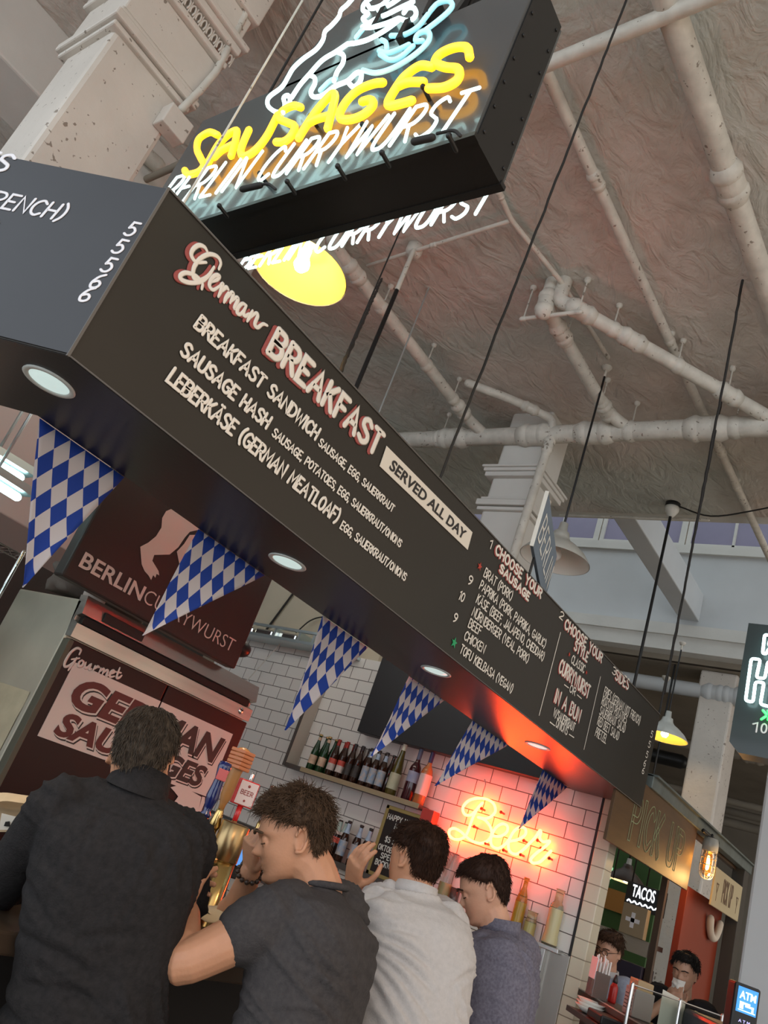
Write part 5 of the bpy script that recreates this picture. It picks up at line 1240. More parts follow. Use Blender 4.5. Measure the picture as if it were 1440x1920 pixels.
# ------------------------------------------------------------------ the next stall
mat('beam_grey', (.16, .19, .18), .5, metal=.3, noise_amt=.35, noise_scale=7)
mat('ply', (.115, .058, .022), .5, noise_amt=.25, noise_scale=5, stretch=(1, 1, 7))
YS = 1.97
st = empty('stall_canopy', (6.02, YS, 2.5), 'grey steel canopy beam of the next stall with a dark post at its far end', 'beam')
MB().box((6.0, YS-.03, 2.54), (9.62, YS+.05, 2.64), .006).box((6.0, YS-.06, 2.625), (9.62, YS+.08, 2.64)).obj('beam', 'beam_grey', st)
MB().box((9.36, YS-.02, 0), (9.56, YS+.10, 2.60), .006).obj('post', mat('post_dark', (.045, .04, .032), .5), st)
MB().box((6.0, YS+.07, 2.52), (9.4, YS+.12, 2.61)).obj('wood_batten', 'ply', st)
q = [onY(1225, 1478, YS-.0), onY(1315, 1567, YS), onY(1268, 1660, YS), onY(1145, 1578, YS)]
xl, xr = q[3].x-.12, (q[1].x+q[2].x)/2+.05; zt_, zb_ = (q[0].z+q[1].z)/2, (q[2].z+q[3].z)/2
pk = empty('pickup_sign', (xl, YS, zb_), 'brown plywood sign with green outlined PICK UP lettering hung from the stall beam', 'sign')
MB().box((xl, YS-.01, zb_), (xr, YS+.012, zt_), .002).obj('panel', 'ply', pk)
pg = mat('outline_green', (.26, .30, .16), .6); mb = MB()
a = onY(1178, 1572, YS-.012); b = onY(1262, 1622, YS-.012); stk, w = layout('PICK UP', .28); hh_ = (zt_-zb_)*.56; z0 = zb_+(zt_-zb_)*.2
x0, x1 = xl+.42, xr-.33
for s_ in stk:
    P = [V((x0+(x1-x0)*p.x/w, YS-.0115, z0+hh_*p.y)) for p in s_]
    T_ = [(P[min(i+1, len(P)-1)]-P[max(i-1, 0)]).normalized() for i in range(len(P))]
    Nn = [V((-t.z, 0, t.x)) for t in T_]
    o_ = .022
    loop = [p+n*o_-t*(o_ if i == 0 else 0)+t*(o_ if i == len(P)-1 else 0) for i, (p, n, t) in enumerate(zip(P, Nn, T_))] + [p-n*o_-t*(o_ if i == 0 else 0)+t*(o_ if i == len(P)-1 else 0) for i, (p, n, t) in reversed(list(enumerate(zip(P, Nn, T_))))]
    mb.tube(loop+[loop[0]], .0045, 5, True, NF, .25)
mb.obj('outline_lettering', pg, pk)
mb = MB()
for x in (xl+.4, xr-.1):
    for k in range(5):
        c = V((x, YS, zt_+.012+k*.022)); ax = V((1, 0, 0)) if k % 2 else V((0, 1, 0))
        mb.tube([c+ax*.008*cos(a_*pi/4)+UZ*.015*sin(a_*pi/4) for a_ in range(9)], .003, 5, False)
mb.obj('chain', 'rope_black', pk)
# caged lamp
cl = onY(1327, 1618, 1.88); R_ = Matrix.Translation(cl)
t = empty('cage_lamp', cl, 'caged bulkhead lamp glowing orange under the stall beam', 'lamp')
MB().lathe([(.001, .21), (.055, .205), (.065, .17), (.065, .10), (.05, .09), (.001, .088)], 20, R_).obj('cap', 'enamel_grey', t)
MB().lathe([(.04, .09), (.05, .05), (.05, -.06), (.035, -.10), (.001, -.115)], 20, R_, False).obj('glass', mat('lamp_amber', (.95, .55, .15), .15, trans=.85), t)
MB().lathe([(.001, .07), (.014, .06), (.026, .0), (.020, -.05), (.001, -.065)], 14, R_).obj('bulb', emis('bulb_amber', (1.0, .50, .12), 46.0), t)
mb = MB()
for k in range(6):
    a_ = k*pi/3; d = V((cos(a_), sin(a_), 0)); mb.tube(smooth_pts([cl+d*.060+UZ*.10, cl+d*.062-UZ*.05, cl+d*.045-UZ*.115, cl-UZ*.13]), .004, 5)
for z, r_ in ((.04, .062), (-.02, .063), (-.08, .056)): mb.tube([cl+V((cos(k*pi/10)*r_, sin(k*pi/10)*r_, z)) for k in range(21)], .0035, 5, False)
mb.obj('cage', 'enamel_grey', t); MB().tube([cl+UZ*.2, (cl.x, cl.y, 2.55)], .012, 8).tube([(cl.x-.22, cl.y+.02, cl.z+.22), (cl.x+.3, cl.y+.02, cl.z+.22)], .018, 8).obj('bracket', 'black_metal', t)
l = bpy.data.lights.new('cage_glow', 'POINT'); l.energy = 8; l.color = (1, .55, .18); l.shadow_soft_size = .05
lo = bpy.data.objects.new('cage_glow', l); COL.objects.link(lo); lo.location = cl-UZ*.17+V((0, -.10, 0)); lo['kind'] = 'helper'
# framed paper sign
q = [onY(1345, 1640, YS-.02), onY(1391, 1660, YS-.02), onY(1381, 1728, YS-.02), onY(1325, 1692, YS-.02)]
x0, x1 = (q[0].x+q[3].x)/2, (q[1].x+q[2].x)/2; z0, z1 = (q[2].z+q[3].z)/2, (q[0].z+q[1].z)/2+.02
t = empty('menu_placard', (x0, YS, z0), 'cream placard with faint tall lettering hung beside the caged lamp', 'sign')
MB().box((x0, YS-.03, z0), (x1, YS-.012, z1), .003).obj('panel', mat('placard_cream', (.52, .43, .26), .6), t)
mb = MB(); letter(mb, 'PICK UP', (x0+.36, YS-.031, z0+.08), (x1-.38, YS-.031, z0+.08), UZ, .19, .012, NF, .25)
for xx in (x0+.14, x1-.16):
    mb.tube([(xx, YS-.0315, z0+.06), (xx, YS-.0315, z0+.14)], .006, 5, True, NF, .2); mb.tube([(xx-.04, YS-.0315, z0+.20), (xx, YS-.0315, z0+.12), (xx+.04, YS-.0315, z0+.20), (xx-.04, YS-.0315, z0+.20)], .008, 5, True, NF, .2)
mb.obj('lettering', mat('faded_brown', (.16, .10, .06), .6), t)
# red panel, white ring
q = [onY(1320, 1690, 2.0), onY(1378, 1700, 2.0)]
t = empty('painted_door', (8.0, 2.1, 0), 'rust red painted door panel behind the placard', 'door')
MB().box((7.98, 2.10, 0), (9.35, 2.16, 2.12), .004).obj('panel', mat('door_red', (.24, .030, .008), .5), t)
rc = onY(1343, 1718, 2.06); mb = MB(); mb.tube([rc+V((cos(k*pi/14)*.20, -.0, sin(k*pi/14)*.20)) for k in range(15, 28)], .034, 10)
tag(mb.obj('rope_ring', mat('rope_cream', (.62, .55, .45), .8)), 'curved cream rope loop hanging on the red door under the placard', 'rope')
# tiled opening with a view through to the taco stall
t = empty('service_hatch', (8.4, 2.6, 1.2), 'dark framed serving hatch of the next stall between tiled post and white column', 'hatch')
XH = 7.6
yj = onX(1233, 1690, XH).y; mb = MB(); mb.box((XH, yj-.05, .8), (XH+.06, yj, 2.62)).box((XH, 3.45, .8), (XH+.06, 3.52, 2.62)).box((XH, yj-.05, 2.56), (XH+.06, 3.52, 2.64)); mb.obj('frame', mat('hatch_brown', (.07, .045, .03), .5), t)
MB().box((XH-.02, yj, 1.52), (XH+.4, 3.5, 1.56)).box((XH-.02, yj, 1.44), (XH+.02, 3.5, 1.52)).obj('shelf', 'steel', t)
for y, w_, h_, m, lb in ((3.02, .30, .26, 'enamel_grey', 'grey carton on the hatch shelf'), (2.80, .17, .17, 'wood', 'small brown carton on the hatch shelf beside the grey one')):
    tag(MB().box((XH+.05, y, 1.562), (XH+.3, y+w_, 1.56+h_), .004).obj('carton', m), lb, 'box', 'cartons on the hatch shelf')
pl = onX(1192, 1728, XH-.03)
t = empty('cross_box', (XH-.06, pl.y, pl.z), 'cream box marked with a white cross under the hatch shelf', 'box')
MB().box((XH-.12, pl.y-.11, pl.z-.12), (XH-.03, pl.y+.10, pl.z+.12), .004).obj('carton', mat('carton_tan', (.34, .26, .16), .6), t)
MB().box((XH-.123, pl.y-.016, pl.z-.06), (XH-.119, pl.y+.016, pl.z+.06)).box((XH-.123, pl.y-.06, pl.z-.016), (XH-.119, pl.y+.06, pl.z+.016)).obj('cross', 'lettering_cold', t)
pp = onX(1203, 1696, XH+.02)
t = empty('stock_pot', (XH+.0, pp.y, 1.565), 'shiny steel pot at the hatch under the TACOS sign', 'pot')
MB().lathe([(.001, 0), (.085, 0), (.09, .01), (.09, .12), (.095, .125), (.001, .127)], 20, Matrix.Translation((XH-.02, pp.y, 1.562))).obj('pot', 'brass_dull', t)
MB().box((XH-.07, 2.45, .3), (XH-.0, 2.95, 1.44), .004).obj('dark', 'dark_gap') if False else None
o = MB().box((XH-.05, yj+.01, .0), (XH+.3, 2.72, 1.36), .006).obj('dark_cabinet', mat('navy_panel', (.03, .025, .05), .5)); tag(o, 'dark cabinet under the hatch behind the man on the phone', 'cabinet')
o = MB().box((XH-.03, 2.73, .0), (XH+.3, 3.5, 1.42), .006).obj('teal_cabinet', mat('teal_panel', (.02, .10, .09), .5)); tag(o, 'teal cabinet beside the dark one under the hatch', 'cabinet')
# taco stall interior beyond
gx = 10.6
struct(MB().box((gx, 3.12, 0), (gx+.1, 6.5, 2.8)).obj('wall_taco', mat('green_wall', (.055, .13, .04), .6, noise_amt=.3, noise_scale=1.5)))
MB_ = MB().box((gx-.04, 3.3, 1.78), (gx-.0, 4.6, 2.02)); o = MB_.obj('orange_band', mat('orange_paint', (.42, .20, .05), .6)); tag(o, 'orange painted band on the green wall inside the taco stall', 'panel')
o = MB().box((gx-.06, 3.7, 2.12), (gx-.02, 4.1, 2.26)).box((gx-.08, 4.2, 1.86), (gx-.04, 4.36, 1.96)).obj('menu_screen', emis('green_screen', (.25, .9, .4), .8)); tag(o, 'small lit green screens on the green wall inside the taco stall', 'screen')
tx = 8.6; a = onX(1187, 1664, tx); b = onX(1226, 1674, tx); c = onX(1183, 1697, tx)
t = empty('taco_sign', (tx, a.y, c.z), 'black sign with glowing white TACOS lettering seen through the hatch', 'sign')
MB().box((tx, b.y-.12, c.z-.02), (tx+.05, a.y+.06, a.z+.05), .004).obj('panel', mat('sign_slate', (.04, .045, .05), .4), t)
wg = emis('letter_white', (.9, .95, 1.0), 2.2)
mb = MB(); type_on(mb, 'TACOS', (tx-.003, a.y, c.z+.085), (tx-.003, b.y-.02, c.z+.085), UZ, .115, NXm, .003, 0, .01); mb.obj('lettering', wg, t)
mb = MB()
for k in range(6): mb.tube(smooth_pts([(tx-.003, a.y+.03-k*.055, c.z+.03), (tx-.003, a.y+.015-k*.055, c.z+.045), (tx-.003, a.y-.01-k*.055, c.z+.025)]), .007, 5)
mb.obj('small_lettering', wg, t)
pendant(onX(1172, 1655, 9.2), .42, 4.4, 'small dark pendant lamp lit from inside over the taco stall, seen through the hatch', True, True, 6, shade='hatch_brown', group='shaded pendant lamps')
for k, (y, x) in enumerate(((3.2, 9.6), (3.0, 10.0), (2.85, 9.8), (3.55, 9.9))):
    cable((8.93, y-.1, 2.05), (8.93, y-.1, 2.74), .008, 'thin dark hanger in the taco stall, number %s from the post' % ('four', 'two', 'one', 'three')[k] if False else ['thin dark hanger behind the taco lamp', 'thin dark hanger above the TACOS sign', 'thin dark hanger nearest the white column in the taco stall', 'thin dark hanger at the tiled post side of the taco stall'][k], 'rope_black', 'suspension_rod', False)
mb = MB(); mb.box((8.9, 2.6, 2.55), (8.96, 4.5, 2.6)).box((8.9, 2.6, 2.72), (8.94, 4.5, 2.75)); tag(mb.obj('pot_rail', 'hatch_brown'), 'dark rails across the top of the taco stall opening', 'rail')

# counter of the next stall, cutting across the corner
ca = onZ(1085, 1853, 1.13); cb = onZ(1182, 1910, 1.13); dv = (cb-ca).normalized(); dn = UZ.cross(dv)
dn = dn if dn.dot(RT) > 0 else -dn
ctr = empty('stall_counter', ca, 'dark wooden counter of the next stall with steel edge, right of the tiled post', 'counter')
ca2 = ca-dv*.0; cb2 = cb+dv*.35
MB().prism([ca2-UZ*.035, cb2-UZ*.035, cb2+dn*.26-UZ*.035, ca2+dn*.26-UZ*.035], UZ*.035).obj('worktop', mat('counter_brown', (.05, .028, .02), .4), ctr)
MB().prism([ca2-UZ*.002-dn*.004, cb2-UZ*.002-dn*.004, cb2-UZ*.002+dn*.01, ca2-UZ*.002+dn*.01], UZ*.006).obj('edge_strip', 'steel', ctr)
MB().prism([ca2+dn*.02-UZ*.09, cb2+dn*.02-UZ*.09, cb2+dn*.22-UZ*.09, ca2+dn*.22-UZ*.09], UZ*.055).obj('front_panel', mat('front_brown', (.035, .02, .014), .5), ctr)
sh2a = ca2+dv*.30-dn*.17-UZ*.09; sh2b = cb2-dn*.17-UZ*.09
MB().prism([sh2a-UZ*.03, sh2b-UZ*.03, sh2b+dn*.30-UZ*.03, sh2a+dn*.30-UZ*.03], UZ*.03).obj('lower_worktop', mat('counter_dark', (.03, .022, .02), .4), ctr)
MB().prism([sh2a+dn*.1-UZ*1.035, sh2b+dn*.1-UZ*1.035, sh2b+dn*.28-UZ*1.035, sh2a+dn*.28-UZ*1.035], UZ*1.005).obj('lower_front', mat('front_brown', (.035, .02, .014), .5), ctr)
def on_top(px, py, off=.12): p = onZ(px, py, 1.13); return p
R3 = Matrix.Rotation(atan2(dv.y, dv.x), 4, 'Z')
# straws in a box
p = onZ(1098, 1864, 1.13)+dn*.065
t = empty('straw_holder', p, 'clear holder full of paper wrapped straws on the next stall\'s counter', 'straw holder')
MB().box((-.055, -.05, .001), (.055, .05, .15), .004, Matrix.Translation(p) @ R3).obj('holder', mat('holder_smoke', (.25, .2, .18), .1, trans=.5), t)
mb = MB()
for k in range(26):
    x = random.uniform(-.045, .045); y = random.uniform(-.04, .04); a_ = Matrix.Translation(p) @ R3
    mb.tube([a_ @ V((x, y, .02)), a_ @ V((x*1.15+random.uniform(-.006, .006), y*1.1, .20+random.uniform(0, .05)))], .0055, 6)
mb.obj('straws', mat('straw_white', (.74, .70, .66), .6), t)
MB().box((-.052, -.052, .10), (.052, -.046, .225), .002, Matrix.Translation(p) @ R3).obj('paper_sleeve', 'lettering_cold', t)
p2 = onZ(1124, 1872, 1.13)+dn*.08
t = empty('ketchup_bottle', p2, 'small red sauce bottle with a dark cap beside the straw holder', 'bottle')
MB().lathe([(.001, .001), (.024, .001), (.026, .01), (.026, .09), (.015, .115)], 16, Matrix.Translation(p2)).obj('body', mat('sauce_red', (.42, .02, .015), .3), t)
MB().lathe([(.015, .114), (.016, .13), (.005, .165), (.001, .166)], 14, Matrix.Translation(p2)).obj('cap', 'cap_black', t)
p3 = onZ(1168, 1899, 1.13)+dn*.08
t = empty('napkin_box', p3, 'grey napkin box with a printed notice and a wooden top tray on the counter', 'box')
MB().box((-.07, -.06, .001), (.07, .06, .15), .006, Matrix.Translation(p3) @ R3).obj('case', mat('case_grey', (.30, .27, .25), .5), t)
MB().box((-.06, -.05, .145), (.06, .05, .20), .006, Matrix.Translation(p3) @ R3).obj('top_tray', mat('tray_tan', (.42, .30, .16), .5), t)
MB().box((-.06, -.0625, .02), (.06, -.060, .13), .0, Matrix.Translation(p3) @ R3).obj('notice', mat('notice_grey', (.40, .37, .35), .5), t)
mb = MB()
for k in range(5):
    mm = Matrix.Translation(p3) @ R3
    for j in range(4): mb.box((-.052+.028*j, -.064, .032+k*.019), (-.030+.028*j, -.0625, .037+k*.019), 0, mm)
mb.obj('notice_lettering', 'lettering_black', t)
# glass screen on the counter edge
pA = onZ(1180, 1915, 1.13); gl_ = mat('screen_glass', (.80, .84, .80), .03, trans=1.0, ior=1.12, spec=.3); gm = empty('sneeze_guard', ca+dv*.95, 'glass sneeze guard with steel posts in front of the man wiping his mouth', 'glass screen')
g0 = at(1186, 1848, 4.15); g1 = at(1356, 1898, 4.35); gd = (g1-g0); gd.z = 0; gd.normalize(); gL = (V((g1.x, g1.y, 0))-V((g0.x, g0.y, 0))).length; zt2 = g0.z
pane = MB().prism([V((g0.x, g0.y, 1.0)), V((g0.x, g0.y, zt2)), V((g0.x, g0.y, zt2))+gd*gL, V((g0.x, g0.y, 1.0))+gd*gL], UZ.cross(gd)*.006); pane.obj('pane', gl_, gm)
for d_ in (0, gL*.52, gL): MB().tube([V((g0.x, g0.y, .95))+gd*d_, V((g0.x, g0.y, zt2+.01))+gd*d_], .010, 10).obj('post', 'steel', gm)
MB().tube([V((g0.x, g0.y, zt2+.006)), V((g0.x, g0.y, zt2+.006))+gd*gL], .004, 6).obj('top_edge', 'steel', gm)
gn = UZ.cross(gd); gn = gn if gn.dot(FW) > 0 else -gn
for k, (d_, w_, zlo, zhi, lb) in enumerate(((.26, .17, 1.06, zt2+.03, 'white menu card standing behind the glass screen, nearer the steel post'), (.62*gL+.1, .15, 1.02, zt2-.015, 'pale card behind the glass screen at its far end'))):
    a_ = V((g0.x, g0.y, zlo))+gd*d_+gn*.05
    mb = MB(); mb.prism([a_, a_+gd*w_, a_+gd*w_+UZ*(zhi-zlo-.02), a_+UZ*(zhi-zlo)], gn*.003); tag(mb.obj('menu_card', mat('card_white', (.62, .60, .52), .6)), lb, 'card', 'cards behind the glass')
# plates and a dark case at the lowest edge
pb = ca+dv*.42-dn*.075-UZ*.066
t = empty('plate_stack', (pb.x, pb.y, pb.z), 'pale bowls stacked on the lower counter just right of the tiled post', 'bowl')
mb = MB()
for k in range(3): mb.lathe([(.03, 0), (.05, .004), (.09, .035), (.087, .035), (.048, .01), (.001, .008)], 24, Matrix.Translation((pb.x+.01*k, pb.y, pb.z-.02+.018*k)), False)
mb.obj('bowls', 'enamel_inside', t)
pc_ = ca+dv*.66-dn*.06-UZ*.058; o = MB().box((-.11, -.08, -.03), (.11, .08, .02), .01, Matrix.Translation(pc_) @ R3).obj('card_reader', 'black_metal'); tag(o, 'black card terminal on the lower counter beside the bowls', 'terminal')

# ------------------------------------------------------------------ hanging neon sign at the right edge
XS = 3.98; q1 = onX(1403, 1168, XS); q2 = onX(1368, 1390, XS); q3 = onX(1384, 1411, XS)
y1 = (q1.y+q2.y)/2; t = empty('hanging_neon_sign', (XS, y1, q3.z), 'tall black hanging sign with white neon letters and a green neon leaf', 'neon sign')
mb = MB(); mb.prism([(XS, y1, q1.z), (XS, y1, q2.z), (XS, q3.y, q3.z), (XS, y1-.75, q3.z), (XS, y1-.8, q2.z), (XS, y1-.8, q1.z)], (.12, 0, 0)); mb.obj('housing', mat('sign_green_black', (.025, .035, .035), .35, coat=.3), t)
zs = lambda x, y: onX(1340+x/6.4, 1140+y/6.4, XS-.035)
def rr(P, r): 
    out = []
    n = len(P)
    for i in range(n):
        a, b, c = V(P[i-1]), V(P[i]), V(P[(i+1) % n]); k = min(r, (a-b).length*.45, (c-b).length*.45)
        for s_ in (0, .33, .67, 1): out.append((b+(a-b).normalized()*k).lerp(b, s_).lerp(b.lerp(b+(c-b).normalized()*k, s_), s_))
    return out + [out[0]]
H_ = rr([(452, 610, 0), (560, 622, 0), (505, 835, 0), (606, 850, 0), (652, 640, 0), (760, 655, 0), (690, 1190, 0), (585, 1165, 0), (640, 905, 0), (500, 885, 0), (455, 1130, 0), (372, 1115, 0)], 34)
H_ = rr([(440, 605, 0), (548, 618, 0), (500, 835, 0), (600, 848, 0), (640, 640, 0), (750, 655, 0), (680, 1190, 0), (548, 1155, 0), (592, 895, 0), (490, 885, 0), (460, 1130, 0), (370, 1112, 0)], 32)
F_ = rr([(600, 320, 0), (760, 340, 0), (750, 400, 0), (660, 390, 0), (648, 450, 0), (720, 460, 0), (640, 500, 0), (620, 552, 0), (575, 545, 0)], 22)
wn2 = emis('neon_white_dim', (.62, .95, .95), 4.5, (.9, .95, .95)); mb = MB()
for P in (H_, F_): mb.tube([zs(p.x, p.y) for p in P], .0075, 8, False)
mb.obj('letter_tube', wn2, t)
mb = MB()
for a, b in (((580, 1230), (620, 1275)), ((560, 1335), (615, 1300)), ((640, 1235), (650, 1285)), ((640, 1340), (655, 1300)), ((700, 1250), (670, 1290)), ((700, 1330), (672, 1300))): mb.tube([zs(*a), zs(*b)], .006, 8)
mb.obj('leaf_tube', emis('neon_green', (.03, 1.0, .12), 2.2, (.2, .9, .3)), t)
mb = MB(); xx = XS-.002
for ch, p in (('1', (448, 1478)), ('0', (552, 1492))):
    a = onX(1340+p[0]/6.4, 1140+p[1]/6.4, xx); letter(mb, ch, a, a+V((0, -.022, 0)), UZ, .043, .0042, NXm, .2, 0, .2)
mb.obj('number', 'lettering_cold', t)
mb = MB()
for k in range(24):
    c = V((XS+.06, y1-.115, q1.z+.02+k*.036)); ax = V((1, 0, 0)) if k % 2 else V((0, 1, 0))
    mb.tube([c+ax*.009*cos(a_*pi/4)+UZ*.024*sin(a_*pi/4) for a_ in range(9)], .0045, 5, False)
mb.obj('chain', 'black_metal', t)
# rope from the chain up
cable((XS+.06, y1-.115, q1.z+.88), (XS+.06, y1-.115, CEIL), .006, 'dark rope above the chain of the tall hanging neon sign', 'rope_black', 'suspension_cable')

# ------------------------------------------------------------------ cash machine sign
Dm = 4.0; P = [at(x, y, Dm) for x, y in ((1384, 1847), (1427, 1862), (1418, 1920), (1372, 1903))]
c_ = sum(P, V((0, 0, 0)))/4; ux = (P[1]-P[0]); ux.z = 0; wA = .115; ux.normalize(); nA = ux.cross(UZ); nA = nA if nA.dot(-FW) > 0 else -nA
t = empty('cash_machine', (c_.x, c_.y, 0), 'black cash machine with a glowing blue ATM sign at the lower right corner', 'cash machine')
MA = Matrix((ux, -nA, UZ)).transposed().to_4x4(); MA.translation = V((P[0].x, P[0].y, P[0].z))
MB().box((-.012, 0, -.205), (wA+.012, .08, .015), .012, MA).obj('sign_housing', 'black_metal', t)
MB().box((.004, -.002, -.115), (wA-.004, .001, 0), .0, MA).obj('screen', emis('atm_blue', (.04, .33, .95), 1.15, (.05, .1, .2)), t)
wA_m = emis('atm_white', (.75, .95, 1.0), 1.6)
mb = MB(); type_on(mb, 'ATM', MA @ V((.014, -.0025, -.052)), MA @ V((wA-.014, -.0025, -.052)), UZ, .036, nA, .0015, 0, .02); mb.obj('lettering', wA_m, t)
mb = MB().box((.02, -.004, -.075), (.075, -.0025, -.066), 0, MA).box((.02, -.004, -.098), (.04, -.0025, -.066), 0, MA).box((.05, -.004, -.085), (wA-.02, -.0025, -.076), 0, MA).box((wA-.03, -.004, -.102), (wA-.02, -.0025, -.076), 0, MA).box((.015, -.004, -.106), (wA-.01, -.0025, -.102), 0, MA); mb.obj('card_symbol', wA_m, t)
mb = MB(); type_on(mb, 'A T M', MA @ V((.025, -.0025, -.158)), MA @ V((wA-.03, -.0025, -.158)), UZ, .014, nA, .001); mb.obj('small_lettering', emis('atm_violet', (.35, .30, 1.0), 1.2), t)
MB().box((-.04, -.02, -1.5-(-0)+0), (.2, .4, -.215), .01, Matrix.Translation(V((0, 0, 0))) @ MA).obj('cabinet', 'black_metal', t) if False else MB().box((-.06, -.06, -(MA.translation.z)+.002), (.30, .40, -.20), .02, MA).obj('cabinet', mat('machine_dark', (.03, .03, .04), .4), t)
# ------------------------------------------------------------------ people
def skin_mat(name, c):
    return mat(name, c, .5, noise_amt=.16, noise_scale=26, bump=.06, bump_scale=160, sss=.12)
skinA = skin_mat('skin_warm', (.54, .265, .15)); skinB = skin_mat('skin_fair', (.58, .31, .20)); skinC = skin_mat('skin_tan', (.46, .25, .16))
def cloth_mat(name, c, c2, weave=500, bump=.25, rough=.9): return mat(name, c, rough, noise_amt=.5, noise_scale=weave*.12, col2=c2, bump=bump, bump_scale=weave*.35, spec=.2)

def remeshed(mb, name, m, parent, voxel, smooth=4, fac=.5, wob=None):
    """fuse the closed pieces of mb into one continuous skin"""
    me = bpy.data.meshes.new('t'); me.from_pydata(mb.v, [], mb.f); me.update()
    o = bpy.data.objects.new('t', me); COL.objects.link(o)
    r = o.modifiers.new('r', 'REMESH'); r.mode = 'VOXEL'; r.voxel_size = voxel; r.use_smooth_shade = True
    s = o.modifiers.new('s', 'SMOOTH'); s.factor = fac; s.iterations = smooth
    dg = bpy.context.evaluated_depsgraph_get(); nm = bpy.data.meshes.new_from_object(o.evaluated_get(dg))
    bpy.data.objects.remove(o); bpy.data.meshes.remove(me)
    if wob:
        nm.update(); nrm = [v.normal.copy() for v in nm.vertices]
        for v, n_ in zip(nm.vertices, nrm): v.co = v.co + n_*wob(v.co, n_)
    nm.name = name; nm.materials.clear(); nm.materials.append(MATS[m] if isinstance(m, str) else m)
    nm.polygons.foreach_set('use_smooth', [True]*len(nm.polygons))
    ob = bpy.data.objects.new(name, nm); COL.objects.link(ob)
    if parent is not None: ob.parent = parent; ob.matrix_parent_inverse = Matrix.Translation(-parent.location)
    return ob

def chain(mb, pts, rad, n=16, sub_=4):
    P = smooth_pts(pts, False, sub_) if len(pts) > 2 else [V(p) for p in pts]
    k = len(pts)-1; rs = []
    for i in range(len(P)):
        t = i/(len(P)-1)*k; a = min(int(t), k-1); f = t-a; rs.append(rad[a]*(1-f)+rad[a+1]*f)
    mb.tube(P, rs, n)

def loft(mb, secs, n=24):
    """secs: list of (centre, side axis, depth axis, half width, half depth) from bottom to top"""
    vs_ = []; fs = []
    for c, sx, dy, a, b in secs:
        for i in range(n):
            t = 2*pi*i/n; q = 2/2.5
            cx = abs(cos(t))**q*(1 if cos(t) >= 0 else -1); sy = abs(sin(t))**q*(1 if sin(t) >= 0 else -1)
            vs_.append(c + sx*(a*cx) + dy*(b*sy))
    m_ = len(secs)
    for k in range(m_-1):
        for i in range(n): j = (i+1) % n; fs.append([k*n+i, k*n+j, (k+1)*n+j, (k+1)*n+i])
    fs.append(list(range(n))[::-1]); fs.append([(m_-1)*n+i for i in range(n)])
    mb.add(vs_, fs, True)

HZ = [(.124, -.012, -.030, .012), (.120, .034, -.066, .040), (.108, .060, -.086, .057), (.090, .076, -.098, .067), (.065, .086, -.104, .0735), (.040, .092, -.105, .0765),
      (.018, .094, -.103, .0765), (.0, .088, -.099, .075), (-.018, .088, -.093, .0725), (-.036, .088, -.085, .0695), (-.055, .087, -.072, .065), (-.073, .083, -.052, .059), (-.090, .083, -.028, .051), (-.104, .080, -.006, .041), (-.114, .070, .012, .028), (-.119, .055, .028, .012)]
def hprof(z):
    for (z0, *a), (z1, *b) in zip(HZ[:-1], HZ[1:]):
        if z1 <= z <= z0:
            t = (z0-z)/(z0-z1); return [p+(q-p)*t for p, q in zip(a, b)]
    return list(HZ[0][1:]) if z > 0 else list(HZ[-1][1:])
def gauss(x, s): return math.exp(-(x/s)**2)
def face_bump(x, y, z, f, nose=1.0):
    """forward offset of the face surface at (x, z)"""
    if y < .02: return 0
    d = 0
    nz = [(.020, 0), (.006, .003), (-.006, .010), (-.018, .017), (-.030, .026), (-.037, .021), (-.043, .006), (-.048, 0)]
    for (z0, a), (z1, b) in zip(nz[:-1], nz[1:]):
        if z1 <= z <= z0: d += (a+(b-a)*(z0-z)/(z0-z1))*nose*gauss(x, .0095+.006*max(0, min(1, (.0-z)/.035)))
    d -= .013*(gauss(x-.032, .017)+gauss(x+.032, .017))*gauss(z-.002, .013)
    d += .005*gauss(z-.022, .010)*(gauss(x-.03, .028)+gauss(x+.03, .028))
    d += .0055*gauss(z+.060, .0055)*gauss(x, .020)+.0055*gauss(z+.072, .006)*gauss(x, .018) - .004*gauss(z+.066, .0025)*gauss(x, .024)
    d += .006*gauss(z+.100, .012)*gauss(x, .020) - .004*gauss(z+.083, .007)*gauss(x, .022)
    d += .005*(gauss(x-.045, .02)+gauss(x+.045, .02))*gauss(z+.028, .02)
    return d
def head_surface(rows=64, cols=64, fn=None):
    vs_ = []; fs = []
    for r in range(rows+1):
        u = r/rows; z = .124 - (.243)*(.5-.5*cos(pi*u)); f, b, w_ = hprof(z)
        for c in range(cols):
            t = 2*pi*c/cols; q = 2/2.25
            cx = abs(sin(t))**q*(1 if sin(t) >= 0 else -1); cy = abs(cos(t))**q*(1 if cos(t) >= 0 else -1)
            x = w_*cx; y = (f+b)/2+(f-b)/2*cy
            p = V((x, y, z))
            vs_.append(fn(p, f, b, w_) if fn else p)
    for r in range(rows):
        for c in range(cols): d = (c+1) % cols; fs.append([r*cols+c, (r+1)*cols+c, (r+1)*cols+d, r*cols+d])
    fs.append(list(range(cols))); fs.append([rows*cols+c for c in range(cols)][::-1])
    return vs_, fs
def out_dir(p):
    d = V((p.x/.0765**2, (p.y+.008)/.1**2, (p.z-.01)/.125**2)); return d.normalized() if d.length > 0 else UZ.copy()
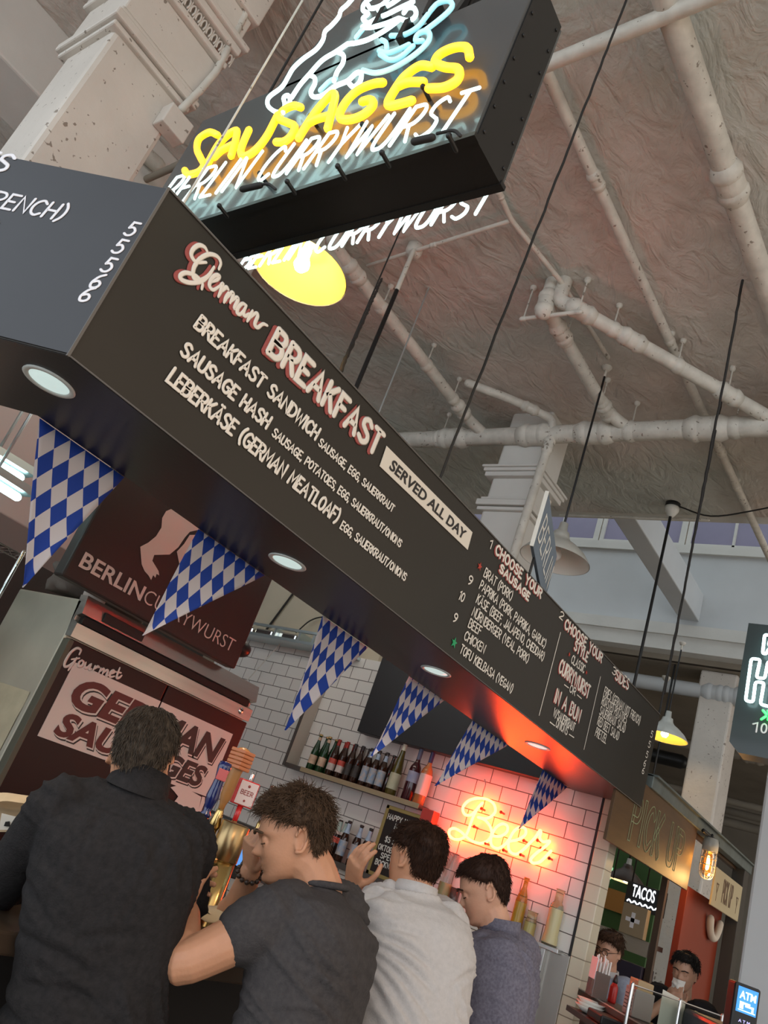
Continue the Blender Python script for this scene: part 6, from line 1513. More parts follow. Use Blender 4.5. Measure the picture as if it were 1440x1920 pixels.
def scalp(p, front=.070, side=.020, nape=-.070, temple=.045):
    """1 inside the haired region, falling to 0 at the hairline"""
    if p.y > .045: lim = front - .030*max(0, 1-abs(p.x)/.03)*0 + (-.012 if abs(p.x) > .055 else 0)
    elif p.y > .0: t = (p.y)/.045; lim = side*(1-t)+ (front-.020)*t
    elif p.y > -.034: lim = side
    elif p.y > -.048: t = (-p.y-.034)/.014; lim = side*(1-t)-.035*t
    else: t = min(1, (-p.y-.048)/.032); lim = -.035*(1-t)+nape*t
    return max(0.0, min(1.0, (p.z-lim)/.016+.0))
def head_matrix(c, face, up_hint=UZ, k=1.0):
    fwd = V(face).normalized(); r_ = fwd.cross(V(up_hint)).normalized(); u_ = r_.cross(fwd)
    m_ = Matrix((r_, fwd, u_)).transposed().to_4x4() @ Matrix.Scale(k, 4); m_.translation = V(c); return m_

def add_head(mb, H, k=1.0, nose=1.0, ears=True):
    Sx = H @ Matrix.Scale(k, 4)
    def fn(p, f, b, w_): return Sx @ (p + V((0, face_bump(p.x, p.y, p.z, f, nose), 0)))
    vs_, fs = head_surface(72, 72, fn); mb.add(vs_, fs, True)
    for s in (1, -1): mb.ball(Sx @ V((.031*s, .0765, .003)), .0125*k*H.to_scale()[0], 12); mb.ball(Sx @ V((.031*s, .0765, -.006)), .0120*k*H.to_scale()[0], 12)
    if ears:
        for s in (1, -1):
            Re = Matrix.Rotation(radians(-18)*s, 4, 'Z') @ Matrix.Rotation(radians(10), 4, 'X')
            E_ = Sx @ Matrix.Translation((.076*s, -.014, -.006)) @ Re
            mb.ball((0, 0, 0), 1, 14, None) if False else None
            vs0 = []; 
            b_ = MB().ball((-.004*s, 0, 0), (.0042, .0150, .027), 14); mb.add([E_ @ V(v) for v in b_.v], b_.f, True)
            rim = [E_ @ V((.0065*s, .0165*cos(a)*1.0, .004+.030*sin(a))) for a in [radians(d) for d in range(20, 300, 20)]]
            mb.tube(rim, [.0050*k]*len(rim), 8)
            lob = E_ @ V((.002*s, .006, -.026)); mb.ball(lob, .0065*k, 8)
    return Sx

def hand(mb, W, side=1, curls=(.5, .5, .5, .5), spread=.0, thumb=(.6, .2), k=1.0, knuck=.5):
    """W: wrist frame (y to the fingertips, z back of the hand, x*side towards the thumb)"""
    def P(x, y, z): return W @ (V((x*side, y, z))*k)
    secs = []
    for y, a, b, z in ((-.03, .025, .019, 0), (0, .027, .019, 0), (.03, .036, .017, 0), (.06, .040, .0155, 0), (.088, .039, .0125, -.001)):
        c = P(0, y, z); secs.append((c, (P(1, y, z)-c).normalized()*1, (P(0, y, z+1)-c).normalized(), a*k, b*k))
    loft(mb, secs, 18)
    xs = (.029, .0095, -.0105, -.029); ln = (.074, .082, .077, .060); rd = (.0092, .0094, .0088, .0078)
    for i in range(4):
        c = curls[i]; a = c*knuck*1.5; L_ = ln[i]; p = V((xs[i], .084-.004*abs(i-1), -.001)); pts = [p.copy()]; fan = (xs[i]/.03)*spread
        for seg, jc in ((.48, a), (.30, c*1.5), (.22, c*1.0)):
            ang = jc if seg == .48 else ang+jc
            d = V((sin(fan)*cos(ang), cos(ang)*cos(fan), -sin(ang))); p = p+d*(L_*seg); pts.append(p.copy())
        Q = []
        for q0, q1 in zip(pts[:-1], pts[1:]): Q += [q0.lerp(q1, t) for t in (0, .33, .67)]
        Q.append(pts[-1]); rr_ = [rd[i]*(1.02-.22*t/(len(Q)-1))*(1.06 if t % 3 == 0 else 1) for t in range(len(Q))]
        mb.tube([P(*q) for q in Q], [r_*k for r_ in rr_], 10)
    t0 = V((.024, .018, -.006)); a, b = thumb
    d1 = V((cos(a)*.75, .75, -.35-.5*b)).normalized(); p1 = t0+d1*.046; d2 = V((cos(a)*.35-.2*b, .9, -.25-.7*b)).normalized(); p2 = p1+d2*.034; d3 = V((-.1-.5*b, .85, -.3-.8*b)).normalized(); p3 = p2+d3*.027
    mb.tube([P(*q) for q in (t0, t0.lerp(p1, .5), p1, p1.lerp(p2, .5), p2, p3)], [r_*k for r_ in (.0155, .0145, .0112, .0102, .0095, .0075)], 10)

def frame(o, y, z):
    y = V(y).normalized(); x = y.cross(V(z)).normalized(); z = x.cross(y)
    m_ = Matrix((x, y, z)).transposed().to_4x4(); m_.translation = V(o); return m_

def hair(Sx, name, m, parent, lim, thick, strands, length, lift, seed, rad=.0011, crown=V((0, -.05, .12)), kk=1.0, wild=.35, clumpy=0.0, fringe=0.0):
    """a shaped cap of hair with combed tufts rooted all over it, one mesh"""
    rnd = random.Random(seed); mb = MB()
    def fn(p, f, b, w_):
        s = scalp(p, *lim); n_ = out_dir(p)
        th = thick*(.55+.45*min(1, max(0, (p.z+.02)/.09)))*(1 + .35*noise.fractal(p*22+V((seed, 0, 0)), 1.0, 2.0, 3))
        return Sx @ (p + n_*(th*s**.7 - .006*(1-s)))
    vs_, fs = head_surface(80, 88, fn); mb.add(vs_, fs, True)
    base, _ = head_surface(60, 60)
    roots = [p for p in base if scalp(p, *lim) > .35]
    for i in range(strands):
        p = rnd.choice(roots) + V((rnd.uniform(-.006, .006) for _ in range(3)))
        n_ = out_dir(p); fl = (p-crown); fl = fl - n_*fl.dot(n_)
        fl = fl.normalized() if fl.length > 1e-4 else V((0, 1, 0))
        if p.z > .05 and p.y > 0: fl = (fl*.4 + V((.0, .6*fringe+.2, 0)) + V((.5*(1 if p.x > -.02 else -1), 0, 0))*.4).normalized()
        cl = noise.noise_vector(p*38+V((seed, 1, 2)))*clumpy
        fl = (fl + V((rnd.gauss(0, wild), rnd.gauss(0, wild), rnd.gauss(0, wild))) + cl).normalized()
        L_ = length*(.6+.6*rnd.random())*(.55+.45*min(1, max(0, (p.z+.05)/.10)))
        th = thick*(.55+.45*min(1, max(0, (p.z+.02)/.09)))
        a = p+n_*th*.55; b_ = a+fl*L_*.5+n_*(lift*L_*.5); c = a+fl*L_+n_*(lift*L_*.35)-V((0, 0, L_*.10))
        mb.tube([Sx @ a, Sx @ a.lerp(b_, .6), Sx @ b_, Sx @ c], [rad*kk*1.2, rad*kk*1.3, rad*kk*1.1, rad*kk*.4], 4, True)
    return mb.obj(name, m, parent)

def hair_mat(name, c, c2): return mat(name, c, .55, noise_amt=.5, noise_scale=70, col2=c2, spec=.15)

def person(name, label, ground):
    t = empty(name, ground, label, 'person'); return t
def legs(t, hip, side, fwd, m_tr, m_shoe, skin=None, spread=.10, zf=0.0, k=1.0):
    """trousers and shoes under a hip centre that stands over the floor"""
    for_ = V((fwd.x, fwd.y, 0)).normalized(); sd = V((side.x, side.y, 0)).normalized(); mb = MB()
    for s in (1, -1):
        h = hip + sd*(.085*s); f_ = V((hip.x, hip.y, 0))+sd*(spread*s)+for_*.02
        kn = h.lerp(f_, .5)+for_*.03
        chain(mb, [h, kn, V((f_.x, f_.y, .10))], [.098*k, .070*k, .055*k], 16)
    loft(mb, [(hip-UZ*.09, sd, for_, .14, .095), (hip, sd, for_, .150, .10), (hip+UZ*.09, sd, for_, .130, .08)], 24)
    remeshed(mb, 'trousers', m_tr, t, .014, 4)
    for s in (1, -1):
        f_ = V((hip.x, hip.y, 0))+sd*(spread*s)
        mb = MB(); loft(mb, [(f_-for_*.07+UZ*.045, sd, UZ, .034, .044), (f_+UZ*.05, sd, UZ, .040, .049), (f_+for_*.09+UZ*.038, sd, UZ, .046, .036), (f_+for_*.17+UZ*.028, sd, UZ, .040, .026), (f_+for_*.20+UZ*.022, sd, UZ, .022, .018)], 18)
        mb.obj('shoe', m_shoe, t)

def fold(seed, amp=.004, sx=9, dirs=((1, .3, 2.2),), lines=(), org=None, side=None, face=None):
    """soft drapery: rounded swells plus a few sharp creases running along the given slants"""
    def w_(co, n_):
        v = amp*.55*noise.fractal(V((co.x*sx, co.y*sx, co.z*sx*.8))+V((seed, 0, 0)), 1.0, 2.0, 3)
        for k, (a, b, c) in enumerate(dirs):
            q = co.x*a+co.y*b+co.z*c
            m_ = max(0, noise.noise(co*3.2+V((seed*3, k*7, 1)))+.12)
            r_ = noise.noise(V((q*15, co.x*2.5-co.y*2+k*9, co.z*1.5+seed)))
            v += amp*2.3*m_*max(0, 1-abs(r_)*3.2)**1.5
        for (ua, za, ub, zb, dep, wd) in lines:
            if n_.dot(face) > .25: break
            d_ = co-org; u = d_.dot(side); z = d_.z; lx, lz = ub-ua, zb-za; ll = lx*lx+lz*lz
            t = ((u-ua)*lx+(z-za)*lz)/ll
            if -.05 < t < 1.05:
                t = min(1, max(0, t)); bow = .012*sin(t*pi)*(1 if dep > 0 else -1); px = ua+lx*t; pz = za+lz*t+bow
                dd = hypot(u-px, z-pz); v -= dep*math.exp(-(dd/wd)**2)*sin(pi*min(1, .15+t*.85))**.6 - dep*.6*math.exp(-((dd-wd*2.2)/(wd*1.2))**2)*sin(pi*min(1, .15+t*.85))
        return v
    return w_
denim = cloth_mat('denim_dark', (.035, .04, .06), (.02, .022, .03)); khaki = cloth_mat('khaki', (.16, .13, .09), (.12, .10, .07)); shoe_m = mat('shoe_leather', (.04, .03, .025), .4)

def torso_frame(fwd, lean=0.0):
    f_ = V((fwd.x, fwd.y, 0)).normalized(); s_ = f_.cross(UZ).normalized(); return f_, s_

def torso(mb, hip, neck, side, front, w_hip, w_waist, w_chest, w_sh, dscale=1.0, bend=0.0, grow=0.0):
    """loft from hips to the base of the neck; side = towards the right hand"""
    ax = (neck-hip); secs = []
    for t, w_, d_, off in ((-.06, w_hip*.98, .110, 0), (.06, w_hip, .118, .0), (.26, w_waist, .112, .0), (.46, (w_waist+w_chest)/2, .118, -.004), (.64, w_chest, .124, -.010), (.78, w_chest*1.0, .118, -.014), (.88, w_sh*.92, .098, -.012), (.95, w_sh*.62, .075, -.006), (1.0, w_sh*.36, .062, 0), (1.04, .060, .056, .004)):
        c = hip+ax*t + front*(bend*sin(pi*min(1, max(0, t)))) + front*off
        axn = ax.normalized(); sx = (side-axn*side.dot(axn)).normalized(); dy = axn.cross(sx).normalized()
        secs.append((c, sx, -dy, w_+grow, d_*dscale+grow))
    loft(mb, secs, 32)

# ============ man in the dark shirt, back to us
f1, s1_ = torso_frame(V((cos(radians(50)), sin(radians(50)), 0)))
hc = at(264, 1424, 2.02); H = head_matrix(hc, V((cos(radians(43)), sin(radians(43)), -.30)), UZ + s1_*-.10, .93)
neck = at(258, 1478, 1.98); hip = at(138, 1985, 1.74); 
P1 = person('person', 'person in a charcoal shirt with short greying hair, back turned, leaning on the counter', (hip.x, hip.y, 0))
shL = at(104, 1520, 1.90); shR = at(352, 1585, 2.04)
elL = at(-22, 1690, 1.98); wrL = at(60, 1640, 2.2); elR = at(344, 1700, 2.12); wrR = at(262, 1660, 2.32)
mb = MB(); add_head(mb, H)
chain(mb, [neck-UZ*.03, neck.lerp(hc, .5), hc-UZ*.03], [.066, .060, .060])
torso(mb, hip, neck-UZ*.02, s1_, f1, .14, .13, .15, .16, .85)
for sh, el, wr, sd_ in ((shL, elL, wrL, -1), (shR, elR, wrR, 1)):
    chain(mb, [sh, el, wr], [.048, .040, .030]); hand(mb, frame(wr, (wr-el).normalized()*.6+f1*.6+UZ*.1, UZ), -sd_, (.5, .5, .55, .6), .05)
remeshed(mb, 'body', skinA, P1, .0045, 3)
hm1 = hair_mat('hair_greying', (.085, .064, .046), (.026, .019, .014))
hair(H, 'hair', hm1, P1, (.070, .030, -.088), .008, 6500, .022, .22, 3, .0008, V((0, -.045, .12)), 1, .20, .25)
mb = MB()
torso(mb, hip+UZ*.0, neck-UZ*.025, s1_, f1, .165, .158, .185, .205, 1.0, .0, .012)
for sh, el, wr in ((shL, elL, wrL), (shR, elR, wrR)):
    chain(mb, [sh.lerp(neck, .62)-UZ*.01, sh.lerp(neck, .25), sh, sh.lerp(el, .5), el, el.lerp(wr, .8)], [.050, .062, .069, .064, .058, .048], 20)
sh1 = cloth_mat('shirt_charcoal', (.026, .023, .023), (.015, .014, .014), 620)
remeshed(mb, 'shirt', sh1, P1, .0075, 6, .5, fold(1.5, .011, 6, ((.4, -.3, 1.6), (1.2, .6, .5)), ((-.165, .0, -.150, -.22, .006, .005), (.165, .0, .155, -.22, .006, .005), (-.14, -.075, .14, -.07, .003, .004), (-.05, -.08, -.07, -.26, .005, .009), (.10, -.10, .09, -.28, .005, .009), (-.12, -.36, .10, -.385, .007, .010), (-.05, -.44, .15, -.42, .007, .010), (-.15, -.50, .05, -.52, .007, .011), (.02, -.32, .16, -.28, .005, .009), (-.16, -.26, -.04, -.33, .006, .009)), neck, s1_, f1))
mb = MB(); cen = neck+UZ*.018; Cx = H.to_3x3()
for dz, r0, r1 in ((0, .078, .070),):
    ring = []
    for i in range(28):
        a = 2*pi*i/28; d = s1_*cos(a)+f1*sin(a)
        ring.append((cen+d*(.082 if sin(a) < .5 else .074)-UZ*(.024-.004*sin(a))-f1*.0, cen+d*.070+UZ*(.028-.012*sin(a)), cen+d*.063+UZ*.024))
    vs_ = [p for r in ring for p in r]; fs = []
    for i in range(28):
        j = (i+1) % 28
        for k in range(2): fs.append([i*3+k, j*3+k, j*3+k+1, i*3+k+1])
    vs_ += [v*1.0-(V(v)-cen).normalized()*.005 for v in vs_]; n0 = 84
    fs += [[a_+n0 for a_ in f[::-1]] for f in fs]
mb.add(vs_, fs, True); mb.obj('collar', sh1, P1)
legs(P1, V((hip.x, hip.y, .90)), s1_, f1, denim, shoe_m)
gl = MB(); tp1 = H @ V((.077, .07, .012)); tp2 = H @ V((.080, -.015, .010)); gl.tube([tp1, tp2], .0022, 6); tp1b = H @ V((-.077, .07, .012)); gl.tube([tp1b, H @ V((-.080, -.015, .010))], .0022, 6)
for s in (1, -1): gl.tube([H @ V((.034*s+.022*cos(a*pi/6), .108, .0+.018*sin(a*pi/6))) for a in range(13)], .002, 6)
gl.obj('glasses', 'black_metal', P1)

# ============ man in the grey T-shirt, profile to the left
fd = V((cos(radians(136)), sin(radians(136)), 0)); f2 = V((cos(radians(105)), sin(radians(105)), 0)); s2_ = f2.cross(UZ).normalized()
hc = at(548, 1572, 2.12); H = head_matrix(hc, fd+V((0, 0, -.40)), UZ, .95)
neck = at(600, 1662, 2.10); hip = at(545, 1990, 1.86)
P2 = person('person', 'person in a grey T-shirt with curly brown hair eating, one hand to the face', (hip.x, hip.y, 0))
shN = at(517, 1724, 1.93); shF = at(632, 1712, 2.22)
elN = at(337, 1806, 1.83); wrN = at(352, 1712, 1.98)
elF = at(440, 1722, 2.32); wrF = at(470, 1632, 2.25)
mb = MB(); add_head(mb, H, 1.0, 1.15)
chain(mb, [neck-UZ*.02, neck.lerp(hc, .45), hc-UZ*.035], [.072, .066, .062])
torso(mb, hip, neck-UZ*.02, s2_, f2, .15, .15, .16, .165, .95)
chain(mb, [shN, shN.lerp(elN, .5)-UZ*.004, elN, elN.lerp(wrN, .35), wrN], [.060, .055, .047, .046, .031], 18)
hand(mb, frame(wrN, wrN-elN, -RT), 1, (.6, .6, .65, .7), .05, (.5, .5))
chain(mb, [shF, elF, elF.lerp(wrF, .35), wrF], [.055, .046, .044, .029], 18)
W = frame(wrF, at(470, 1552, 2.24)-wrF, -RT*.7-FW*.5); hand(mb, W, 1, (.62, .60, .58, .62), .12, (.7, .75), 1.0, .9)
remeshed(mb, 'body', skinA, P2, .003, 3)
hm2 = hair_mat('hair_brown', (.105, .062, .036), (.035, .020, .012))
hair(H, 'hair', hm2, P2, (.068, .030, -.080), .011, 6000, .028, .5, 11, .0008, V((0, -.05, .12)), 1, .60, .9, .9)
mb = MB()
for s in (1, -1): mb.tube(smooth_pts([H @ V((.014*s, .106, .020)), H @ V((.032*s, .103, .027)), H @ V((.052*s, .088, .022))]), [.0036]*11, 6)
mb.obj('eyebrows', hm2, P2)
mat('eye_dark', (.10, .06, .045), .25); mb = MB()
for s in (1, -1): mb.tube([H @ V(((.031+.013*c)*s, .0765+.0125*sqrt(max(0, 1-(c*.95)**2)), -.006-.002*(1-c*c))) for c in (-1, -.6, -.2, .2, .6, 1)], .0017, 6)
mb.obj('eyelashes', hm2, P2)
mb = MB()
torso(mb, hip, neck-UZ*.03, s2_, f2, .175, .178, .195, .20, 1.08, -.01, .012)
chain(mb, [shN.lerp(neck, .3), shN, shN.lerp(elN, .16), shN.lerp(elN, .30)], [.075, .084, .080, .076], 22)
chain(mb, [shF.lerp(neck, .3), shF, shF.lerp(elF, .5)], [.075, .082, .072], 22)
sh2 = cloth_mat('shirt_grey', (.062, .056, .055), (.042, .038, .039), 700)
remeshed(mb, 'shirt', sh2, P2, .0075, 6, .5, fold(4.1, .008, 6, ((.9, -.5, 1.5), (.3, .6, 1.2)), ((-.20, -.15, -.06, -.20, .008, .008), (-.20, -.17, -.05, -.28, .008, .009), (-.19, -.20, -.02, -.36, .007, .010), (-.10, -.14, .10, -.20, .006, .010), (-.12, -.30, .12, -.30, .006, .010), (-.15, -.38, .14, -.40, .007, .011), (-.14, -.46, .12, -.44, .007, .011), (-.05, -.10, .12, -.12, .005, .010)), neck, s2_, f2))
mb = MB(); cen = neck+UZ*.012; mb.tube([cen+(s2_*cos(a)+f2*sin(a))*.071-UZ*(.016*sin(a)+.008) for a in [2*pi*i/24 for i in range(25)]], .009, 8, False); mb.obj('neckband', sh2, P2)
legs(P2, V((hip.x, hip.y, .90)), s2_, f2, denim, shoe_m)
mb = MB()
for k_ in range(14):
    a = 2*pi*k_/14; c_ = wrF.lerp(elF, .05); ax_ = (wrF-elF).normalized(); u1 = ax_.orthogonal().normalized(); u2 = ax_.cross(u1); mb.ball(c_+(u1*cos(a)+u2*sin(a))*.035, .0075, 8)
mb.obj('bead_bracelet', mat('bead_brown', (.05, .03, .02), .3), P2)

# ============ man in the white shirt, hand raised
f3 = V((cos(radians(62)), sin(radians(62)), 0)); s3_ = f3.cross(UZ).normalized(); fd = V((cos(radians(78)), sin(radians(78)), -.16))
hc = at(777, 1616, 2.62); H = head_matrix(hc, fd, UZ, .93)
neck = at(777, 1678, 2.56); hip = at(770, 2010, 2.22)
P3 = person('person', 'person in a white shirt, back turned, raising one hand with a watch', (hip.x, hip.y, 0))
shL = at(705, 1718, 2.52); shR = at(842, 1745, 2.60); elL = at(646, 1755, 2.62); wrL = at(659, 1660, 2.62); elR = at(812, 1800, 2.86); wrR = at(760, 1740, 3.0)
mb = MB(); add_head(mb, H)
chain(mb, [neck-UZ*.03, neck.lerp(hc, .5), hc-UZ*.03], [.066, .060, .060])
torso(mb, hip, neck-UZ*.02, s3_, f3, .14, .13, .15, .16, .85)
chain(mb, [shL, elL, elL.lerp(wrL, .3), wrL], [.052, .044, .043, .030], 18)
W = frame(wrL, at(672, 1590, 2.60)-wrL, -RT*.2+FW*-.9+s3_*-.2); hand(mb, frame(wrL, at(676, 1572, 2.58)-wrL, -RT*.8-FW*.55), 1, (.30, .30, .32, .36), .05, (.25, .4), 1.05, .8)
chain(mb, [shR, elR, wrR], [.05, .044, .031], 18); hand(mb, frame(wrR, wrR-elR, UZ), -1, (.6, .6, .6, .6))
remeshed(mb, 'body', skinA, P3, .0045, 3)
hm3 = hair_mat('hair_darkbrown', (.040, .017, .009), (.016, .007, .004))
hair(H, 'hair', hm3, P3, (.070, .028, -.084), .011, 5500, .024, .25, 21, .0008, V((0, -.045, .12)), 1, .28, .35)
mb = MB()
torso(mb, hip, neck-UZ*.025, s3_, f3, .165, .165, .180, .20, 1.0, .0, .012)
chain(mb, [shL.lerp(neck, .3), shL, shL.lerp(elL, .35), shL.lerp(elL, .80)], [.072, .080, .074, .066], 22)
chain(mb, [shR.lerp(neck, .3), shR, elR, elR.lerp(wrR, .8)], [.072, .078, .060, .045], 22)
sh3 = cloth_mat('shirt_white', (.50, .47, .45), (.44, .415, .40), 600, .18)
remeshed(mb, 'shirt', sh3, P3, .0075, 6, .5, fold(7.7, .015, 6, ((1.3, -.2, 1.0), (.5, .8, 1.6)), ((-.19, -.13, .00, -.16, .010, .008), (-.19, -.15, .02, -.22, .010, .008), (-.185, -.17, .01, -.29, .010, .008), (-.18, -.19, -.02, -.35, .009, .009), (-.18, -.12, -.04, -.09, .008, .008), (-.175, -.23, -.05, -.43, .009, .009), (.18, -.14, .06, -.20, .007, .009), (.0, -.34, .15, -.31, .007, .011), (-.06, -.46, .13, -.44, .008, .012), (-.155, .01, -.165, -.16, .004, .004), (.155, .01, .165, -.14, .004, .004)), neck, s3_, f3))
def collar(cen, s_, f_, m, par, r0=.080, r1=.068, hgt=.030, n=28):
    vs_ = []; fs = []
    for i in range(n):
        a = 2*pi*i/n; d = s_*cos(a)+f_*sin(a); vs_ += [cen+d*r0-UZ*.022, cen+d*(r1+.003)+UZ*(hgt-.012*sin(a)), cen+d*(r1-.003)+UZ*(hgt-.012*sin(a)), cen+d*(r1-.004)-UZ*.02]
    for i in range(n):
        j = (i+1) % n
        for k in range(3): fs.append([i*4+k, j*4+k, j*4+k+1, i*4+k+1])
        fs.append([i*4+3, j*4+3, j*4, i*4])
    return MB().add(vs_, fs, True).obj('collar', m, par)
collar(neck+UZ*.012, s3_, f3, sh3, P3, .078, .066, .020)
legs(P3, V((hip.x, hip.y, .90)), s3_, f3, khaki, shoe_m)
ax_ = (wrL-elL).normalized(); c_ = wrL.lerp(elL, .10); u1 = ax_.orthogonal().normalized(); u2 = ax_.cross(u1)
MB().tube([c_+(u1*cos(a)+u2*sin(a))*.033 for a in [2*pi*i/20 for i in range(21)]], .009, 8, False).obj('watch', mat('watch_brown', (.10, .05, .025), .3, metal=.4), P3)

# ============ man in the blue-grey shirt, looking down
f4 = V((cos(radians(108)), sin(radians(108)), 0)); s4_ = f4.cross(UZ).normalized(); fd = V((cos(radians(122)), sin(radians(122)), -.55))
hc = at(908, 1672, 2.95); H = head_matrix(hc, fd, UZ, .93)
neck = at(935, 1748, 2.90); hip = at(925, 2010, 2.62)
P4 = person('person', 'person in a blue-grey shirt with dark hair looking down, in profile under the red neon', (hip.x, hip.y, 0))
shL = at(893, 1800, 2.76); shR = at(975, 1790, 3.02); elL = at(852, 1890, 2.72); wrL = at(825, 1850, 2.95); elR = at(945, 1870, 3.2); wrR = at(880, 1830, 3.2)
mb = MB(); add_head(mb, H, 1.0, 1.1)
chain(mb, [neck-UZ*.03, neck.lerp(hc, .5), hc-UZ*.03], [.064, .060, .060])
torso(mb, hip, neck-UZ*.02, s4_, f4, .14, .13, .15, .155, .85)
for sh, el, wr, sd_ in ((shL, elL, wrL, -1), (shR, elR, wrR, 1)):
    chain(mb, [sh, el, wr], [.048, .042, .030]); hand(mb, frame(wr, wr-el, UZ), -sd_, (.6, .6, .6, .6))
remeshed(mb, 'body', skinB, P4, .0036, 3)
hm4 = hair_mat('hair_darkbrown_short', (.040, .018, .011), (.018, .008, .005))
hair(H, 'hair', hm4, P4, (.072, .030, -.082), .010, 5500, .020, .15, 31, .0008, V((0, -.05, .12)), 1, .18, .2, .4)
mb = MB()
for s in (1, -1): mb.tube(smooth_pts([H @ V((.014*s, .106, .020)), H @ V((.032*s, .103, .027)), H @ V((.052*s, .088, .022))]), [.0032]*11, 6)
mb.obj('eyebrows', hm4, P4)
mb = MB()
for s in (1, -1): mb.tube([H @ V(((.031+.013*c)*s, .0765+.0125*sqrt(max(0, 1-(c*.95)**2)), -.006-.002*(1-c*c))) for c in (-1, -.6, -.2, .2, .6, 1)], .0017, 6)
mb.obj('eyelashes', hm4, P4)
mb = MB()
torso(mb, hip, neck-UZ*.025, s4_, f4, .165, .160, .180, .195, 1.0, .0, .012)
for sh, el, wr in ((shL, elL, wrL), (shR, elR, wrR)):
    chain(mb, [sh.lerp(neck, .3), sh, sh.lerp(el, .5), el, el.lerp(wr, .8)], [.070, .078, .068, .058, .046], 22)
sh4 = cloth_mat('shirt_bluegrey', (.175, .165, .205), (.095, .088, .115), 900)
remeshed(mb, 'shirt', sh4, P4, .0075, 6, .5, fold(12.3, .010, 6.5, ((1.0, .3, .9), (.6, .2, 1.4)), ((-.16, -.02, -.13, -.25, .008, .009), (-.11, -.02, -.09, -.30, .008, .009), (-.06, -.02, -.05, -.30, .007, .009), (.04, -.03, .05, -.28, .007, .009), (.10, -.03, .12, -.26, .007, .009), (-.15, -.28, .05, -.36, .008, .010), (-.1, -.40, .12, -.42, .008, .011)), neck, s4_, f4))
collar(neck+UZ*.015, s4_, f4, sh4, P4)
legs(P4, V((hip.x, hip.y, .90)), s4_, f4, khaki, shoe_m)

# ============ seated guests of the next stall
def guest(name, label, hc, face, hipdrop, shirtm, skin, hairm, seed, lim, extra):
    f_ = V((face.x, face.y, 0)).normalized(); s_ = f_.cross(UZ).normalized(); H = head_matrix(hc, face, UZ)
    neck = V(hc)-UZ*.155-f_*.045; hip = neck-UZ*hipdrop-f_*.10
    t = person(name, label, (hip.x, hip.y, 0)); mb = MB(); add_head(mb, H)
    chain(mb, [neck-UZ*.03, neck.lerp(V(hc), .5), V(hc)-UZ*.03], [.066, .060, .060])
    torso(mb, hip, neck-UZ*.02, s_, f_, .14, .13, .15, .16, .85)
    sm = MB(); torso(sm, hip, neck-UZ*.02, s_, f_, .17, .168, .19, .205, 1.0, 0, .012)
    extra(t, H, neck, hip, f_, s_, mb, sm)
    remeshed(mb, 'body', skin, t, .006, 3); remeshed(sm, 'shirt', shirtm, t, .010, 5, .5, fold(seed, .006, 7))
    hair(H, 'hair', hairm, t, lim, .013, 1800, .032, .3, seed, .0012, V((0, -.05, .12)), 1, .3, .3)
    mb = MB()
    for s in (1, -1): mb.ball(H @ V((.031*s, .0755, -.001)), .0115, 12)
    mb.obj('eyes', 'eye_dark', t)
    mb = MB()
    for s in (1, -1): mb.tube([H @ V((.012*s, .107, .020)), H @ V((.032*s, .104, .027)), H @ V((.052*s, .089, .022))], .0036, 6)
    mb.obj('eyebrows', hairm, t)
    legs(t, V((hip.x, hip.y, .90)), s_, f_, denim, shoe_m)
    return t
tocam = lambda p: (EYE-p).normalized()
# on the phone
hc5 = at(1142, 1783, 5.75); fc = tocam(hc5); rt5 = fc.cross(UZ).normalized(); face5 = (fc*.8+V((-RT.x, -RT.y, 0)).normalized()*.55+V((0, 0, -.22))).normalized()
def ex5(t, H, neck, hip, f_, s_, mb, sm):
    for s, el, wr in ((1, neck+s_*.30-UZ*.36+f_*.08, H @ V((.105, .02, -.055))), (-1, neck-s_*.27-UZ*.38+f_*.12, neck-s_*.12-UZ*.42+f_*.34)):
        sh = neck+s_*(.175*s)-UZ*.055; chain(mb, [sh, el, wr], [.048, .042, .029])
        if s == 1: hand(mb, frame(wr, UZ*.9+f_*.2-s_*.15, s_), -1, (.55, .5, .5, .5), .05, (.5, .4))
        else: hand(mb, frame(wr, wr-el, UZ), 1, (.5, .5, .5, .5))
        chain(sm, [sh.lerp(neck, .3), sh, sh.lerp(el, .5), el, el.lerp(wr, .7)], [.075, .082, .070, .060, .050], 18)
    MB().box((-.004, -.035, -.07), (.004, .035, .07), .003, H @ Matrix.Translation((.088, .01, -.02))).obj('phone', 'black_metal', t)
    g_ = MB()
    for s in (1, -1):
        g_.tube([H @ V((.032*s+.023*cos(a*pi/8), .108, -.002+.017*sin(a*pi/8))) for a in range(17)], .0022, 6, False); g_.tube([H @ V((.055*s, .105, .004)), H @ V((.079*s, -.01, .006))], .002, 6)
    g_.tube([H @ V((-.010, .112, .002)), H @ V((.010, .112, .002))], .002, 6); g_.obj('glasses', 'black_metal', t)
    v_ = MB(); loft(v_, [(neck+f_*.118-UZ*.42, s_, f_, .055, .02), (neck+f_*.135-UZ*.25, s_, f_, .060, .02), (neck+f_*.085-UZ*.06, s_, f_, .038, .02)], 14); v_.obj('waistcoat_front', mat('shirt_stone', (.34, .29, .25), .8), t)
    collar(neck+UZ*.01, s_, f_, 'shirt_white', t, .085, .07, .028, 20)
guest('person', 'person with glasses and pale blue shirt holding a phone, seated past the tiled post', hc5, face5, .50, cloth_mat('shirt_paleblue', (.34, .37, .45), (.28, .30, .38), 500), skinB, hair_mat('hair_chestnut', (.075, .036, .020), (.03, .016, .01)), 41, (.066, .016, -.075), ex5)
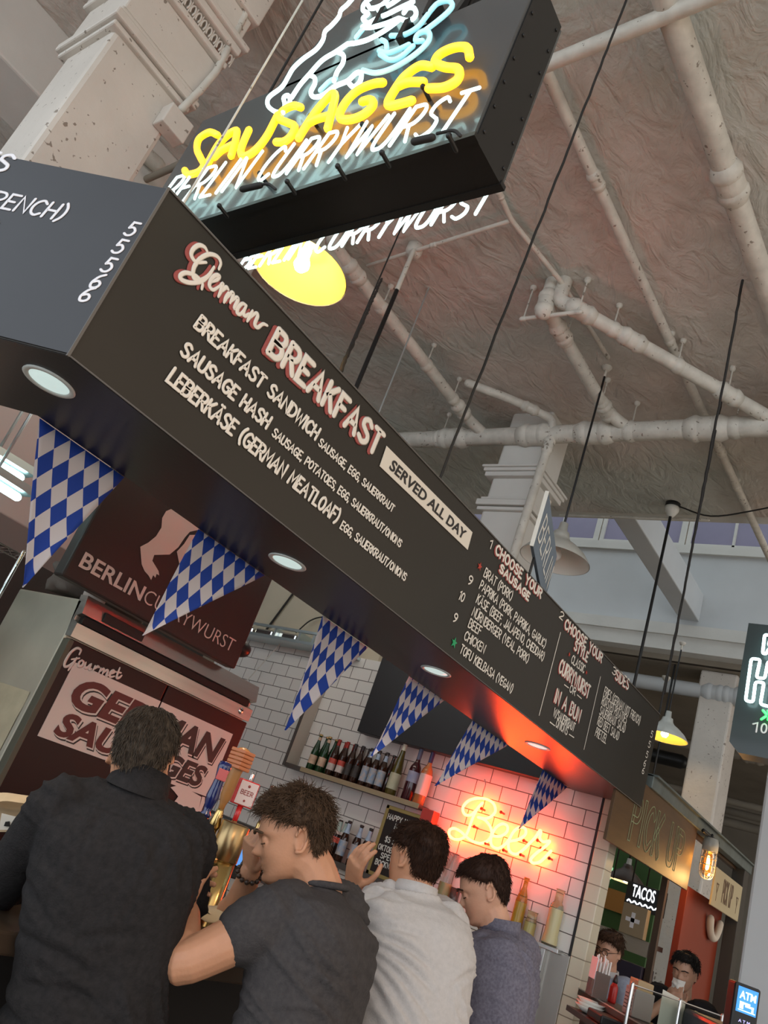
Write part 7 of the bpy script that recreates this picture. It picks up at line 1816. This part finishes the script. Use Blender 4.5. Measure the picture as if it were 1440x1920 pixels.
# wiping the mouth
hc6 = at(1283, 1824, 5.6); fc = tocam(hc6); face6 = (fc*.9+V((-RT.x, -RT.y, 0)).normalized()*.30+V((0, 0, -.16))).normalized()
def ex6(t, H, neck, hip, f_, s_, mb, sm):
    mouth = H @ V((0, .125, -.075))
    for s, el, wr in ((1, neck+s_*.24-UZ*.30+f_*.22, mouth+s_*.055-UZ*.115), (-1, neck-s_*.19-UZ*.31+f_*.24, mouth-s_*.030-UZ*.125+f_*.02)):
        sh = neck+s_*(.18*s)-UZ*.055; chain(mb, [sh, el, wr], [.050, .043, .030])
        hand(mb, frame(wr, (mouth-wr)+UZ*.10+s_*(-.02*s), f_ if s < 0 else f_*.7+s_*.7), -s, (.35, .3, .3, .35) if s < 0 else (.8, .8, .8, .8), .04, (.5, .6))
        chain(sm, [sh.lerp(neck, .3), sh, sh.lerp(el, .55)], [.075, .084, .070], 18)
guest('person', 'person in a black T-shirt with short dark hair wiping the mouth with a paper napkin', hc6, face6, .50, cloth_mat('shirt_black', (.020, .018, .020), (.013, .012, .013), 500), skinC, hair_mat('hair_black', (.022, .018, .016), (.01, .009, .008)), 51, (.072, .016, -.080), ex6)
H6 = head_matrix(hc6, face6, UZ); mth = H6 @ V((.0, .135, -.062)); s6 = face6.cross(UZ).normalized()
mb = MB(); G_ = []
for i in range(9):
    for j in range(9):
        u_ = i/8-.5; v_ = j/8-.5; G_.append(mth + s6*(u_*.085) + UZ*(v_*.075-.012) + face6*(.018*noise.noise(V((u_*4, v_*4, 2)))-.10*u_*u_-.06*v_*v_))
fs = [[i*9+j, i*9+j+1, (i+1)*9+j+1, (i+1)*9+j] for i in range(8) for j in range(8)]; G2 = [g-face6*.002 for g in G_]
fs += [[a_+81 for a_ in f[::-1]] for f in fs[:64]]
mb.add(G_+G2, fs, True); tag(mb.obj('paper_napkin', mat('napkin_white', (.66, .62, .56), .8)), 'crumpled white paper napkin held to the mouth of the man in black', 'napkin')
# ------------------------------------------------------------------ light
w = bpy.data.worlds.new('world'); scene.world = w; w.use_nodes = True
nt = w.node_tree; bg = nt.nodes['Background']; L = nt.links.new
# the open hall round the stalls: cool daylight from the entrance at the left (-X), warm lamplight from behind (-Y)
tc = nt.nodes.new('ShaderNodeTexCoord'); sx = nt.nodes.new('ShaderNodeSeparateXYZ'); L(tc.outputs['Generated'], sx.inputs[0])
mr = nt.nodes.new('ShaderNodeMapRange'); mr.inputs['From Min'].default_value = .25; mr.inputs['From Max'].default_value = -.85; L(sx.outputs['X'], mr.inputs['Value'])
cr = nt.nodes.new('ShaderNodeMix'); cr.data_type = 'RGBA'; L(mr.outputs['Result'], cr.inputs['Factor'])
cr.inputs['A'].default_value = (1.15, .95, .76, 1); cr.inputs['B'].default_value = (1.75, 1.95, 2.15, 1)
L(cr.outputs['Result'], bg.inputs[0]); bg.inputs[1].default_value = 1.02
def lamp(loc, e, c, r=.12):
    l = bpy.data.lights.new('fill_light', 'POINT'); l.energy = e; l.color = c; l.shadow_soft_size = r
    o = bpy.data.objects.new('fill_light', l); COL.objects.link(o); o.location = loc; o['kind'] = 'helper'
lamp((.7, .1, 2.5), 20, (1, .58, .28)); lamp((3.6, -.4, 2.9), 18, (1, .70, .45))  # unseen warm fill lights added on the customers' side of the board
l = bpy.data.lights.new('added_warm_spot', 'SPOT'); l.energy = 60; l.color = (1, .66, .22); l.spot_size = radians(50); l.spot_blend = .9; l.shadow_soft_size = .05  # unseen warm spot added to yellow the refrigerator's side
o = bpy.data.objects.new('added_warm_spot', l); COL.objects.link(o); o.location = (.9, 4.1, 1.55); o.rotation_euler = V((1, .02, .08)).to_track_quat('-Z', 'Y').to_euler(); o['kind'] = 'helper'
